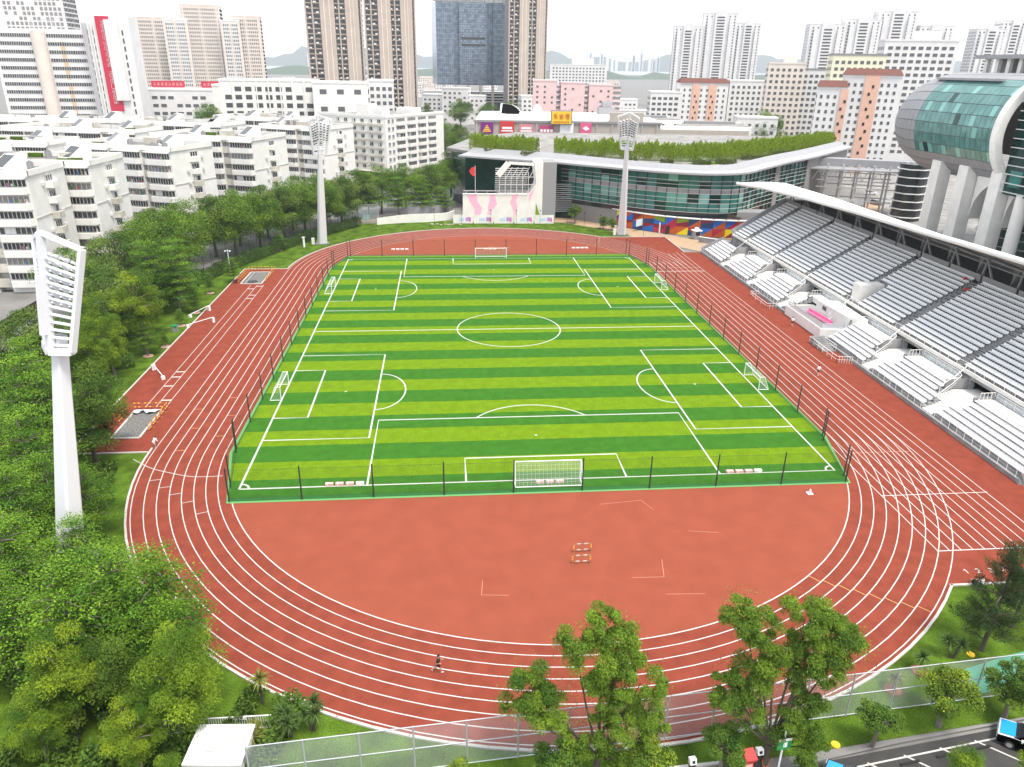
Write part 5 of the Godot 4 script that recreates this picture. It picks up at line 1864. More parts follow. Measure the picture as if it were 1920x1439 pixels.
# ---------------------------------------------------------------- far land, water and hills
func make_horizon():
	var b := MB.new()
	b.quad(Vector3(-9000, 0, -4600), Vector3(9000, 0, -4600), Vector3(9000, 0, -8600), Vector3(-9000, 0, -8600))
	var wm := mat("bay_water", L(0.30, 0.36, 0.40), 0.25)
	struct("water", b.done(wm), Vector3(0, 0.4, 0))
	var fm := mat("far_green", L(0.05, 0.085, 0.05), 1.0)
	var n := FastNoiseLite.new()
	n.seed = 9
	n.frequency = 0.0011
	var hm := mat("hill_green", L(0.05, 0.075, 0.06), 1.0)
	for e in [[-8800.0, 330.0, -9000.0, 9000.0, 100.0, 150.0], [-3300.0, 46.0, -9000.0, 9000.0, 60.0, 18.0]]:
		b = MB.new()
		var prev := 0.0
		var step: float = e[4]
		var k := int((e[3] - e[2]) / step)
		for i in k:
			var x0: float = e[2] + i * step
			var x1 := x0 + step
			var f := func(x: float) -> float:
				var v := 0.5 + 0.5 * n.get_noise_2d(x * (1.0 if e[1] > 100 else 3.0), e[0])
				return maxf(2.0, e[5] * 0.3 + e[1] * v * v + (10.0 * n.get_noise_2d(x * 14.0, 3.0) if e[1] < 100 else 0.0))
			var h0: float = f.call(x0)
			var h1: float = f.call(x1)
			var z: float = e[0]
			b.quad(Vector3(x0, -1, z + 500), Vector3(x1, -1, z + 500), Vector3(x1, h1, z), Vector3(x0, h0, z))
			b.quad(Vector3(x0, h0, z), Vector3(x1, h1, z), Vector3(x1, -1, z - 160), Vector3(x0, -1, z - 160))
		struct("hills" if e[1] > 100 else "wooded_shore", b.done(hm if e[1] > 100 else fm))
	# pale towers far across the water
	var rng := RandomNumberGenerator.new()
	rng.seed = 14
	b = MB.new()
	for i in 26:
		var x := rng.randf_range(1300, 2250) if i < 20 else rng.randf_range(-1500, -900)
		var h := rng.randf_range(110, 210)
		b.box(Vector3(x, h * 0.5, -8200), Vector3(26, h, 26))
	var o := solo("far_towers", "faint pale towers far across the water", "skyline", b.done(M.far_white))
	o.set_meta("kind", "stuff")

# ---------------------------------------------------------------- foliage
func leaf_at(mb: MB, p: Vector3, along: Vector3, across: Vector3, l: float, w: float):
	var a := along * l * 0.5
	var c := across * w * 0.5
	mb.quad(p - a, p + c - a * 0.1, p + a, p - c - a * 0.1)

func rv(rng: RandomNumberGenerator) -> Vector3:
	var z := rng.randf_range(-1, 1)
	var a := rng.randf() * TAU
	var r := sqrt(maxf(0.0, 1.0 - z * z))
	return Vector3(r * cos(a), z, r * sin(a))

func tint(rng: RandomNumberGenerator, base: Color, tips: Color, k: float) -> Color:
	var c := base.lerp(tips, k) * rng.randf_range(0.72, 1.28)
	c.a = 1.0
	return c

# one clump of leaves filling a ball; outer leaves face outward
func clump(mb: MB, rng: RandomNumberGenerator, o: Vector3, r: float, count: int, l: float, w: float, droop: float, base: Color, tips: Color, share: float, squash := 1.0):
	for i in count:
		var d := rv(rng)
		if d.y < -0.35:
			d.y = -d.y
		var rr := r * pow(rng.randf(), 0.35)
		var p := o + Vector3(d.x, d.y * squash, d.z) * rr
		var along := (rv(rng) + d * 0.4 + Vector3(0, -droop, 0)).normalized()
		var nn := (d + rv(rng) * 0.9 + Vector3(0, 0.5, 0)).normalized()
		var across := along.cross(nn)
		if across.length_squared() < 0.01:
			continue
		across = across.normalized()
		mb.col = tint(rng, base, tips, share * rng.randf_range(0.6, 1.2))
		leaf_at(mb, p, along, across, l * rng.randf_range(0.7, 1.3), w * rng.randf_range(0.7, 1.2))

func trunk_mesh(rng: RandomNumberGenerator, h: float, r: float, limbs: Array, m: Material) -> ArrayMesh:
	var b := MB.new()
	var p := Vector3.ZERO
	var lean := Vector3(rng.randf_range(-0.05, 0.05), 1, rng.randf_range(-0.05, 0.05))
	for i in 4:
		var q := p + lean * h * 0.25 + Vector3(rng.randf_range(-0.08, 0.08), 0, rng.randf_range(-0.08, 0.08))
		b.tube(p, q, r * (1.0 - 0.2 * i), r * (1.0 - 0.2 * (i + 1)), 7, false)
		for e in limbs:
			if e.y > p.y and e.y <= q.y + (100.0 if i == 3 else 0.0):
				var s: Vector3 = p.lerp(q, 0.4)
				s.y = minf(s.y, e.y - 0.3)
				b.tube(s, s.lerp(e, 0.5) + Vector3(0, 0.15, 0), r * 0.42, r * 0.28, 5, false)
				b.tube(s.lerp(e, 0.5) + Vector3(0, 0.15, 0), e, r * 0.28, r * 0.1, 5, false)
		p = q
	b.tube(Vector3(0, -0.15, 0), Vector3(0, 0.05, 0), r * 1.35, r, 7, false)
	return b.done(m)

func proto(called: String, cat: String, trunk: ArrayMesh, crown: ArrayMesh) -> Node3D:
	var o := Node3D.new()
	o.set_meta("base", called)
	o.set_meta("category", cat)
	var a := MeshInstance3D.new()
	a.name = "trunk"
	a.mesh = trunk
	o.add_child(a)
	var c := MeshInstance3D.new()
	c.name = "crown"
	c.mesh = crown
	o.add_child(c)
	return o

# layered tree with flat sprays of leaves, ten metres high
func tiered(sd: int) -> Node3D:
	var rng := RandomNumberGenerator.new()
	rng.seed = sd
	var mb := MB.new(true)
	var limbs := []
	var y := 2.6 + rng.randf() * 0.5
	var t := 0
	while y < 9.6:
		var k := (y - 2.6) / 7.4
		var R := lerpf(3.6, 0.9, pow(k, 1.3)) * rng.randf_range(0.9, 1.1)
		var nb := 8 if k < 0.6 else 6
		for i in nb:
			var a := TAU * (i + rng.randf_range(-0.3, 0.3)) / nb + t * 0.7
			var rl := R * rng.randf_range(0.7, 1.12)
			var tipp := Vector3(cos(a) * rl, y + 0.1 + rl * 0.06, sin(a) * rl)
			limbs.append(tipp * Vector3(0.7, 1, 0.7))
			var shade := rng.randf()
			var steps := int(rl / 0.42) + 1
			for s in steps:
				var f := (s + 0.7) / steps
				var c := Vector3(cos(a) * rl * f, y + rl * f * 0.06 + rng.randf_range(-0.12, 0.12), sin(a) * rl * f)
				var spread := 0.20 + 0.26 * (1.0 - absf(f - 0.55))
				for q in 52:
					var p := c + Vector3(rng.randfn(0, spread), rng.randfn(0, 0.11), rng.randfn(0, spread))
					var al := Vector3(rng.randf_range(-1, 1), rng.randf_range(-0.7, 0.35), rng.randf_range(-1, 1)).normalized()
					var nn := Vector3(rng.randfn(0, 0.45), 1, rng.randfn(0, 0.45)).normalized()
					mb.col = tint(rng, Color(0.045, 0.120, 0.012), Color(0.19, 0.32, 0.025), shade * rng.randf_range(0.3, 1.1))
					leaf_at(mb, p, al, al.cross(nn).normalized(), rng.randf_range(0.13, 0.22), rng.randf_range(0.08, 0.12))
		y += rng.randf_range(0.95, 1.25)
		t += 1
	return proto("tiered_tree", "tree", trunk_mesh(rng, 9.6, 0.17, limbs.slice(0, 40), M.bark_pale), mb.done(M.leaf))

func bushy(called: String, sd: int, base: Color, tips: Color, R: float, H: float, clumps: int, per: int, l: float, w: float, droop: float, y0: float, m: Material) -> Node3D:
	var rng := RandomNumberGenerator.new()
	rng.seed = sd
	var mb := MB.new(true)
	var limbs := []
	for i in clumps:
		var d := rv(rng)
		var f := pow(rng.randf(), 0.45)
		var o := Vector3(d.x * R * f, (y0 + H) * 0.5 + d.y * (H - y0) * 0.5 * f, d.z * R * f)
		var k := (o.y - y0) / (H - y0)
		var squeeze := lerpf(0.95, 0.6, absf(k - 0.45) * 1.3)
		o.x *= squeeze
		o.z *= squeeze
		limbs.append(o)
		clump(mb, rng, o, R * rng.randf_range(0.26, 0.42), per, l, w, droop, base, tips, rng.randf(), 0.85)
	return proto(called, "tree", trunk_mesh(rng, H * 0.72, 0.14 + R * 0.03, limbs.slice(0, 22), m), mb.done(M.leaf))

func lobed(called: String, sd: int, lobes: Array, per_m2: float, fork: float) -> Node3D:
	var rng := RandomNumberGenerator.new()
	rng.seed = sd
	var mb := MB.new(true)
	var b := MB.new()
	b.tube(Vector3(0, -0.15, 0), Vector3(0.1, fork, 0.05), 0.28, 0.20, 9, false)
	var base := Vector3(0.1, fork, 0.05)
	for q in lobes:
		var o := Vector3(q[0], q[1], q[2])
		var r: float = q[3]
		var knee := base.lerp(o, 0.5) + Vector3(0, -0.25, 0) if o.y > fork else o + Vector3(0, 0.2, 0)
		if o.y > fork:
			b.tube(base, knee, 0.10, 0.07, 6, false)
			b.tube(knee, o, 0.07, 0.025, 6, false)
		var shade := rng.randf()
		for i in 15:
			var so := o + rv(rng) * r * rng.randf_range(0.35, 0.95)
			clump(mb, rng, so, r * rng.randf_range(0.20, 0.42), int(per_m2 * r * r * 1.0), 0.20, 0.05, 0.8, Color(0.050, 0.105, 0.016), Color(0.17, 0.27, 0.025), shade * 0.4 + rng.randf() * 0.7, 1.0)
		for i in int(r * r * 90):
			var d := rv(rng)
			var al := (rv(rng) + Vector3(0, -0.9, 0)).normalized()
			mb.col = tint(rng, Color(0.06, 0.12, 0.018), Color(0.17, 0.27, 0.025), rng.randf())
			leaf_at(mb, o + d * r * rng.randf_range(0.8, 1.25), al, al.cross(rv(rng)).normalized(), 0.2, 0.05)
	return proto(called, "tree", b.done(M.bark), mb.done(M.leaf))

func casuarina(sd: int) -> Node3D:
	var rng := RandomNumberGenerator.new()
	rng.seed = sd
	var mb := MB.new(true)
	var limbs := []
	for i in 46:
		var y := rng.randf_range(1.2, 10.2)
		var a := rng.randf() * TAU
		var R := lerpf(3.3, 0.4, pow(y / 10.6, 1.2)) * rng.randf_range(0.6, 1.1)
		var s := Vector3(0, y * 0.86, 0)
		var e := Vector3(cos(a) * R, y + R * 0.55, sin(a) * R)
		if i < 26:
			limbs.append(e)
		var shade := rng.randf()
		for k in 9:
			var c := s.lerp(e, 0.25 + 0.75 * k / 8.0)
			for q in 26:
				var d := (rv(rng) + (e - s).normalized() * 0.8 + Vector3(0, 0.35, 0)).normalized()
				var nn := rv(rng)
				var across := d.cross(nn)
				if across.length_squared() < 0.02:
					continue
				mb.col = tint(rng, Color(0.030, 0.060, 0.022), Color(0.075, 0.105, 0.035), shade)
				leaf_at(mb, c + rv(rng) * 0.28 + d * 0.2, d, across.normalized(), rng.randf_range(0.35, 0.6), 0.035)
	return proto("casuarina_tree", "tree", trunk_mesh(rng, 9.8, 0.2, limbs, M.bark), mb.done(M.leaf))

func spiky(sd: int, h: float, heads: int, col: Color, l: float) -> Node3D:
	var rng := RandomNumberGenerator.new()
	rng.seed = sd
	var mb := MB.new(true)
	var tb := MB.new()
	for j in heads:
		var top := Vector3(rng.randf_range(-0.6, 0.6) if heads > 1 else 0.0, h * rng.randf_range(0.75, 1.05), rng.randf_range(-0.6, 0.6) if heads > 1 else 0.0)
		tb.tube(Vector3(top.x * 0.2, -0.1, top.z * 0.2), top, 0.11, 0.08, 6, false)
		for i in 70:
			var a := rng.randf() * TAU
			var el := rng.randf_range(-0.5, 1.45)
			var d := Vector3(cos(a) * cos(el), sin(el), sin(a) * cos(el))
			var nn := (Vector3.UP - d * d.y).normalized() if absf(d.y) < 0.98 else Vector3.RIGHT
			mb.col = tint(rng, col, col * 1.7, rng.randf())
			var len := l * rng.randf_range(0.7, 1.15)
			var side := d.cross(nn).normalized() * 0.045
			var mid := top + d * len * 0.55
			var tip := top + d * len + Vector3(0, -0.22 * len * cos(el), 0)
			mb.quad(top - side * 0.6, top + side * 0.6, mid + side, mid - side)
			mb.tri(mid - side, mid + side, tip)
	return proto("yucca_plant", "plant", tb.done(M.bark), mb.done(M.leaf))

func palm(sd: int) -> Node3D:
	var rng := RandomNumberGenerator.new()
	rng.seed = sd
	var mb := MB.new(true)
	var tb := MB.new()
	tb.tube(Vector3(0, -0.2, 0), Vector3(0.1, 5.6, 0), 0.2, 0.14, 8, false)
	for i in 16:
		var a := TAU * i / 16.0 + rng.randf_range(-0.2, 0.2)
		var el := rng.randf_range(0.1, 1.2)
		var p := Vector3(0.1, 5.6, 0)
		var d := Vector3(cos(a) * cos(el), sin(el), sin(a) * cos(el))
		for s in 9:
			var q := p + d * 0.34
			d = (d + Vector3(0, -0.17, 0)).normalized()
			var sd2 := d.cross(Vector3.UP).normalized()
			mb.col = tint(rng, Color(0.04, 0.09, 0.02), Color(0.12, 0.17, 0.03), rng.randf())
			for sgn in [-1.0, 1.0]:
				for k in 2:
					var o := p.lerp(q, 0.25 + 0.5 * k)
					leaf_at(mb, o + sd2 * sgn * 0.3 + Vector3(0, -0.12, 0), (sd2 * sgn + d * 0.6 + Vector3(0, -0.5, 0)).normalized(), d, 0.7, 0.07)
			tb.tube(p, q, 0.025, 0.02, 4, false)
			p = q
	return proto("palm_tree", "palm", tb.done(M.bark), mb.done(M.leaf))

func hedge_mesh(sd: int, l: float, h: float, d: float, count: int, base: Color, tips: Color, ll: float, lw: float, upright := 0.0) -> ArrayMesh:
	var rng := RandomNumberGenerator.new()
	rng.seed = sd
	var mb := MB.new(true)
	var n := FastNoiseLite.new()
	n.seed = sd
	n.frequency = 0.35
	var shade := 0.0
	for i in count:
		var x := rng.randf_range(-l * 0.5, l * 0.5)
		var hh := h * (0.82 + 0.32 * n.get_noise_1d(x * 3.0 + sd))
		var y := hh * pow(rng.randf(), 0.55)
		var dd := d * 0.5 * (1.0 - 0.35 * pow(y / hh, 3.0))
		var z := (1.0 if rng.randf() < 0.5 else -1.0) * dd * pow(rng.randf(), 0.3)
		if i % 14 == 0:
			shade = rng.randf()
		var al := (rv(rng) + Vector3(0, upright, 0)).normalized()
		var nn := (Vector3(0, 0.7, signf(z)) + rv(rng) * 0.9).normalized()
		var ac := al.cross(nn)
		if ac.length_squared() < 0.02:
			continue
		mb.col = tint(rng, base, tips, shade)
		leaf_at(mb, Vector3(x, y, z), al, ac.normalized(), ll * rng.randf_range(0.7, 1.3), lw * rng.randf_range(0.7, 1.3))
	return mb.done(M.leaf)

var P := {}
func make_trees():
	var G1 := Color(0.036, 0.090, 0.014)
	var G2 := Color(0.16, 0.26, 0.028)
	P.T = [tiered(1), tiered(2), tiered(3), tiered(4)]
	P.F = [bushy("round_tree", 11, G1, G2, 4.7, 10.0, 52, 430, 0.22, 0.125, 0.1, 1.6, M.bark), bushy("round_tree", 12, G1, Color(0.17, 0.24, 0.05), 4.4, 10.0, 50, 430, 0.22, 0.125, 0.1, 1.5, M.bark), bushy("round_tree", 13, Color(0.06, 0.125, 0.022), G2, 4.8, 10.0, 54, 430, 0.22, 0.125, 0.1, 1.7, M.bark)]
	P.E = [bushy("willowy_tree", 21, Color(0.045, 0.105, 0.012), Color(0.22, 0.32, 0.02), 2.9, 10.0, 44, 640, 0.22, 0.055, 0.7, 2.2, M.bark_pale), bushy("willowy_tree", 22, Color(0.043, 0.10, 0.012), Color(0.20, 0.30, 0.02), 3.1, 10.0, 46, 640, 0.22, 0.055, 0.7, 2.0, M.bark_pale), bushy("willowy_tree", 23, Color(0.045, 0.11, 0.012), Color(0.23, 0.31, 0.02), 2.7, 10.0, 42, 640, 0.22, 0.055, 0.7, 2.0, M.bark_pale)]
	P.D = [bushy("dense_tree", 31, Color(0.032, 0.075, 0.014), Color(0.11, 0.18, 0.022), 3.4, 10.0, 46, 560, 0.20, 0.07, 0.3, 1.6, M.bark)]
	P.R = [bushy("clipped_tree", 41, Color(0.045, 0.105, 0.018), Color(0.14, 0.22, 0.03), 1.5, 4.2, 26, 420, 0.13, 0.08, 0.1, 1.3, M.bark_pale), bushy("clipped_tree", 42, Color(0.055, 0.115, 0.018), Color(0.26, 0.34, 0.03), 1.6, 4.3, 28, 420, 0.13, 0.08, 0.1, 1.2, M.bark_pale)]
	var west := [["F", -76.0, -8.0, 11.0, "round tree at the roadside left of the first street tree"], ["F", -75.0, -46.0, 11.5, "round tree at the foot of the second street block"], ["F", -69.5, -49.0, 12.0, "round tree in front of the third block's balconies"], ["F", -62.8, -68.0, 12.0, "round tree below the third block's end wall"], ["F", -57.8, -77.0, 12.0, "round tree below the fourth street block"], ["F", -53.0, -87.0, 12.0, "round tree behind the far left mast's shaft"], ["F", -46.5, -96.0, 12.0, "round tree below the fifth street block"], ["F", -37.0, -104.0, 12.5, "round tree behind the caged court"], ["F", -23.0, -114.0, 12.0, "round tree before the corner block's shops"], ["F", -12.0, -131.0, 12.0, "round tree at the bend of the street"], ["D", -61.5, 1.0, 10.0, "dark tree between the willowy trees beside the lawn"], ["T", -62.5, -22.0, 10.5, "tiered tree at the hedge bend above the far runway"], ["D", -66.5, -26.0, 10.0, "dark tree behind the hedge bend"], ["E", -62.8, 15.0, 10.5, "willowy tree behind the litter bin row"], ["E", -37.0, 85.0, 9.0, "yellow green willowy tree at the picture's lower left corner, broad double crown"], ["E", -28.9, 86.2, 9.5, "yellow green willowy tree standing over the white cabin roof"], ["E", -37.7, 87.5, 6.0, "low yellow green willowy tree under the lower left corner crown"], ["E", -31.2, 88.8, 6.5, "small willowy tree just left of the white cabin"], ["E", -28.6, 91.2, 4.2, "shrubby willowy tree at the bottom edge in front of the white cabin"], ["T", -32.2, 79.6, 10.0, "bright tiered tree overhanging the outer lane of the near bend"], ["T", -37.1, 81.6, 11.0, "tall tiered tree above the lower left willowy tree"], ["T", -45.6, 73.3, 10.0, "tiered tree hiding the foot of the tall near mast"], ["T", -41.4, 71.4, 8.0, "tiered tree in front of the near mast, beside the palm"], ["T", -43.2, 79.6, 9.0, "tiered tree at the left edge below the near mast"], ["T", -31.0, 81.6, 7.5, "lower tiered tree beside the near bend kerb"], ["T", -36.0, 78.0, 10.0, "tiered tree between the palm and the willowy trees"], ["T", -51.9, 56.9, 11.0, "tall tiered tree left of the near mast shaft"], ["T", -49.3, 66.0, 10.0, "tiered tree at the left edge beside the mast shaft"], ["T", -48.6, 62.0, 9.0, "tiered tree directly behind the near mast shaft"], ["T", -46.0, 60.5, 7.5, "tiered tree between the near mast and the track kerb"], ["T", -57.3, 45.4, 12.0, "tall tiered tree left of the near mast head"], ["T", -54.6, 47.5, 11.0, "tiered tree below the near mast head"], ["D", -51.4, 46.2, 11.0, "dense dark round tree right of the near mast beside the sand pit"], ["D", -52.4, 40.8, 7.5, "smaller dark tree overhanging the near sand pit"], ["E", -59.8, 25.4, 10.0, "willowy tree with yellow tips behind the near mast head"], ["E", -59.2, 8.8, 13.0, "tallest willowy tree in the row beside the west lawn"], ["E", -59.6, 19.6, 9.0, "short willowy tree between two taller ones by the west lawn"], ["T", -64.6, 13.6, 10.0, "tiered tree behind the tallest willowy tree"], ["T", -60.4, -12.7, 11.0, "tiered tree nearest the litter bin on the west lawn"], ["T", -64.6, -12.7, 12.0, "tiered tree behind the one nearest the litter bin"], ["F", -72.2, -18.7, 12.0, "round street tree, first in front of the white apartments"], ["F", -72.5, -32.1, 12.0, "round street tree, second in front of the white apartments"], ["F", -67.8, -37.6, 12.0, "round street tree, third in front of the white apartments"], ["F", -65.5, -56.2, 12.5, "round street tree, fourth in front of the white apartments"], ["F", -61.0, -57.0, 12.0, "round street tree, fifth in front of the white apartments"], ["F", -56.6, -62.6, 12.0, "round street tree, sixth in front of the white apartments"], ["F", -52.8, -73.7, 12.0, "round street tree left of the far left mast"], ["F", -48.4, -79.9, 12.0, "round street tree directly behind the far left mast"], ["F", -43.8, -86.5, 12.0, "round street tree right of the far left mast"], ["F", -40.1, -92.3, 12.0, "round street tree left of the small fenced court"], ["T", -33.8, -103.6, 12.0, "tiered tree above the small fenced court"], ["T", -24.9, -104.4, 11.0, "tiered tree behind the white ramp wall"], ["T", -17.6, -107.7, 11.0, "tiered tree over the right end of the white ramp"], ["T", -10.9, -110.4, 8.0, "small tiered tree next to the climbing wall"], ["F", -8.5, -142.4, 13.0, "round tree beside the dark glass end of the hall"], ["F", -16.3, -119.7, 12.0, "round tree between the street and the white ramp"], ["F", -30.5, -112.0, 12.0, "round tree behind the small fenced court"], ["T", -55.5, 66.5, 9.0, "tiered tree at the left edge behind the near mast's foot"], ["F", -66.0, 2.0, 11.0, "round tree behind the willowy trees near the parked black car"], ["D", -57.0, 55.0, 9.0, "dark tree at the left edge among the tiered trees"], ["T", -62.0, 36.0, 11.0, "tiered tree at the left edge above the mast's lamp frame"], ["F", -69.0, 22.0, 10.0, "round tree at the left edge below the balcony block"], ["D", -40.5, 76.0, 8.0, "dark tree in the shade between the tiered trees below the mast"], ["D", -34.0, 83.5, 7.0, "dark tree in the gap between the two yellow green trees"]]
	var rng := RandomNumberGenerator.new()
	rng.seed = 99
	for i in west.size():
		var q: Array = west[i]
		var pr: Array = P[q[0]]
		copy(pr[i % pr.size()], q[4], Vector3(q[1], 0, q[2]), rng.randf() * TAU, q[3] / (8.8 if q[0] != "E" else 9.6), {"T": "tiered trees along the west side", "F": "round street trees", "E": "willowy trees along the west side", "D": "dark trees along the west side"}[q[0]])
	# two tall trees in front of the near bend
	var la := [[0.7, 13.2, 0, 1.5], [-1.2, 11.9, 0.3, 1.5], [1.8, 11.6, -0.3, 1.5], [0.4, 10.0, 0.1, 2.1], [2.8, 8.9, 0.4, 1.9], [1.0, 7.9, 0.3, 1.9], [-3.7, 8.5, 0, 2.0], [-2.5, 7.4, 0.5, 1.6], [-4.6, 6.9, 0, 1.5], [2.9, 6.0, 0, 1.8], [3.6, 4.8, 0.3, 1.3], [0.9, 5.4, 0.6, 1.6], [-0.9, 4.0, 0, 1.4], [1.1, 2.9, 0.5, 1.3]]
	for q in la:
		q[0] -= 0.06 * q[1]
		q[3] *= 0.92
	var a := lobed("tall_tree", 51, la, 210.0, 2.6)
	copy(a, "tall loose tree with a separate left lobe, nearest the middle of the near fence", Vector3(-2.0, 0, 91.4), 0.0, 1.0)
	var lb := [[-1.5, 13.0, 0, 1.6], [-0.6, 11.6, 0.2, 1.5], [2.3, 12.6, 0.2, 1.7], [3.6, 11.4, 0, 1.7], [4.9, 10.0, 0.1, 1.9], [2.6, 9.8, 0.3, 1.7], [0.4, 9.8, 0.3, 1.6], [-0.6, 8.4, 0, 1.7], [-2.2, 7.4, 0.3, 1.7], [2.6, 7.7, 0.2, 1.6], [4.0, 8.2, 0, 1.5], [-1.2, 5.6, 0.3, 1.4], [2.9, 5.2, 0.2, 1.7], [1.9, 3.9, 0.5, 1.7], [2.3, 2.3, 0.6, 1.7], [-2.9, 6.0, 0, 1.1]]
	for q in lb:
		q[0] -= 0.13 * q[1]
		q[3] *= 0.92
	var b := lobed("tall_tree", 52, lb, 210.0, 2.0)
	copy(b, "tall loose tree with a forked trunk behind the green charging sign", Vector3(9.7, 0, 90.8), 0.0, 1.0)
	copy(casuarina(61), "dark feathery tree on the grass right of the near bend", Vector3(31.8, 0, 81.6), 0.4, 1.0)
	copy(casuarina(62), "second dark feathery tree at the right edge behind the first", Vector3(36.2, 0, 79.2), 1.4, 0.9)
	copy(palm(71), "feathery palm leaning over the near bend beside the tiered trees", Vector3(-38.4, 0, 73.6), 0.3, 1.0)
	var rd := [[-4.6, 91.5, 0, 1.0, "clipped round tree, first along the near fence, with yellow leaves"], [1.3, 91.6, 1, 1.0, "clipped round tree, second along the near fence, under the tall tree"], [6.5, 90.7, 0, 0.95, "clipped round tree between the charging posts"], [17.8, 90.0, 0, 0.88, "small clipped tree with a leaning trunk before the near fence"], [23.6, 88.6, 1, 1.1, "clipped tree with bright yellow green leaves beside the parking row"], [28.9, 88.2, 0, 1.05, "clipped round tree above the blue roofed car"], [-10.6, 91.6, 1, 0.62, "low clipped bush at the bottom edge left of the first round tree"], [-16.4, 92.2, 0, 0.6, "low clipped bush at the bottom edge near the gate posts"]]
	for i in rd.size():
		var q: Array = rd[i]
		copy(P.R[q[2]], q[4], Vector3(q[0], 0, q[1] + (0.7 if i < 3 else 0.0)), i * 1.3, q[3] * 1.08, "clipped trees along the near fence")
	copy(P.E[0], "small yellowish tree at the bottom right among the parking bays", Vector3(20.2, 0, 95.2), 0.2, 0.52)
	copy(P.E[2], "small yellowish tree at the bottom right corner next to the car", Vector3(25.2, 0, 95.4), 2.0, 0.55)
	var yu := [[-24.9, 83.0, 2.4, 1, "yucca on a bare stem above the white railing"], [-22.3, 86.0, 1.9, 3, "many headed yucca clump beside the white cabin"], [-20.9, 85.6, 2.2, 3, "tallest yucca clump by the near bend kerb"], [-24.4, 86.8, 1.4, 2, "low yucca hugging the cabin wall"], [25.4, 83.4, 1.5, 1, "yucca on the mulch ring left of the green court"], [28.8, 82.2, 1.7, 2, "broad yucca at the corner of the green court"], [22.2, 85.1, 1.2, 1, "yucca behind the fence nearest the track kerb"]]
	for i in yu.size():
		var q: Array = yu[i]
		var o := spiky(80 + i, q[2], q[3], Color(0.05, 0.085, 0.022) if i % 3 else Color(0.12, 0.13, 0.03), 0.95)
		copy(o, q[4], Vector3(q[0], 0, q[1]), i * 0.8, 1.0, "yucca plants on the lawn")
	for q in [[25.4, 83.4], [22.2, 85.1], [27.2, 84.6]]:
		var mb := MB.new()
		mb.tube(Vector3(0, -0.06, 0), Vector3(0, 0.03, 0), 0.75, 0.6, 14)
		struct("mulch_ring", mb.done(M.rust), Vector3(q[0], 0, q[1]))
	# young lawn trees with mulch rings on the west verge
	var yl := [[-57.4, -12.0, 5.0], [-58.2, 10.4, 6.2], [-56.9, 6.2, 2.6], [-58.4, -25.0, 4.2], [-55.8, -33.0, 5.4], [-52.0, -62.5, 5.2], [-57.8, -4.5, 3.0]]
	var yn := ["young lawn tree opposite the white gate frames", "young slender lawn tree near the mulch ring below the mast lamps", "knee high palm like seedling on the west lawn", "young tree on the west lawn beside the hedge corner", "young tree behind the far sand pit", "young tree on the lawn near the far left mast", "shoulder high seedling beside the litter bin"]
	for i in yl.size():
		copy(P.T[i % 4], yn[i], Vector3(yl[i][0], 0, yl[i][1]), i * 1.1, yl[i][2] / 10.0, "young trees on the west lawn")
	# hedge along the street fence
	var hm := [hedge_mesh(5, 6.0, 3.2, 2.0, 6000, Color(0.030, 0.065, 0.018), Color(0.075, 0.13, 0.03), 0.19, 0.11), hedge_mesh(6, 6.0, 2.7, 2.0, 5400, Color(0.035, 0.075, 0.018), Color(0.085, 0.15, 0.03), 0.19, 0.11)]
	var hp := smooth_path(pv([-64, 4, -64.5, -14, -63, -30, -59, -44, -53.5, -58, -47.5, -72, -41, -84, -35.5, -92.5]), 5.6)
	for i in hp.size() - 1:
		var d := hp[i + 1] - hp[i]
		var m := (hp[i] + hp[i + 1]) * 0.5
		solo("hedge", "length of dark hedge between the west lawn and the street fence", "hedge", hm[i % 2], Vector3(m.x, -0.03, m.y), -atan2(d.y, d.x), "dark hedge along the street fence")
	# bushes filling the shade under the west trees
	var um := [hedge_mesh(15, 7.0, 2.3, 5.0, 3600, Color(0.040, 0.085, 0.016), Color(0.09, 0.16, 0.025), 0.32, 0.18), hedge_mesh(16, 7.0, 1.8, 5.0, 3200, Color(0.045, 0.09, 0.016), Color(0.10, 0.17, 0.025), 0.32, 0.18)]
	var k := 0
	for z in [92.0, 86.0, 80.0, 74.0, 68.0, 62.0, 56.0, 50.0, 43.0, 36.0, 29.0, 22.0, 15.0]:
		for x in [0.0, 7.0, 14.0]:
			var edge: float = -62.5 - x
			if z > 43.5:
				edge = -sqrt(maxf(0.0, 48.8 * 48.8 - (z - HS) * (z - HS))) - 3.4 - x if z < 90.0 else -33.0 - x
			solo("undergrowth", "dark shrubs in the shade under the west trees", "shrub", um[k % 2], Vector3(edge, -0.03, z), rng.randf() * 3.0, "dark shrubs under the west trees")
			k += 1
	# roof garden on the sports hall
	var bm := [hedge_mesh(25, 9.0, 6.4, 4.6, 13000, Color(0.10, 0.18, 0.012), Color(0.27, 0.36, 0.02), 0.44, 0.09, 1.3), hedge_mesh(26, 9.0, 5.6, 4.6, 12000, Color(0.11, 0.19, 0.012), Color(0.26, 0.35, 0.02), 0.44, 0.09, 1.3)]
	var bp := smooth_path(pv([-1, -129, 9, -124, 20, -117, 30, -116, 40, -113, 50, -107, 60, -104, 70, -105, 80, -111, 94, -122, 110, -134, 124, -146, 133, -156]), 7.4)
	for i in bp.size() - 1:
		if i == 3:
			continue
		var d := bp[i + 1] - bp[i]
		var m := (bp[i] + bp[i + 1]) * 0.5
		solo("bamboo_hedge", "stretch of yellow green bamboo on the hall's roof garden", "hedge", bm[i % 2], Vector3(m.x, 17.05, m.y), -atan2(d.y, d.x), "bamboo on the roof garden")
	var sm := hedge_mesh(35, 6.0, 1.8, 2.6, 2200, Color(0.045, 0.08, 0.02), Color(0.13, 0.15, 0.04), 0.28, 0.14)
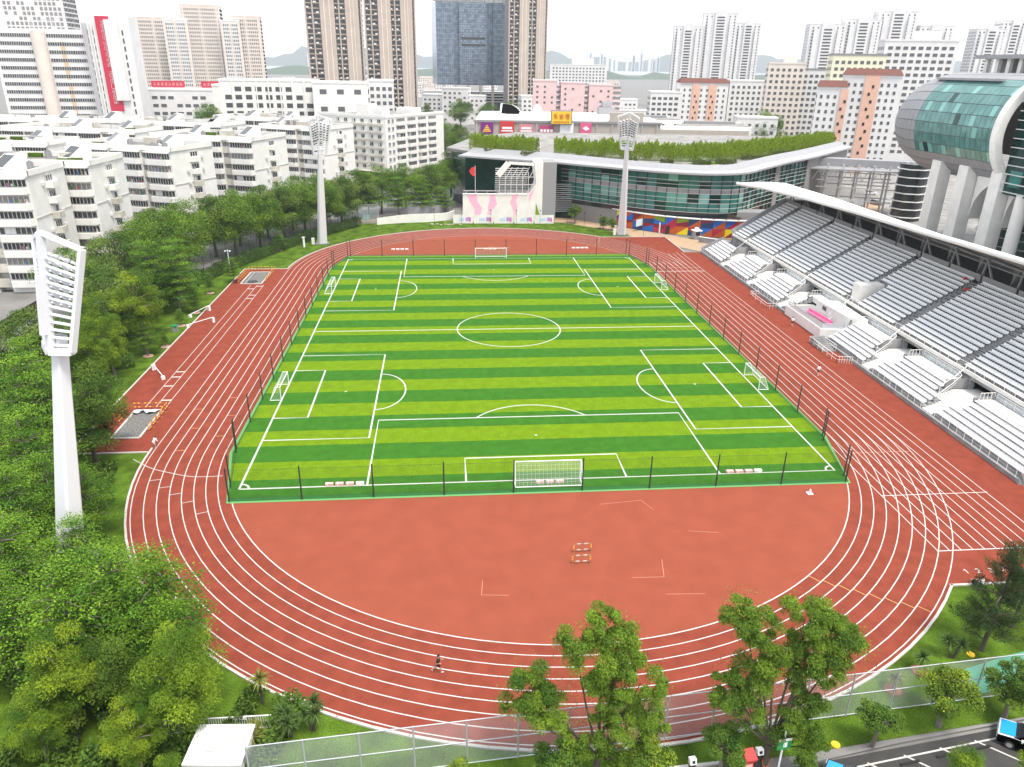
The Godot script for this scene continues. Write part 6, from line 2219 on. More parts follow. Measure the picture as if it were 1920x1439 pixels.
	for q in [[5, -123], [16, -115], [34, -106], [45, -100], [54, -95.5], [64, -94], [72, -96], [84, -107], [100, -122], [118, -139]]:
		solo("roof_shrub", "low mixed shrub bed before the bamboo on the hall's roof", "shrub", sm, Vector3(q[0], 17.05, q[1]), q[0] * 0.03, "shrub beds on the roof garden")
	for q in [[77.5, -122, 0.42, "D", "dark conical tree among the roof garden bamboo"], [60, -116, 0.34, "T", "flat topped small tree at the front of the roof garden"], [46, -120, 0.36, "T", "small tiered tree beside the mast on the roof garden"], [32, -128, 0.3, "F", "small round tree near the roof garden's white wall"]]:
		copy(P[q[3]][0], q[4], Vector3(q[0], 17.05, q[1]), 0.5, q[2])
	# trees among the distant buildings
	var ft := [[-142, -268, 18, "tree left of the red banner's foot"], [-152, -262, 16, "dark tree row before the red banner"], [-124, -276, 22, "big tree before the low white hall"], [-100, -262, 20, "big dark tree left of the plain white slab"], [-168, -250, 15, "tree in front of the office window bands"], [-182, -248, 16, "tree at the office's lower left"], [-12, -300, 16, "street tree right of the corner block"], [-4, -278, 15, "street tree beside the mall's left end"], [-20, -440, 18, "dark tree below the second tan tower"], [2, -450, 20, "dark tree before the glass office podium"], [22, -440, 18, "dark tree right of the podium columns"], [36, -445, 18, "dark tree left of the pink slabs"], [104, -330, 17, "round dark tree right of the pink slabs"], [116, -300, 15, "tree behind the white hall roof"], [156, -268, 22, "large dark tree before the white peach blocks"], [166, -240, 14, "round tree left of the red roofed block"], [146, -252, 12, "small tree beside the grey roofed court"], [4, -246, 12, "street tree before the mall's glass corner"], [-6, -256, 13, "street tree by the lamp post at the mall corner"], [-14, -235, 14, "street tree at the corner block's right edge"], [130, -196, 12, "tree behind the steel frame"], [150, -186, 12, "tree behind the footbridge walkway"], [-196, -225, 13, "tree on the rear terrace at the left edge"], [-60, -205, 10, "roof terrace tree behind the far left mast"]]
	for i in ft.size():
		var q: Array = ft[i]
		copy(P.F[i % 3] if i % 4 else P.D[0], q[3], Vector3(q[0], 0, q[1]), i * 0.9, q[2] / 10.0, "trees among the distant buildings")

# ---------------------------------------------------------------- floodlight masts
func make_masts():
	mast("near left white floodlight mast with rungs, rising from the trees", Vector3(-43.9, 0, 69.7), Vector3(3.7, 31.2, -3.0), true)
	mast("far left white floodlight mast beside the street trees", Vector3(-42.6, 0, -69.8), Vector3(2.4, 31.4, 4.0), false)
	mast("far right white floodlight mast before the colourful wall", Vector3(38.3, 0, -79.6), Vector3(-1.8, 32.2, 6.0), false)

func mast(label: String, at: Vector3, to: Vector3, rungs: bool):
	var g := thing("floodlight_mast", label, "floodlight", at, 0.0, "floodlight masts")
	var y := to.normalized()
	var f := Vector3(-at.x, 0, -at.z).normalized()
	var x := y.cross(f).normalized() * -1.0
	x = f.cross(y).normalized() if false else y.cross(f).normalized()
	var z := x.cross(y).normalized()
	var H := to.length()
	var bs := Basis(x, y, z)
	var hb := H - 9.0
	var b := MB.new()
	# tapered shaft with chamfered corners
	var sec := func(yy: float, w: float, d: float) -> Array:
		var c := 0.22 * w
		return [Vector3(-w + c, yy, d), Vector3(w - c, yy, d), Vector3(w, yy, d - c), Vector3(w, yy, -d + c), Vector3(w - c, yy, -d), Vector3(-w + c, yy, -d), Vector3(-w, yy, -d + c), Vector3(-w, yy, d - c)]
	var s0: Array = sec.call(-0.3, 1.1, 0.9)
	var s1: Array = sec.call(hb + 1.0, 0.46, 0.42)
	for i in 8:
		var j := (i + 1) % 8
		b.quad(s0[i], s0[j], s1[j], s1[i])
	part(g, "shaft", b.done(M.mast_white), Vector3.ZERO, bs)
	if rungs:
		b = MB.new()
		for i in 66:
			var yy := 0.5 + i * 0.3
			var w := lerpf(1.1, 0.46, yy / (hb + 1.0))
			b.bar(Vector3(w - 0.05, yy, -0.1), Vector3(w + 0.32, yy + 0.05, -0.1), 0.07)
		part(g, "rungs", b.done(M.mast_white), Vector3.ZERO, bs)
		b = MB.new()
		for q in [[5.2, -0.6], [5.8, 0.5]]:
			b.bar(Vector3(q[1] - 0.5, q[0], -1.0), Vector3(q[1] + 0.5, q[0], -1.0), 0.1)
			b.bar(Vector3(q[1] - 0.2, q[0], -1.0), Vector3(q[1] + 0.1, q[0] + 0.3, -1.0), 0.1)
			b.bar(Vector3(q[1] - 0.2, q[0], -1.0), Vector3(q[1] + 0.1, q[0] - 0.3, -1.0), 0.1)
		part(g, "step_bracket", b.done(M.mid_grey), Vector3.ZERO, bs)
	# lamp frame: three posts splayed outwards and ladder bars between them
	var lt := [Vector3(-1.55, hb, 0.0), Vector3(-2.75, H - 0.9, 0.3)]
	var rt := [Vector3(1.55, hb, 0.0), Vector3(2.75, H - 0.9, 0.3)]
	var ct := [Vector3(0.0, hb - 0.2, -0.7), Vector3(0.0, H, -1.0)]
	for q in [lt, rt]:
		b = MB.new()
		b.bar(q[0], q[1], 0.44, 0.4)
		part(g, "side_post", b.done(M.mast_white), Vector3.ZERO, bs)
	b = MB.new()
	b.bar(ct[0], ct[1], 0.48, 0.44)
	b.bar(ct[0] + Vector3(0, 1.4, -0.4), ct[0] + Vector3(0, 6.0, -0.5), 0.66, 0.3)
	part(g, "centre_post", b.done(M.mast_white), Vector3.ZERO, bs)
	b = MB.new()
	b.bar(lt[1], ct[1], 0.34); b.bar(rt[1], ct[1], 0.34)
	b.bar(lt[0], ct[0], 0.8, 0.5); b.bar(rt[0], ct[0], 0.8, 0.5)
	part(g, "frame_beam", b.done(M.mast_white), Vector3.ZERO, bs)
	var lamp := MB.new()
	lamp.tube(Vector3(0, 0, 0), Vector3(0, 0, 0.42), 0.10, 0.24, 10, true)
	lamp.box(Vector3(0, 0, -0.1), Vector3(0.2, 0.2, 0.25))
	var lm := lamp.done(M.mast_white)
	var lens := MB.new()
	lens.tube(Vector3(0, 0, 0.421), Vector3(0, 0, 0.44), 0.21, 0.21, 10, true)
	var lens_m := lens.done(M.window_grey)
	for i in 12:
		var t := 0.06 + i * 0.068
		for s in [lt, rt]:
			b = MB.new()
			var p: Vector3 = s[0].lerp(s[1], t)
			var q: Vector3 = ct[0].lerp(ct[1], t)
			b.bar(p, q, 0.20, 0.17)
			part(g, "cross_bar", b.done(M.mast_white), Vector3.ZERO, bs)
			if i >= 5:
				for k in 3:
					var o: Vector3 = p.lerp(q, 0.2 + 0.3 * k) + Vector3(0, 0.3, 0.15)
					var l := part(g, "lamp", lm, bs * o, bs * Basis(Vector3.RIGHT, 0.5))
					part(l, "lens", lens_m)
	part(g, "footing", boxm(Vector3(3.4, 0.3, 3.0), M.concrete), Vector3(0, 0.05, 0))
	part(g, "switch_cabinet", boxm(Vector3(0.7, 1.6, 0.5), M.white_wall), Vector3(-2.2, 0.8, 0.6))

# ---------------------------------------------------------------- goals
func goal(label: String, at: Vector3, turn: float, w: float, h: float, d: float, dt: float, grp: String):
	var g := thing("football_goal", label, "goal", at, turn, grp)
	var r := 0.07 if w > 6.0 else 0.055
	for s in [-0.5, 0.5]:
		var b := MB.new()
		b.tube(Vector3(w * s, 0, 0), Vector3(w * s, h, 0), r, r, 8)
		part(g, "post", b.done(M.white))
		b = MB.new()
		b.tube(Vector3(w * s, h, 0), Vector3(w * s, h, dt), r * 0.7, r * 0.7, 6)
		b.tube(Vector3(w * s, h, dt), Vector3(w * s, 0.05, d), r * 0.7, r * 0.7, 6)
		b.tube(Vector3(w * s, 0.05, 0), Vector3(w * s, 0.05, d), r * 0.8, r * 0.8, 6)
		part(g, "side_frame", b.done(M.white))
		b = MB.new()
		b.quad(Vector3(w * s, 0.05, 0), Vector3(w * s, 0.05, d), Vector3(w * s, h, dt), Vector3(w * s, h, 0))
		part(g, "net", b.done(M.net))
	var b := MB.new()
	b.tube(Vector3(-w * 0.5, h, 0), Vector3(w * 0.5, h, 0), r, r, 8)
	part(g, "crossbar", b.done(M.white))
	b = MB.new()
	b.tube(Vector3(-w * 0.5, 0.05, d), Vector3(w * 0.5, 0.05, d), r * 0.9, r * 0.9, 6)
	part(g, "ground_bar", b.done(M.white))
	b = MB.new()
	b.quad(Vector3(-w * 0.5, 0.05, d), Vector3(w * 0.5, 0.05, d), Vector3(w * 0.5, h, dt), Vector3(-w * 0.5, h, dt))
	b.quad(Vector3(-w * 0.5, h, dt), Vector3(w * 0.5, h, dt), Vector3(w * 0.5, h, 0), Vector3(-w * 0.5, h, 0))
	part(g, "net", b.done(M.net))
	# coarse strands of the net
	b = MB.new()
	for i in int(w / 0.45) + 1:
		var x := -w * 0.5 + i * 0.45
		b.bar(Vector3(x, 0.05, d), Vector3(x, h, dt), 0.008)
	for i in int(h / 0.45) + 1:
		var t := i * 0.45 / h
		b.bar(Vector3(-w * 0.5, lerpf(0.05, h, t), lerpf(d, dt, t)), Vector3(w * 0.5, lerpf(0.05, h, t), lerpf(d, dt, t)), 0.008)
	var ns := part(g, "net_strands", b.done(M.white))
	ns.set_meta("kind", "stuff")

func make_goals():
	goal("full size white goal on the near goal line", Vector3(0, 0.05, 52.6), 0.0, 7.5, 2.44, 1.5, 0.5, "full size goals")
	goal("full size white goal on the far goal line", Vector3(0, 0.05, -52.6), PI, 7.5, 2.44, 1.5, 0.5, "full size goals")
	goal("small white goal on the left touchline, nearer of two", Vector3(-34.0, 0.05, 26.2), -PI / 2, 5.6, 2.0, 1.5, 0.7, "small goals on the touchlines")
	goal("small white goal on the left touchline, farther of two", Vector3(-34.0, 0.05, -26.0), -PI / 2, 5.6, 2.0, 1.5, 0.7, "small goals on the touchlines")
	goal("small white goal on the right touchline, nearer of two", Vector3(34.2, 0.05, 26.2), PI / 2, 5.6, 2.0, 1.5, 0.7, "small goals on the touchlines")
	goal("small white goal on the right touchline, farther of two", Vector3(34.2, 0.05, -26.4), PI / 2, 5.6, 2.0, 1.5, 0.7, "small goals on the touchlines")
	# foam pads by the goal lines
	var pm := boxm(Vector3(0.85, 0.28, 0.42), M.pad_pink)
	var pw := boxm(Vector3(0.85, 0.28, 0.42), M.white)
	var sets := [[-24.3, 52.3, 4, "pad left of the near penalty area from the left"], [-0.9, 53.2, 3, "pink pad from the left behind the near goal"], [21.4, 52.3, 4, "pad right of the near penalty area from the left"], [-24.0, -62.2, 4, "pale pad beyond the far left corner"], [-0.7, -62.2, 3, "pale pad behind the far goal"], [21.9, -62.8, 4, "pale pad beyond the far right corner"]]
	var od := ["first", "second", "third", "fourth"]
	for i in sets.size():
		var q: Array = sets[i]
		for k in q[2]:
			var white: bool = (k == 3) or i > 2
			var m: ArrayMesh = pw if white else pm
			var o := thing("marker_pad", "%s %s" % [od[k], q[3]], "pad", Vector3(q[0] + k * 1.12, 0.04 if i > 2 else 0.06, q[1]), 0.0, "foam marker pads")
			part(o, "block", m, Vector3(0, 0.14, 0))
			part(o, "strap", boxm(Vector3(0.08, 0.29, 0.43), M.white if not white else M.pad_pink), Vector3(-0.2, 0.142, 0))
	# white marker cone beyond the right near corner
	var b := MB.new()
	b.box(Vector3(0, 0.03, 0), Vector3(0.6, 0.06, 0.6))
	b.tube(Vector3(0, 0.06, 0), Vector3(0, 0.55, 0), 0.24, 0.06, 12)
	solo("marker_cone", "white marker cone lying beyond the pitch's near right corner", "cone", b.done(M.white), Vector3(28.7, 0.03, 57.3))

# ---------------------------------------------------------------- net fence round the pitch
func make_pitch_fences():
	var sides := [["net fence on dark posts behind the near goal line", [-34.4, 55.0, 33.9, 55.2], 10], ["net fence on dark posts behind the far goal line", [-33.8, -55.3, 34.0, -55.6], 10], ["net fence on dark posts along the left touchline", [-36.6, 43.0, -36.6, -44.0], 13], ["net fence on dark posts along the right touchline", [36.6, 44.0, 36.6, -44.0], 13], ["short net fence cutting the pitch's near left corner", [-34.9, 52.6, -36.5, 43.4], 2], ["short net fence cutting the pitch's near right corner", [34.3, 54.4, 36.4, 44.4], 2], ["short net fence cutting the pitch's far left corner", [-36.5, -44.4, -34.2, -54.9], 2], ["short net fence cutting the pitch's far right corner", [36.5, -44.4, 34.4, -55.2], 2]]
	var pm := MB.new()
	pm.tube(Vector3(0, -0.05, 0), Vector3(0, 4.1, 0), 0.085, 0.075, 8)
	pm.box(Vector3(0, 1.0, 0), Vector3(0.16, 0.22, 0.16))
	var post := pm.done(M.dark_metal)
	for s in sides:
		var e: Array = s[1]
		var a := Vector3(e[0], 0.03, e[1])
		var c := Vector3(e[2], 0.03, e[3])
		var g := thing("pitch_fence", s[0], "fence", a, 0.0, "net fences round the pitch")
		var d := c - a
		for i in s[2]:
			part(g, "post", post, d * (float(i) / (s[2] - 1)) if s[2] > 2 else d * (0.06 + 0.88 * i))
		var b := MB.new()
		b.quad(Vector3(0, 0.4, 0), d + Vector3(0, 0.4, 0), d + Vector3(0, 3.8, 0), Vector3(0, 3.8, 0))
		part(g, "net", b.done(M.fence_net))
		b = MB.new()
		b.quad(Vector3(0, 0.02, 0), d + Vector3(0, 0.02, 0), d + Vector3(0, 0.42, 0), Vector3(0, 0.42, 0))
		part(g, "lower_net", b.done(M.green_band))
		b = MB.new()
		for y in [0.42, 3.82]:
			b.bar(Vector3(0, y, 0), d + Vector3(0, y, 0), 0.02)
		part(g, "cable", b.done(M.dark_metal))

# ---------------------------------------------------------------- cars
func car(col: String, label: String, at: Vector3, turn: float, roof := ""):
	var g := thing("parked_car", label, "car", at, turn, "parked cars")
	var body: Material = {"white": M.car_white, "black": M.car_black, "dark": M.car_black, "grey": M.silver_panel}[col]
	var side := func(prof: Array, w0: float, w1: float, m: Material, called: String) -> MeshInstance3D:
		var b := MB.new()
		var k := prof.size()
		var hi := 0.0
		var lo := 9.0
		for q in prof:
			hi = maxf(hi, q[1])
			lo = minf(lo, q[1])
		var wid := func(y: float) -> float:
			return lerpf(w0, w1, (y - lo) / (hi - lo))
		for i in k:
			var p: Array = prof[i]
			var q: Array = prof[(i + 1) % k]
			b.quad(Vector3(-wid.call(p[1]), p[1], p[0]), Vector3(wid.call(p[1]), p[1], p[0]), Vector3(wid.call(q[1]), q[1], q[0]), Vector3(-wid.call(q[1]), q[1], q[0]))
		var pl := PackedVector2Array()
		for q in prof:
			pl.append(Vector2(q[0], q[1]))
		var tr := Geometry2D.triangulate_polygon(pl)
		for s in [-1.0, 1.0]:
			for i in range(0, tr.size(), 3):
				var v := []
				for m2 in 3:
					var q := pl[tr[i + m2]]
					v.append(Vector3(s * wid.call(q.y), q.y, q.x))
				b.tri(v[0], v[1], v[2])
				for m2 in 3:
					b.n[b.n.size() - 1 - m2] = Vector3(s, 0.1, 0).normalized()
		return part(g, called, b.done(m))
	side.call([[-2.15, 0.28], [2.1, 0.28], [2.2, 0.5], [2.15, 0.86], [1.2, 1.02], [-2.0, 1.06], [-2.22, 0.9], [-2.25, 0.5]], 0.90, 0.86, body, "body")
	side.call([[1.25, 1.0], [0.45, 1.54], [-1.55, 1.58], [-2.05, 1.06]], 0.84, 0.64, M.glass_dark, "windows")
	side.call([[0.5, 1.50], [0.3, 1.62], [-1.5, 1.66], [-1.75, 1.50]], 0.68, 0.60, M.blue_roof if roof else body, "roof")
	for q in [[0.46, 1.24], [-0.42, 1.24]]:
		for s in [-1.0, 1.0]:
			part(g, "pillar", boxm(Vector3(0.06, 0.62, 0.12), body), Vector3(s * 0.77, 1.26, q[0]), Basis(Vector3(0, 0, 1), s * 0.33))
	if roof:
		part(g, "bonnet_panel", boxm(Vector3(1.45, 0.02, 0.9), M.blue_roof), Vector3(0, 1.0, 1.62), Basis(Vector3.RIGHT, 0.16))
	var wm := MB.new()
	wm.tube(Vector3(-0.1, 0, 0), Vector3(0.1, 0, 0), 0.32, 0.32, 16)
	var rim := MB.new()
	rim.tube(Vector3(-0.105, 0, 0), Vector3(0.105, 0, 0), 0.2, 0.2, 10)
	for x in [-0.82, 0.82]:
		for z in [-1.38, 1.36]:
			var w := part(g, "wheel", wm.done(M.tyre), Vector3(x, 0.32, z))
			part(w, "rim", rim.done(M.silver))
	for x in [-0.62, 0.62]:
		part(g, "headlight", boxm(Vector3(0.42, 0.16, 0.08), M.glass_blue_pale), Vector3(x, 0.78, 2.16))
		part(g, "tail_light", boxm(Vector3(0.26, 0.3, 0.06), M.red), Vector3(x * 1.1, 0.86, -2.22))
		part(g, "mirror", boxm(Vector3(0.2, 0.14, 0.12), body), Vector3(x * 1.52, 1.08, 0.75))

# ---------------------------------------------------------------- near fence, cabin, parking
func make_south_edge():
	var f := thing("boundary_fence", "tall wire mesh fence on grey steel posts in front of the near bend", "fence", Vector3(-24.0, 0, 90.3))
	var d := Vector3(62.0, 0, -4.6)
	var pm := MB.new()
	pm.tube(Vector3(0, -0.1, 0), Vector3(0, 4.0, 0), 0.06, 0.06, 8)
	var post := pm.done(M.galv)
	for i in 19:
		part(f, "post", post, d * (i / 18.0))
	for y in [0.12, 2.05, 3.97]:
		var b := MB.new()
		b.tube(Vector3(0, y, 0), d + Vector3(0, y, 0), 0.04, 0.04, 6)
		part(f, "rail", b.done(M.galv))
	for i in 18:
		var b := MB.new()
		var p := d * (i / 18.0)
		var q := d * ((i + 1) / 18.0)
		b.quad(p + Vector3(0, 0.12, 0), q + Vector3(0, 0.12, 0), q + Vector3(0, 3.95, 0), p + Vector3(0, 3.95, 0))
		part(f, "mesh_panel", b.done(M.chain_net))
	# parking
	var b := MB.new()
	b.sheet(pv([9.6, 92.0, 12, 91.1, 32, 88.6, 60, 85.2, 60, 112, 9.0, 112]), 0.0)
	var pk := struct("parking_pavement", b.done(M.asphalt), Vector3(0, -0.01, 0))
	b = MB.new()
	b.wallpath(pv([9.9, 91.35, 20, 89.75, 32, 88.25, 50, 86.0]), 0.18, -0.08, 0.12)
	part(pk, "kerb", b.done(M.concrete))
	var lines := [pv([12.6, 91.9, 34.0, 88.95])]
	for i in 8:
		var x := 14.0 + i * 2.85
		lines.append(pv([x, 91.75 - (x - 12.6) * 0.138, x + 3.6, 94.9 - (x - 12.6) * 0.138]))
	for l in lines:
		b = MB.new()
		b.ribbon(l, 0.13, 0.0)
		part(pk, "bay_line", b.done(M.line), Vector3(0, 0.006 + 0.0007 * lines.find(l), 0))
	for i in 6:
		var x := 16.2 + i * 2.85
		solo("wheel_stop", "dark rubber wheel stop in the parking row", "wheel stop", boxm(Vector3(1.5, 0.1, 0.16), M.tyre), Vector3(x + 0.7, 0.04, 92.3 - (x - 12.6) * 0.138), 0.135, "wheel stops in the parking row")
	car("white", "white car with a bright blue roof in the parking row, cut by the right edge", Vector3(28.9, 0, 91.0), PI + 0.86, "blue")
	car("dark", "dark car with a bright blue roof at the bottom edge beside the charging sign", Vector3(14.9, 0, 93.4), PI + 0.86, "blue")
	# charging bay paving and posts
	b = MB.new()
	b.sheet(pv([-1.5, 91.0, 9.3, 90.5, 9.6, 91.9, 9.0, 100, -1.5, 100]), 0.0)
	struct("charging_pavement", b.done(M.pale_paving), Vector3(0, -0.012, 0))
	b = MB.new()
	b.wallpath(pv([-1.5, 90.9, 9.6, 90.35]), 0.22, -0.05, 0.14)
	struct("kerb", b.done(M.kerb))
	var lab := ["first", "second", "third", "fourth"]
	var cp := [[1.9, 91.2], [4.5, 91.3], [6.9, 91.2], [9.2, 90.9]]
	for i in 4:
		var c := thing("charging_post", "%s black charging post with a white head, counted from the left" % lab[i], "charger", Vector3(cp[i][0], 0, cp[i][1]), 0.1, "charging posts")
		part(c, "body", boxm(Vector3(0.38, 1.25, 0.28), M.car_black), Vector3(0, 0.62, 0))
		part(c, "head", boxm(Vector3(0.44, 0.42, 0.34), M.white), Vector3(0, 1.45, 0), Basis(Vector3.RIGHT, -0.3))
		part(c, "screen", boxm(Vector3(0.2, 0.2, 0.02), M.glass_dark), Vector3(0, 1.50, 0.18), Basis(Vector3.RIGHT, -0.3))
		b = MB.new()
		for k in 8:
			var a0 := PI * k / 8.0
			var a1 := PI * (k + 1) / 8.0
			b.tube(Vector3(0.2 + 0.35 * (1 - cos(a0)), 0.9 - 0.8 * sin(a0), 0.2), Vector3(0.2 + 0.35 * (1 - cos(a1)), 0.9 - 0.8 * sin(a1), 0.2), 0.022, 0.022, 5, false)
		part(c, "cable", b.done(M.orange))
	var rc := thing("charging_cabinet", "red charging cabinet beside the last black post", "charger", Vector3(8.3, 0, 91.2), 0.1)
	part(rc, "body", boxm(Vector3(0.7, 1.5, 0.5), M.red), Vector3(0, 0.75, 0))
	part(rc, "hood", boxm(Vector3(0.8, 0.3, 0.8), M.red), Vector3(0, 1.6, 0.1), Basis(Vector3.RIGHT, 0.35))
	part(rc, "plate", boxm(Vector3(0.5, 0.5, 0.02), M.pad_pink), Vector3(0, 0.7, 0.26))
	var sp := thing("charging_sign", "green and white sign board on a white pole beside the forked tree", "sign", Vector3(10.3, 0, 91.6), 0.1)
	b = MB.new()
	b.tube(Vector3(0, -0.1, 0), Vector3(0, 4.6, 0), 0.07, 0.06, 8)
	b.bar(Vector3(0, 4.5, 0), Vector3(0.7, 4.7, -0.3), 0.08)
	part(sp, "pole", b.done(M.white))
	part(sp, "board", boxm(Vector3(0.95, 0.9, 0.06), M.sign_green), Vector3(0, 2.9, 0.1))
	part(sp, "board_band", boxm(Vector3(0.95, 0.22, 0.02), M.white), Vector3(0, 3.3, 0.14))
	part(sp, "pictogram", boxm(Vector3(0.26, 0.4, 0.02), M.white), Vector3(0.05, 2.86, 0.14))
	part(sp, "camera_box", boxm(Vector3(0.4, 0.22, 0.3), M.white), Vector3(0.45, 3.9, 0.0))
	# white cabin
	var c := thing("cabin", "white flat roofed cabin with rust streaks at the bottom edge", "cabin", Vector3(-26.2, 0, 88.6), -0.06)
	part(c, "wall", boxm(Vector3(3.3, 2.3, 2.8), M.white_wall), Vector3(0, 1.15, 0))
	for i in 3:
		part(c, "roof_panel", boxm(Vector3(3.7, 0.14, 1.02), M.white), Vector3(0, 2.42, -1.04 + i * 1.05))
	for i in 2:
		part(c, "rust_streak", boxm(Vector3(0.9 - 0.3 * i, 0.004, 0.05), M.rust), Vector3(0.5 - i * 0.9, 2.493, -0.45 + i * 1.05))
	part(c, "door", boxm(Vector3(0.06, 1.9, 0.8), M.mid_grey), Vector3(1.66, 0.98, 0.3))
	for q in [[-31.2, -28.2, "white railing left of the white cabin"], [-28.0, -23.8, "white railing with a plate above the white cabin"]]:
		var r := thing("railing", q[2], "railing", Vector3(q[0], 0, 85.3))
		var w: float = q[1] - q[0]
		for i in int(w / 0.16) + 1:
			part(r, "baluster", boxm(Vector3(0.045, 1.2, 0.045), M.white), Vector3(i * 0.16, 0.62, 0))
		part(r, "top_rail", boxm(Vector3(w + 0.1, 0.07, 0.07), M.white), Vector3(w * 0.5, 1.24, 0))
		part(r, "bottom_rail", boxm(Vector3(w + 0.1, 0.06, 0.06), M.white), Vector3(w * 0.5, 0.12, 0.0))
		part(r, "rail_plate", boxm(Vector3(1.0, 0.2, 0.02), M.white), Vector3(w * 0.5, 1.1, 0.06))
	# green play court right of the bend
	b = MB.new()
	b.sheet(pv([27.4, 83.9, 34, 82.2, 50, 79.0, 54, 79.0, 54, 84.6, 27.0, 86.0]), 0.0)
	struct("court_floor", b.done(M.court_green), Vector3(0, -0.02, 0))
	var ex := thing("exercise_frame", "blue and grey exercise frame on the green court behind the fence", "exercise frame", Vector3(27.4, 0, 85.4), 0.3)
	b = MB.new()
	for x in [-0.4, 0.4]:
		b.tube(Vector3(x, -0.05, -0.3), Vector3(x, 1.5, 0), 0.05, 0.05, 6)
		b.tube(Vector3(x, -0.05, 0.4), Vector3(x, 1.5, 0), 0.05, 0.05, 6)
	b.tube(Vector3(-0.4, 1.5, 0), Vector3(0.4, 1.5, 0), 0.05, 0.05, 6)
	part(ex, "frame", b.done(M.grey_metal))
	part(ex, "seat", boxm(Vector3(0.7, 0.08, 0.5), M.blue_roof), Vector3(0, 0.5, 0.1))
	part(ex, "back", boxm(Vector3(0.7, 0.5, 0.06), M.blue_roof), Vector3(0, 0.85, -0.12))
	var ol := [[25.6, 87.0, "yellow disc lid on the grass beside the bright clipped tree"], [15.4, 89.6, "yellow disc lid on the grass right of the forked tree"], [30.6, 82.0, "orange disc lid by the dark feathery tree"]]
	for q in ol:
		b = MB.new()
		b.tube(Vector3(0, -0.03, 0), Vector3(0, 0.06, 0), 0.32, 0.30, 16)
		b.tube(Vector3(0, 0.06, 0), Vector3(0, 0.1, 0), 0.2, 0.18, 12)
		solo("ground_lid", q[2], "lid", b.done(M.yellow), Vector3(q[0], 0, q[1]))

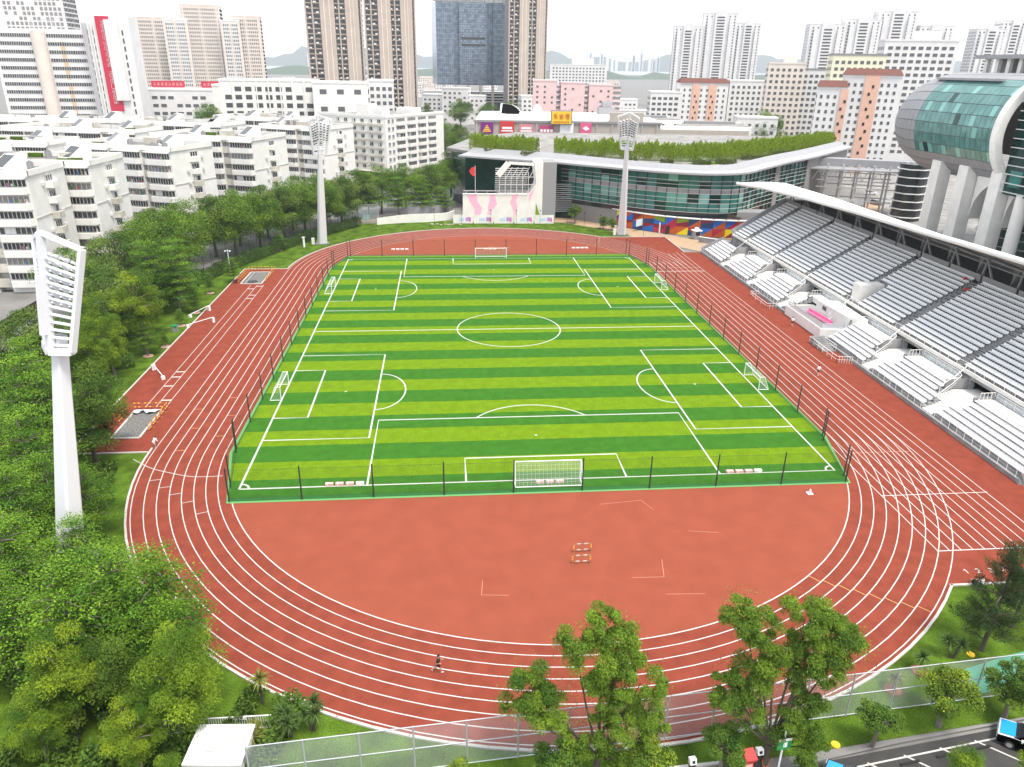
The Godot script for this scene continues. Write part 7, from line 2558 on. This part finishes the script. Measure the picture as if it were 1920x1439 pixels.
# ---------------------------------------------------------------- west verge
func make_west_edge():
	# street fence behind the hedge
	var pts := smooth_path(pv([-67, 4, -67, -16, -65.5, -32, -61.5, -46, -56, -60, -50, -74.5, -43.5, -87, -37.5, -95]), 3.0)
	var f := thing("street_fence", "dark wire fence on posts between the hedge and the street", "fence")
	var pm := MB.new()
	pm.tube(Vector3(0, -0.1, 0), Vector3(0, 4.2, 0), 0.05, 0.05, 6)
	var post := pm.done(M.dark_metal)
	var net := MB.new()
	for i in pts.size():
		part(f, "post", post, Vector3(pts[i].x, 0, pts[i].y))
		if i > 0:
			net.quad(Vector3(pts[i - 1].x, 0.1, pts[i - 1].y), Vector3(pts[i].x, 0.1, pts[i].y), Vector3(pts[i].x, 4.1, pts[i].y), Vector3(pts[i - 1].x, 4.1, pts[i - 1].y))
	part(f, "wire_net", net.done(M.fence_net))
	# lamp posts on the lawn
	for q in [[-58.4, -40.7, 5.2, "white lamp post with two cameras at the hedge corner"], [-46.6, -66.0, 2.4, "short white cabinet post beside the far left mast"], [36.7, -80.6, 2.2, "short white cabinet post beside the far right mast"]]:
		var l := thing("lamp_post", q[3], "post", Vector3(q[0], 0, q[1]))
		var b := MB.new()
		b.tube(Vector3(0, -0.1, 0), Vector3(0, q[2], 0), 0.10 if q[2] > 3 else 0.28, 0.07 if q[2] > 3 else 0.28, 8)
		part(l, "pole", b.done(M.white))
		if q[2] > 3:
			b = MB.new()
			b.bar(Vector3(-0.5, q[2] - 0.2, 0), Vector3(0.5, q[2] - 0.2, 0), 0.06)
			b.box(Vector3(0.5, q[2] - 0.3, 0.1), Vector3(0.25, 0.2, 0.4)); b.box(Vector3(-0.5, q[2] - 0.3, 0.1), Vector3(0.25, 0.2, 0.4))
			part(l, "camera_arm", b.done(M.white))
		else:
			part(l, "cap", boxm(Vector3(0.7, 0.1, 0.7), M.white), Vector3(0, q[2] + 0.05, 0))
	# litter bin
	var bn := thing("litter_bin", "green and grey litter bin on the west lawn", "bin", Vector3(-57.7, 0, -1.2))
	part(bn, "body", boxm(Vector3(0.9, 1.0, 0.5), M.silver_panel), Vector3(0, 0.5, 0))
	part(bn, "lid", boxm(Vector3(1.0, 0.2, 0.6), M.sign_green), Vector3(0, 1.1, 0))
	part(bn, "opening", boxm(Vector3(0.3, 0.2, 0.02), M.black_sheet), Vector3(0.2, 0.8, 0.256))
	var bd := thing("notice_stand", "small blue notice stand at the edge of the hedge", "sign", Vector3(-61.0, 0, -16.0), 0.4)
	part(bd, "pole", boxm(Vector3(0.08, 1.6, 0.08), M.grey_metal), Vector3(0, 0.8, 0))
	part(bd, "board", boxm(Vector3(0.6, 0.8, 0.05), M.glass_blue_pale), Vector3(0, 1.6, 0.06))
	# mulch rings under the young trees
	for q in [[-58.2, 10.4], [-57.4, -12.0], [-58.4, -25.0], [-52.0, -62.5], [-57.8, -4.5], [-56.9, 6.2]]:
		var b := MB.new()
		b.tube(Vector3(0, -0.06, 0), Vector3(0, 0.02, 0), 0.9, 0.75, 14)
		struct("mulch_ring", b.done(M.peach_wall), Vector3(q[0], 0, q[1]))
	# sand pits
	pit("far", [-54.0, -41.0, -49.7, -31.4], "grey sand pit with a white edge at the far end of the runways")
	pit("near", [-52.6, 31.4, -49.2, 39.4], "grey sand pit under a pale tarp at the near end of the runways")
	var br := MB.new()
	for q in [-0.6, 0.6]:
		br.bar(Vector3(q, 0, -0.25), Vector3(q, 0, 0.25), 0.07)
		br.bar(Vector3(q, 0, 0), Vector3(q, 0.95, 0), 0.06)
	for y in [0.35, 0.9]:
		br.bar(Vector3(-0.62, y, 0), Vector3(0.62, y, 0), 0.09, 0.07)
	var brm := br.done(mat("faded_orange", L(0.42, 0.13, 0.05), 0.8))
	var bt := MB.new()
	for x in [-0.35, 0.2]:
		for y in [0.35, 0.9]:
			bt.box(Vector3(x, y, 0), Vector3(0.2, 0.1, 0.1))
	var btm := bt.done(M.yellow)
	var places := []
	for i in 7:
		places.append([-54.6, -41.4 + i * 1.5, PI / 2, "far"])
	for i in 4:
		places.append([-53.6 + i * 1.4, -42.3, 0.0, "far"])
	for i in 6:
		places.append([-49.1, -40.6 + i * 1.5, PI / 2, "far"])
	for i in 5:
		places.append([-48.6, 31.2 + i * 1.5, PI / 2, "near"])
	for i in 3:
		places.append([-52.4 + i * 1.4, 30.8, 0.0, "near"])
	for i in 2:
		places.append([-53.2, 33.0 + i * 1.6, PI / 2, "near"])
	for q in places:
		var o := thing("barrier", "low orange and yellow barrier round the %s sand pit" % q[3], "barrier", Vector3(q[0], 0.03, q[1]), q[2], "barriers round the %s sand pit" % q[3])
		part(o, "frame", brm)
		part(o, "reflector_bands", btm)
	# white jump stands and gate arms on the runway edge
	var ga := [[-55.3, -13.0, -0.5, "white gate arm on the runway kerb, farthest of three"], [-52.6, -6.0, -0.9, "white pole frame lying across the runway"], [-55.2, 16.6, 0.6, "white gate arm on the runway kerb opposite the mast lamps"]]
	for q in ga:
		var o := thing("gate_arm", q[3], "barrier", Vector3(q[0], 0.03, q[1]), q[2])
		part(o, "base", boxm(Vector3(0.5, 0.9, 0.4), M.white), Vector3(0, 0.45, 0))
		part(o, "base", boxm(Vector3(0.5, 0.5, 0.4), M.white), Vector3(0, 0.25, 4.6))
		var b := MB.new()
		b.tube(Vector3(0, 0.95, 0), Vector3(0, 0.55, 4.6), 0.06, 0.06, 6)
		part(o, "pole", b.done(M.white))

func pit(nm: String, e: Array, label: String):
	var g := thing("sand_pit", label, "sand pit", Vector3(e[0], 0.02, e[1]))
	var w: float = e[2] - e[0]
	var l: float = e[3] - e[1]
	var b := MB.new()
	var n := FastNoiseLite.new()
	n.seed = 4
	n.frequency = 0.4
	for i in 10:
		for j in 14:
			var p := func(a: int, c: int) -> Vector3:
				var x := w * a / 10.0
				var z := l * c / 14.0
				return Vector3(x, 0.02 + 0.07 * absf(n.get_noise_2d(x * 3, z * 3)), z)
			b.quad(p.call(i, j + 1), p.call(i + 1, j + 1), p.call(i + 1, j), p.call(i, j))
	part(g, "sand", b.done(M.sand))
	for q in [[0.0, -0.12, w, 0.12], [0.0, l - 0.12, w, l + 0.12]]:
		b = MB.new()
		b.span(Vector3(q[0], 0, q[1]), Vector3(q[2], 0.12, q[3]))
		part(g, "edge", b.done(M.kerb))
	for x in [-0.12, w - 0.12]:
		b = MB.new()
		b.span(Vector3(x, 0, 0.13), Vector3(x + 0.24, 0.12, l - 0.13))
		part(g, "edge", b.done(M.kerb))
	if nm == "near":
		b = MB.new()
		for i in 12:
			var x0 := w * i / 12.0
			var x1 := w * (i + 1) / 12.0
			b.quad(Vector3(x0, 0.35 + 0.14 * sin(i * 1.7), 1.0 + 0.3 * sin(i)), Vector3(x1, 0.35 + 0.14 * sin((i + 1) * 1.7), 1.0 + 0.3 * sin(i + 1)), Vector3(x1, 0.2, -0.1), Vector3(x0, 0.2, -0.1))
		part(g, "tarp", b.done(M.tarp))
	else:
		b = MB.new()
		b.box(Vector3(1.0, 0.16, l * 0.5), Vector3(0.25, 0.1, l * 0.95))
		part(g, "divider", b.done(M.silver_panel))
		b = MB.new()
		b.prism(pv([1.3, l - 2.2, 2.6, l - 2.6, 3.2, l - 1.4, 2.4, l - 0.4, 1.4, l - 0.7]), 0.05, 0.22)
		part(g, "folded_tarp", b.done(M.black_sheet))

# ---------------------------------------------------------------- north verge
func make_north_edge():
	# curved white ramp walls
	var ra := smooth_path(pv([-30.5, -94.5, -24, -97.0, -16, -98.5, -10.5, -101.5, -8.0, -108]), 2.0)
	var g := thing("ramp_wall", "curved white ramp wall behind the far bend", "wall")
	for i in ra.size() - 1:
		var b := MB.new()
		b.wallpath(PackedVector2Array([ra[i], ra[i + 1]]), 0.25, -0.1, 1.9 + 0.5 * sin(i * 0.25))
		part(g, "wall_segment", b.done(M.white_wall))
	var rb := smooth_path(pv([-24, -104.5, -18, -105.5, -12, -109, -9, -118, -8, -128]), 2.0)
	var g2 := thing("ramp_wall", "second curved grey ramp wall farther behind the far bend", "wall")
	for i in rb.size() - 1:
		var b := MB.new()
		b.wallpath(PackedVector2Array([rb[i], rb[i + 1]]), 0.3, -0.1, 3.2)
		part(g2, "wall_segment", b.done(M.stand_grey))
	var b := MB.new()
	b.sheet(pv([-30, -95, -24, -97.4, -16, -98.9, -10.8, -101.8, -8.4, -108, -9, -118, -12, -109.4, -18, -105.9, -24, -104.9, -31, -104]), 0.0)
	struct("ramp_pavement", b.done(M.pale_paving), Vector3(0, 0.0, 0))
	# small fenced court
	var c := thing("court_cage", "small wire cage court left of the white ramp", "fence", Vector3(-36.5, 0, -97.5), 0.35)
	var fr := MB.new()
	for x in [0.0, 3.2, 6.4]:
		fr.bar(Vector3(x, 0, 0), Vector3(x, 5.0, 0), 0.1)
		fr.bar(Vector3(x, 0, -8), Vector3(x, 5.0, -8), 0.1)
	for z in [0.0, -8.0]:
		fr.bar(Vector3(0, 5.0, z), Vector3(6.4, 5.0, z), 0.1)
	fr.bar(Vector3(0, 5, 0), Vector3(0, 5, -8), 0.1); fr.bar(Vector3(6.4, 5, 0), Vector3(6.4, 5, -8), 0.1)
	part(c, "frame", fr.done(M.galv))
	var nt := MB.new()
	nt.quad(Vector3(0, 0.1, 0), Vector3(6.4, 0.1, 0), Vector3(6.4, 5, 0), Vector3(0, 5, 0))
	nt.quad(Vector3(6.4, 0.1, 0), Vector3(6.4, 0.1, -8), Vector3(6.4, 5, -8), Vector3(6.4, 5, 0))
	part(c, "wire_net", nt.done(M.chain_net))
	part(c, "court_slab", boxm(Vector3(6.2, 0.06, 7.8), M.peach_paving), Vector3(3.2, 0.03, -4))
	part(c, "green_sheet", boxm(Vector3(2.2, 1.6, 0.1), M.glass_green_pale), Vector3(3.4, 1.0, -2.0))
	# thin fence posts with a wire along the north lawn
	var np := [[-14, -96.2], [-6, -95.4], [2.5, -94.6], [10, -94.2], [17, -94.2], [25, -93.0], [29.5, -90.0], [33.5, -86.5], [44, -77.6]]
	for i in np.size():
		var o := thing("lawn_post", "thin dark lamp post on the far lawn, %s from the left" % ["first", "second", "third", "fourth", "fifth", "sixth", "seventh", "eighth", "ninth"][i], "post", Vector3(np[i][0], 0, np[i][1]), 0.0, "thin posts on the far lawn")
		var pb := MB.new()
		pb.tube(Vector3(0, -0.1, 0), Vector3(0, 4.0, 0), 0.05, 0.04, 6)
		part(o, "pole", pb.done(M.dark_metal))
		part(o, "lantern", boxm(Vector3(0.3, 0.3, 0.3), M.dark_metal), Vector3(0, 4.1, 0))
	# flag by the climbing wall
	var fl := thing("flag", "red flag hanging on a slim pole above the climbing wall", "flag", Vector3(-1.6, 0, -104.0))
	var fb := MB.new()
	fb.tube(Vector3(0, 0, 0), Vector3(0, 15.6, 0), 0.08, 0.05, 8)
	part(fl, "pole", fb.done(M.white))
	fb = MB.new()
	for i in 8:
		var y0 := 15.2 - i * 0.32
		var w0 := 1.7 * sin(0.6 + i * 0.28)
		var w1 := 1.7 * sin(0.6 + (i + 1) * 0.28)
		fb.quad(Vector3(-w1, y0 - 0.5, 0.12 * sin(i + 1.0)), Vector3(0, y0 - 0.32, 0), Vector3(0, y0, 0), Vector3(-w0, y0 - 0.15, 0.12 * sin(float(i))))
	part(fl, "cloth", fb.done(M.red))
	# small trees on the paving
	copy(P.R[0], "small round tree at the foot of the grey climbing tower", Vector3(27.6, 0, -95.4), 0.3, 1.3)
	copy(P.F[1], "low spreading tree before the colourful wall, left of two", Vector3(34.6, 0, -87.4), 0.3, 0.36)
	copy(P.F[2], "low spreading tree before the colourful wall, right of two", Vector3(36.8, 0, -85.2), 1.3, 0.34)
	# kiosk and low rail beside the paving
	var k := thing("ticket_kiosk", "small grey kiosk with a pitched top at the foot of the colourful wall", "kiosk", Vector3(57.7, 0, -73.6), 0.2)
	part(k, "body", boxm(Vector3(1.8, 2.2, 1.8), M.silver_panel), Vector3(0, 1.1, 0))
	part(k, "window", boxm(Vector3(1.3, 0.9, 0.06), M.glass_dark), Vector3(0, 1.5, 0.92))
	part(k, "roof", boxm(Vector3(2.3, 0.25, 2.3), M.white), Vector3(0, 2.33, 0))
	part(k, "roof_vent", boxm(Vector3(0.9, 0.6, 0.9), M.white), Vector3(0, 2.75, 0))
	var lw := thing("low_wall", "low grey wall beside the ramp at the stand's far end", "wall", Vector3(60.5, 0, -66.5), -0.75)
	part(lw, "wall_face", boxm(Vector3(9, 1.4, 0.3), M.stand_grey), Vector3(0, 0.7, 0))
	part(lw, "coping", boxm(Vector3(9.1, 0.12, 0.45), M.white), Vector3(0, 1.46, 0))
	# cars and planters on the plaza
	car("white", "white car parked on the plaza behind the steel frame", Vector3(150, 0, -150), 1.2)
	car("grey", "grey car on the plaza beside the glass stair tower", Vector3(140, 0, -128), 0.4)

# ---------------------------------------------------------------- hurdles and small track items
func make_track_things():
	var hb := MB.new()
	for x in [-0.85, 0.85]:
		hb.bar(Vector3(x, 0.03, -0.35), Vector3(x, 0.03, 0.35), 0.06)
		hb.bar(Vector3(x, 0.03, 0), Vector3(x, 0.95, 0), 0.05)
	for y in [0.25, 0.92]:
		hb.bar(Vector3(-0.9, y, 0), Vector3(0.9, y, 0), 0.08, 0.05)
	var hm := hb.done(M.rust)
	var wb := MB.new()
	for y in [0.25, 0.92]:
		for x in [-0.35, 0.35]:
			wb.box(Vector3(x, y, 0), Vector3(0.34, 0.1, 0.08))
	var wm := wb.done(M.line)
	var yb := MB.new()
	for x in [-0.85, 0.85]:
		for y in [0.5, 0.75]:
			yb.box(Vector3(x, y, 0), Vector3(0.1, 0.12, 0.1))
	var ym := yb.done(M.yellow)
	for q in [[1.2, 68.1, 0.0, "dark hurdle with white blocks in the pair on the near half disc, nearer one"], [1.6, 66.3, 0.05, "dark hurdle with white blocks in the pair on the near half disc, farther one"], [0.5, -60.6, 0.0, "orange hurdle on the red half disc behind the far goal"], [4.4, -60.2, 0.1, "second orange hurdle behind the far goal's right post"]]:
		var o := thing("hurdle", q[3], "hurdle", Vector3(q[0], 0.03, q[1]), q[2], "hurdles on the half discs")
		part(o, "frame", hm)
		part(o, "white_blocks", wm)
		part(o, "yellow_sleeves", ym)
	# low rails and stones on the far lawn
	var rng := RandomNumberGenerator.new()
	rng.seed = 2
	for i in 9:
		var b := MB.new()
		b.prism(pv([-0.3, -0.2, 0.25, -0.28, 0.34, 0.18, -0.1, 0.3]), -0.05, 0.16)
		solo("path_stone", "pale stone on the far lawn beside the ramp", "stone", b.done(M.kerb), Vector3(-15 + rng.randf() * 9.0, 0, -93.5 - rng.randf() * 2.0), rng.randf() * 3.0, "pale stones on the far lawn")

# ---------------------------------------------------------------- people
func smin(a: float, b: float, k: float) -> float:
	var h := maxf(k - absf(a - b), 0.0) / k
	return minf(a, b) - h * h * k * 0.25

func figure(bones: Array, cell: float) -> MB:
	var mb := MB.new(true)
	var lo := Vector3.ONE * 99.0
	var hi := Vector3.ONE * -99.0
	for q in bones:
		for e in [0, 1]:
			var r: float = q[2 + e] + cell * 2.0
			lo = lo.min(q[e] - Vector3.ONE * r)
			hi = hi.max(q[e] + Vector3.ONE * r)
	var nx := int((hi.x - lo.x) / cell) + 2
	var ny := int((hi.y - lo.y) / cell) + 2
	var nz := int((hi.z - lo.z) / cell) + 2
	var f := PackedFloat32Array()
	f.resize(nx * ny * nz)
	f.fill(9.0)
	for q in bones:
		var a: Vector3 = q[0]
		var b: Vector3 = q[1]
		var r0: float = q[2]
		var r1: float = q[3]
		var m := maxf(r0, r1) + cell * 2.5
		var l := a.min(b) - Vector3.ONE * m - lo
		var h := a.max(b) + Vector3.ONE * m - lo
		var ab := b - a
		var il := 1.0 / maxf(ab.length_squared(), 1e-6)
		for k in range(maxi(0, int(l.z / cell)), mini(nz - 1, int(h.z / cell)) + 1):
			for j in range(maxi(0, int(l.y / cell)), mini(ny - 1, int(h.y / cell)) + 1):
				for i in range(maxi(0, int(l.x / cell)), mini(nx - 1, int(h.x / cell)) + 1):
					var p := lo + Vector3(i, j, k) * cell
					var t := clampf((p - a).dot(ab) * il, 0.0, 1.0)
					var d := p.distance_to(a + ab * t) - lerpf(r0, r1, t)
					var id := i + nx * (j + ny * k)
					f[id] = smin(f[id], d, 0.035) if f[id] < 8.0 else d
	var vid := {}
	var verts := []
	var cols := []
	for k in nz - 1:
		for j in ny - 1:
			for i in nx - 1:
				var id := i + nx * (j + ny * k)
				var s := Vector3.ZERO
				var c := 0
				var ins := f[id] < 0.0
				var mixd := false
				for e in 8:
					if (f[id + (e & 1) + nx * (((e >> 1) & 1) + ny * ((e >> 2) & 1))] < 0.0) != ins:
						mixd = true
						break
				if not mixd:
					continue
				for e in [[0, 1], [2, 3], [4, 5], [6, 7], [0, 2], [1, 3], [4, 6], [5, 7], [0, 4], [1, 5], [2, 6], [3, 7]]:
					var p0: int = e[0]
					var p1: int = e[1]
					var v0 := f[id + (p0 & 1) + nx * (((p0 >> 1) & 1) + ny * ((p0 >> 2) & 1))]
					var v1 := f[id + (p1 & 1) + nx * (((p1 >> 1) & 1) + ny * ((p1 >> 2) & 1))]
					if (v0 < 0.0) != (v1 < 0.0):
						var t := v0 / (v0 - v1)
						s += Vector3(p0 & 1, (p0 >> 1) & 1, (p0 >> 2) & 1).lerp(Vector3(p1 & 1, (p1 >> 1) & 1, (p1 >> 2) & 1), t)
						c += 1
				var w := lo + (Vector3(i, j, k) + s / c) * cell
				var best := 9.0
				var col := Color(1, 1, 1)
				for q in bones:
					var ab: Vector3 = q[1] - q[0]
					var t := clampf((w - q[0]).dot(ab) / maxf(ab.length_squared(), 1e-6), 0.0, 1.0)
					var d: float = w.distance_to(q[0] + ab * t) - lerpf(q[2], q[3], t)
					if d < best:
						best = d
						col = q[4]
				vid[id] = verts.size()
				verts.append(w)
				cols.append(col)
	for k in range(1, nz - 1):
		for j in range(1, ny - 1):
			for i in range(1, nx - 1):
				var id := i + nx * (j + ny * k)
				var a := f[id] < 0.0
				for ax in 3:
					var st: int = [1, nx, nx * ny][ax]
					if (f[id + st] < 0.0) == a:
						continue
					var u: int = [nx, nx * ny, 1][ax]
					var v: int = [nx * ny, 1, nx][ax]
					var q := [id - u - v, id - v, id, id - u]
					var okk := true
					for e in q:
						if not vid.has(e):
							okk = false
					if not okk:
						continue
					mb.col = cols[vid[q[2]]]
					var p := [verts[vid[q[0]]], verts[vid[q[1]]], verts[vid[q[2]]], verts[vid[q[3]]]]
					if a:
						mb.quad(p[0], p[1], p[2], p[3])
					else:
						mb.quad(p[3], p[2], p[1], p[0])
	return mb

func person(label: String, at: Vector3, turn: float, pose: Dictionary, shirt: Color, shorts: Color, shoes: Color, sleeve: bool):
	# local frame: faces +z, y up, metres; joints given by the pose
	var skin := Color(0.42, 0.25, 0.17)
	var g := thing("person", label, "person", at, turn)
	var hip: Vector3 = pose.hip
	var chest: Vector3 = pose.chest
	var head: Vector3 = pose.head
	var bones := []
	bones.append([hip + Vector3(-0.07, 0, 0), hip + Vector3(0.07, 0, 0), 0.125, 0.125, shorts])
	bones.append([hip + Vector3(0, 0.08, 0), chest + Vector3(0, -0.12, 0), 0.125, 0.145, shirt])
	bones.append([chest + Vector3(-0.10, 0, 0), chest + Vector3(0.10, 0, 0), 0.13, 0.13, shirt])
	bones.append([chest + Vector3(0, 0.1, 0), head + Vector3(0, -0.08, 0), 0.06, 0.055, skin])
	bones.append([head, head + Vector3(0, 0.05, 0.01), 0.093, 0.098, skin])
	bones.append([head + Vector3(0, 0.0, 0.09), head + Vector3(0, -0.02, 0.115), 0.016, 0.02, skin])
	var tubes := MB.new(true)
	for s in 2:
		var sg := -1.0 if s == 0 else 1.0
		var k: Vector3 = pose.knee[s]
		var a: Vector3 = pose.ankle[s]
		var h0 := hip + Vector3(0.09 * sg, -0.03, 0)
		bones.append([h0, h0.lerp(k, 0.62), 0.10, 0.082, shorts])
		bones.append([h0.lerp(k, 0.6), k, 0.07, 0.058, skin])
		bones.append([k, k.lerp(a, 0.4), 0.057, 0.058, skin])
		bones.append([k.lerp(a, 0.4), a, 0.056, 0.04, skin])
		var toe: Vector3 = pose.toe[s]
		bones.append([a + Vector3(0, -0.03, -0.02), toe, 0.05, 0.042, shoes])
		var sh := chest + Vector3(0.185 * sg, 0.05, 0)
		var e: Vector3 = pose.elbow[s]
		var w: Vector3 = pose.wrist[s]
		bones.append([sh, sh.lerp(e, 0.7), 0.062, 0.052, shirt])
		bones.append([sh.lerp(e, 0.7), e, 0.046, 0.042, shirt if sleeve else skin])
		bones.append([e, w, 0.042, 0.03, skin])
		var fd := (w - e).normalized()
		var pc := w + fd * 0.05
		bones.append([w, pc, 0.03, 0.034, skin])
		tubes.col = skin
		var sd := fd.cross(Vector3.UP).normalized() if absf(fd.y) < 0.9 else Vector3.RIGHT
		for q in 4:
			var b0 := pc + fd * 0.02 + sd * (q - 1.5) * 0.02
			var b1 := b0 + fd * (0.035 + 0.006 * (q % 3))
			tubes.tube(b0, b1, 0.010, 0.009, 5)
			tubes.tube(b1, b1 + (fd + Vector3(0, -0.7, 0)).normalized() * 0.035, 0.009, 0.007, 5)
		tubes.tube(w + fd * 0.02 + sd * 0.03, w + fd * 0.05 + sd * 0.06, 0.011, 0.009, 5)
	var mb := figure(bones, 0.036)
	mb.v.append_array(tubes.v)
	mb.n.append_array(tubes.n)
	mb.c.append_array(tubes.c)
	mb.col = Color(0.02, 0.015, 0.012)
	for sx in [-0.035, 0.035]:
		mb.box(head + Vector3(sx, 0.02, 0.096), Vector3(0.026, 0.012, 0.012))
	mb.col = Color(0.3, 0.1, 0.09)
	mb.box(head + Vector3(0, -0.05, 0.088), Vector3(0.045, 0.010, 0.012))
	mb.col = skin
	for sx in [-0.098, 0.098]:
		mb.box(head + Vector3(sx, 0.01, 0.0), Vector3(0.02, 0.05, 0.03))
	part(g, "body", mb.done(M.painted))
	var hr := figure([[head + Vector3(0, 0.075, -0.02), head + Vector3(0, 0.06, -0.06), 0.098, 0.085, Color(0.012, 0.010, 0.009)], [head + Vector3(0, 0.09, 0.03), head + Vector3(0, 0.08, 0.0), 0.07, 0.09, Color(0.012, 0.010, 0.009)]], 0.03)
	part(g, "hair", hr.done(M.painted))
	return g

func make_people():
	var run := {"hip": Vector3(0, 0.93, 0), "chest": Vector3(0, 1.33, 0.06), "head": Vector3(0, 1.60, 0.10), "knee": [Vector3(-0.1, 0.50, 0.20), Vector3(0.1, 0.52, -0.10)], "ankle": [Vector3(-0.1, 0.10, 0.26), Vector3(0.1, 0.28, -0.45)], "toe": [Vector3(-0.1, 0.06, 0.42), Vector3(0.1, 0.14, -0.42)], "elbow": [Vector3(-0.26, 1.10, -0.12), Vector3(0.26, 1.10, 0.12)], "wrist": [Vector3(-0.2, 1.04, 0.14), Vector3(0.2, 1.08, 0.36)]}
	var jog := {"hip": Vector3(0, 0.93, 0), "chest": Vector3(0, 1.34, 0.03), "head": Vector3(0, 1.61, 0.06), "knee": [Vector3(-0.1, 0.50, 0.08), Vector3(0.1, 0.52, 0.14)], "ankle": [Vector3(-0.1, 0.09, -0.06), Vector3(0.1, 0.20, -0.16)], "toe": [Vector3(-0.1, 0.05, 0.10), Vector3(0.1, 0.10, -0.03)], "elbow": [Vector3(-0.27, 1.10, -0.1), Vector3(0.27, 1.10, 0.05)], "wrist": [Vector3(-0.2, 1.05, 0.14), Vector3(0.2, 1.08, 0.26)]}
	var bend := {"hip": Vector3(0, 0.92, -0.12), "chest": Vector3(0, 1.22, 0.16), "head": Vector3(0, 1.38, 0.36), "knee": [Vector3(-0.1, 0.48, 0.0), Vector3(0.1, 0.50, 0.05)], "ankle": [Vector3(-0.1, 0.09, -0.10), Vector3(0.1, 0.10, 0.02)], "toe": [Vector3(-0.1, 0.05, 0.06), Vector3(0.1, 0.05, 0.18)], "elbow": [Vector3(-0.3, 0.98, 0.2), Vector3(0.3, 0.98, 0.2)], "wrist": [Vector3(-0.16, 0.92, 0.36), Vector3(0.16, 0.92, 0.36)]}
	var sit := {"hip": Vector3(0, 0.16, 0), "chest": Vector3(0, 0.56, 0.06), "head": Vector3(0, 0.84, 0.10), "knee": [Vector3(-0.14, 0.42, 0.36), Vector3(0.16, 0.40, 0.38)], "ankle": [Vector3(-0.12, 0.10, 0.56), Vector3(0.14, 0.10, 0.6)], "toe": [Vector3(-0.12, 0.06, 0.74), Vector3(0.14, 0.06, 0.78)], "elbow": [Vector3(-0.28, 0.36, 0.12), Vector3(0.28, 0.36, 0.14)], "wrist": [Vector3(-0.16, 0.40, 0.34), Vector3(0.16, 0.40, 0.36)]}
	var black := Color(0.015, 0.015, 0.017)
	var white := Color(0.72, 0.72, 0.76)
	var y := 0.035
	person("runner in black shirt and shorts on the near bend", Vector3(-12.2, y, 80.9), PI / 2 + 0.12, run, black, black, Color(0.6, 0.6, 0.62), false)
	person("runner in a white shirt and black belt bent forward at the track's left kerb", Vector3(-46.3, y, 42.3), PI - 0.5, bend, white, Color(0.6, 0.58, 0.56), white, true)
	person("runner in a white shirt and dark shorts by the stand's grey platform", Vector3(51.9, y, 0.7), PI + 0.1, jog, white, black, white, false)
	person("runner in a white shirt and black shorts on the home straight lanes", Vector3(45.6, y, 24.1), PI, jog, white, black, white, false)
	person("person in white sitting on the grass kerb beside the lane numbers", Vector3(37.2, 0.1, 73.9), PI + 0.4, sit, white, black, white, true)
	person("person in black sitting on the grass kerb, left of the one in white", Vector3(36.5, 0.1, 73.9), PI - 0.2, sit, black, black, black, true)
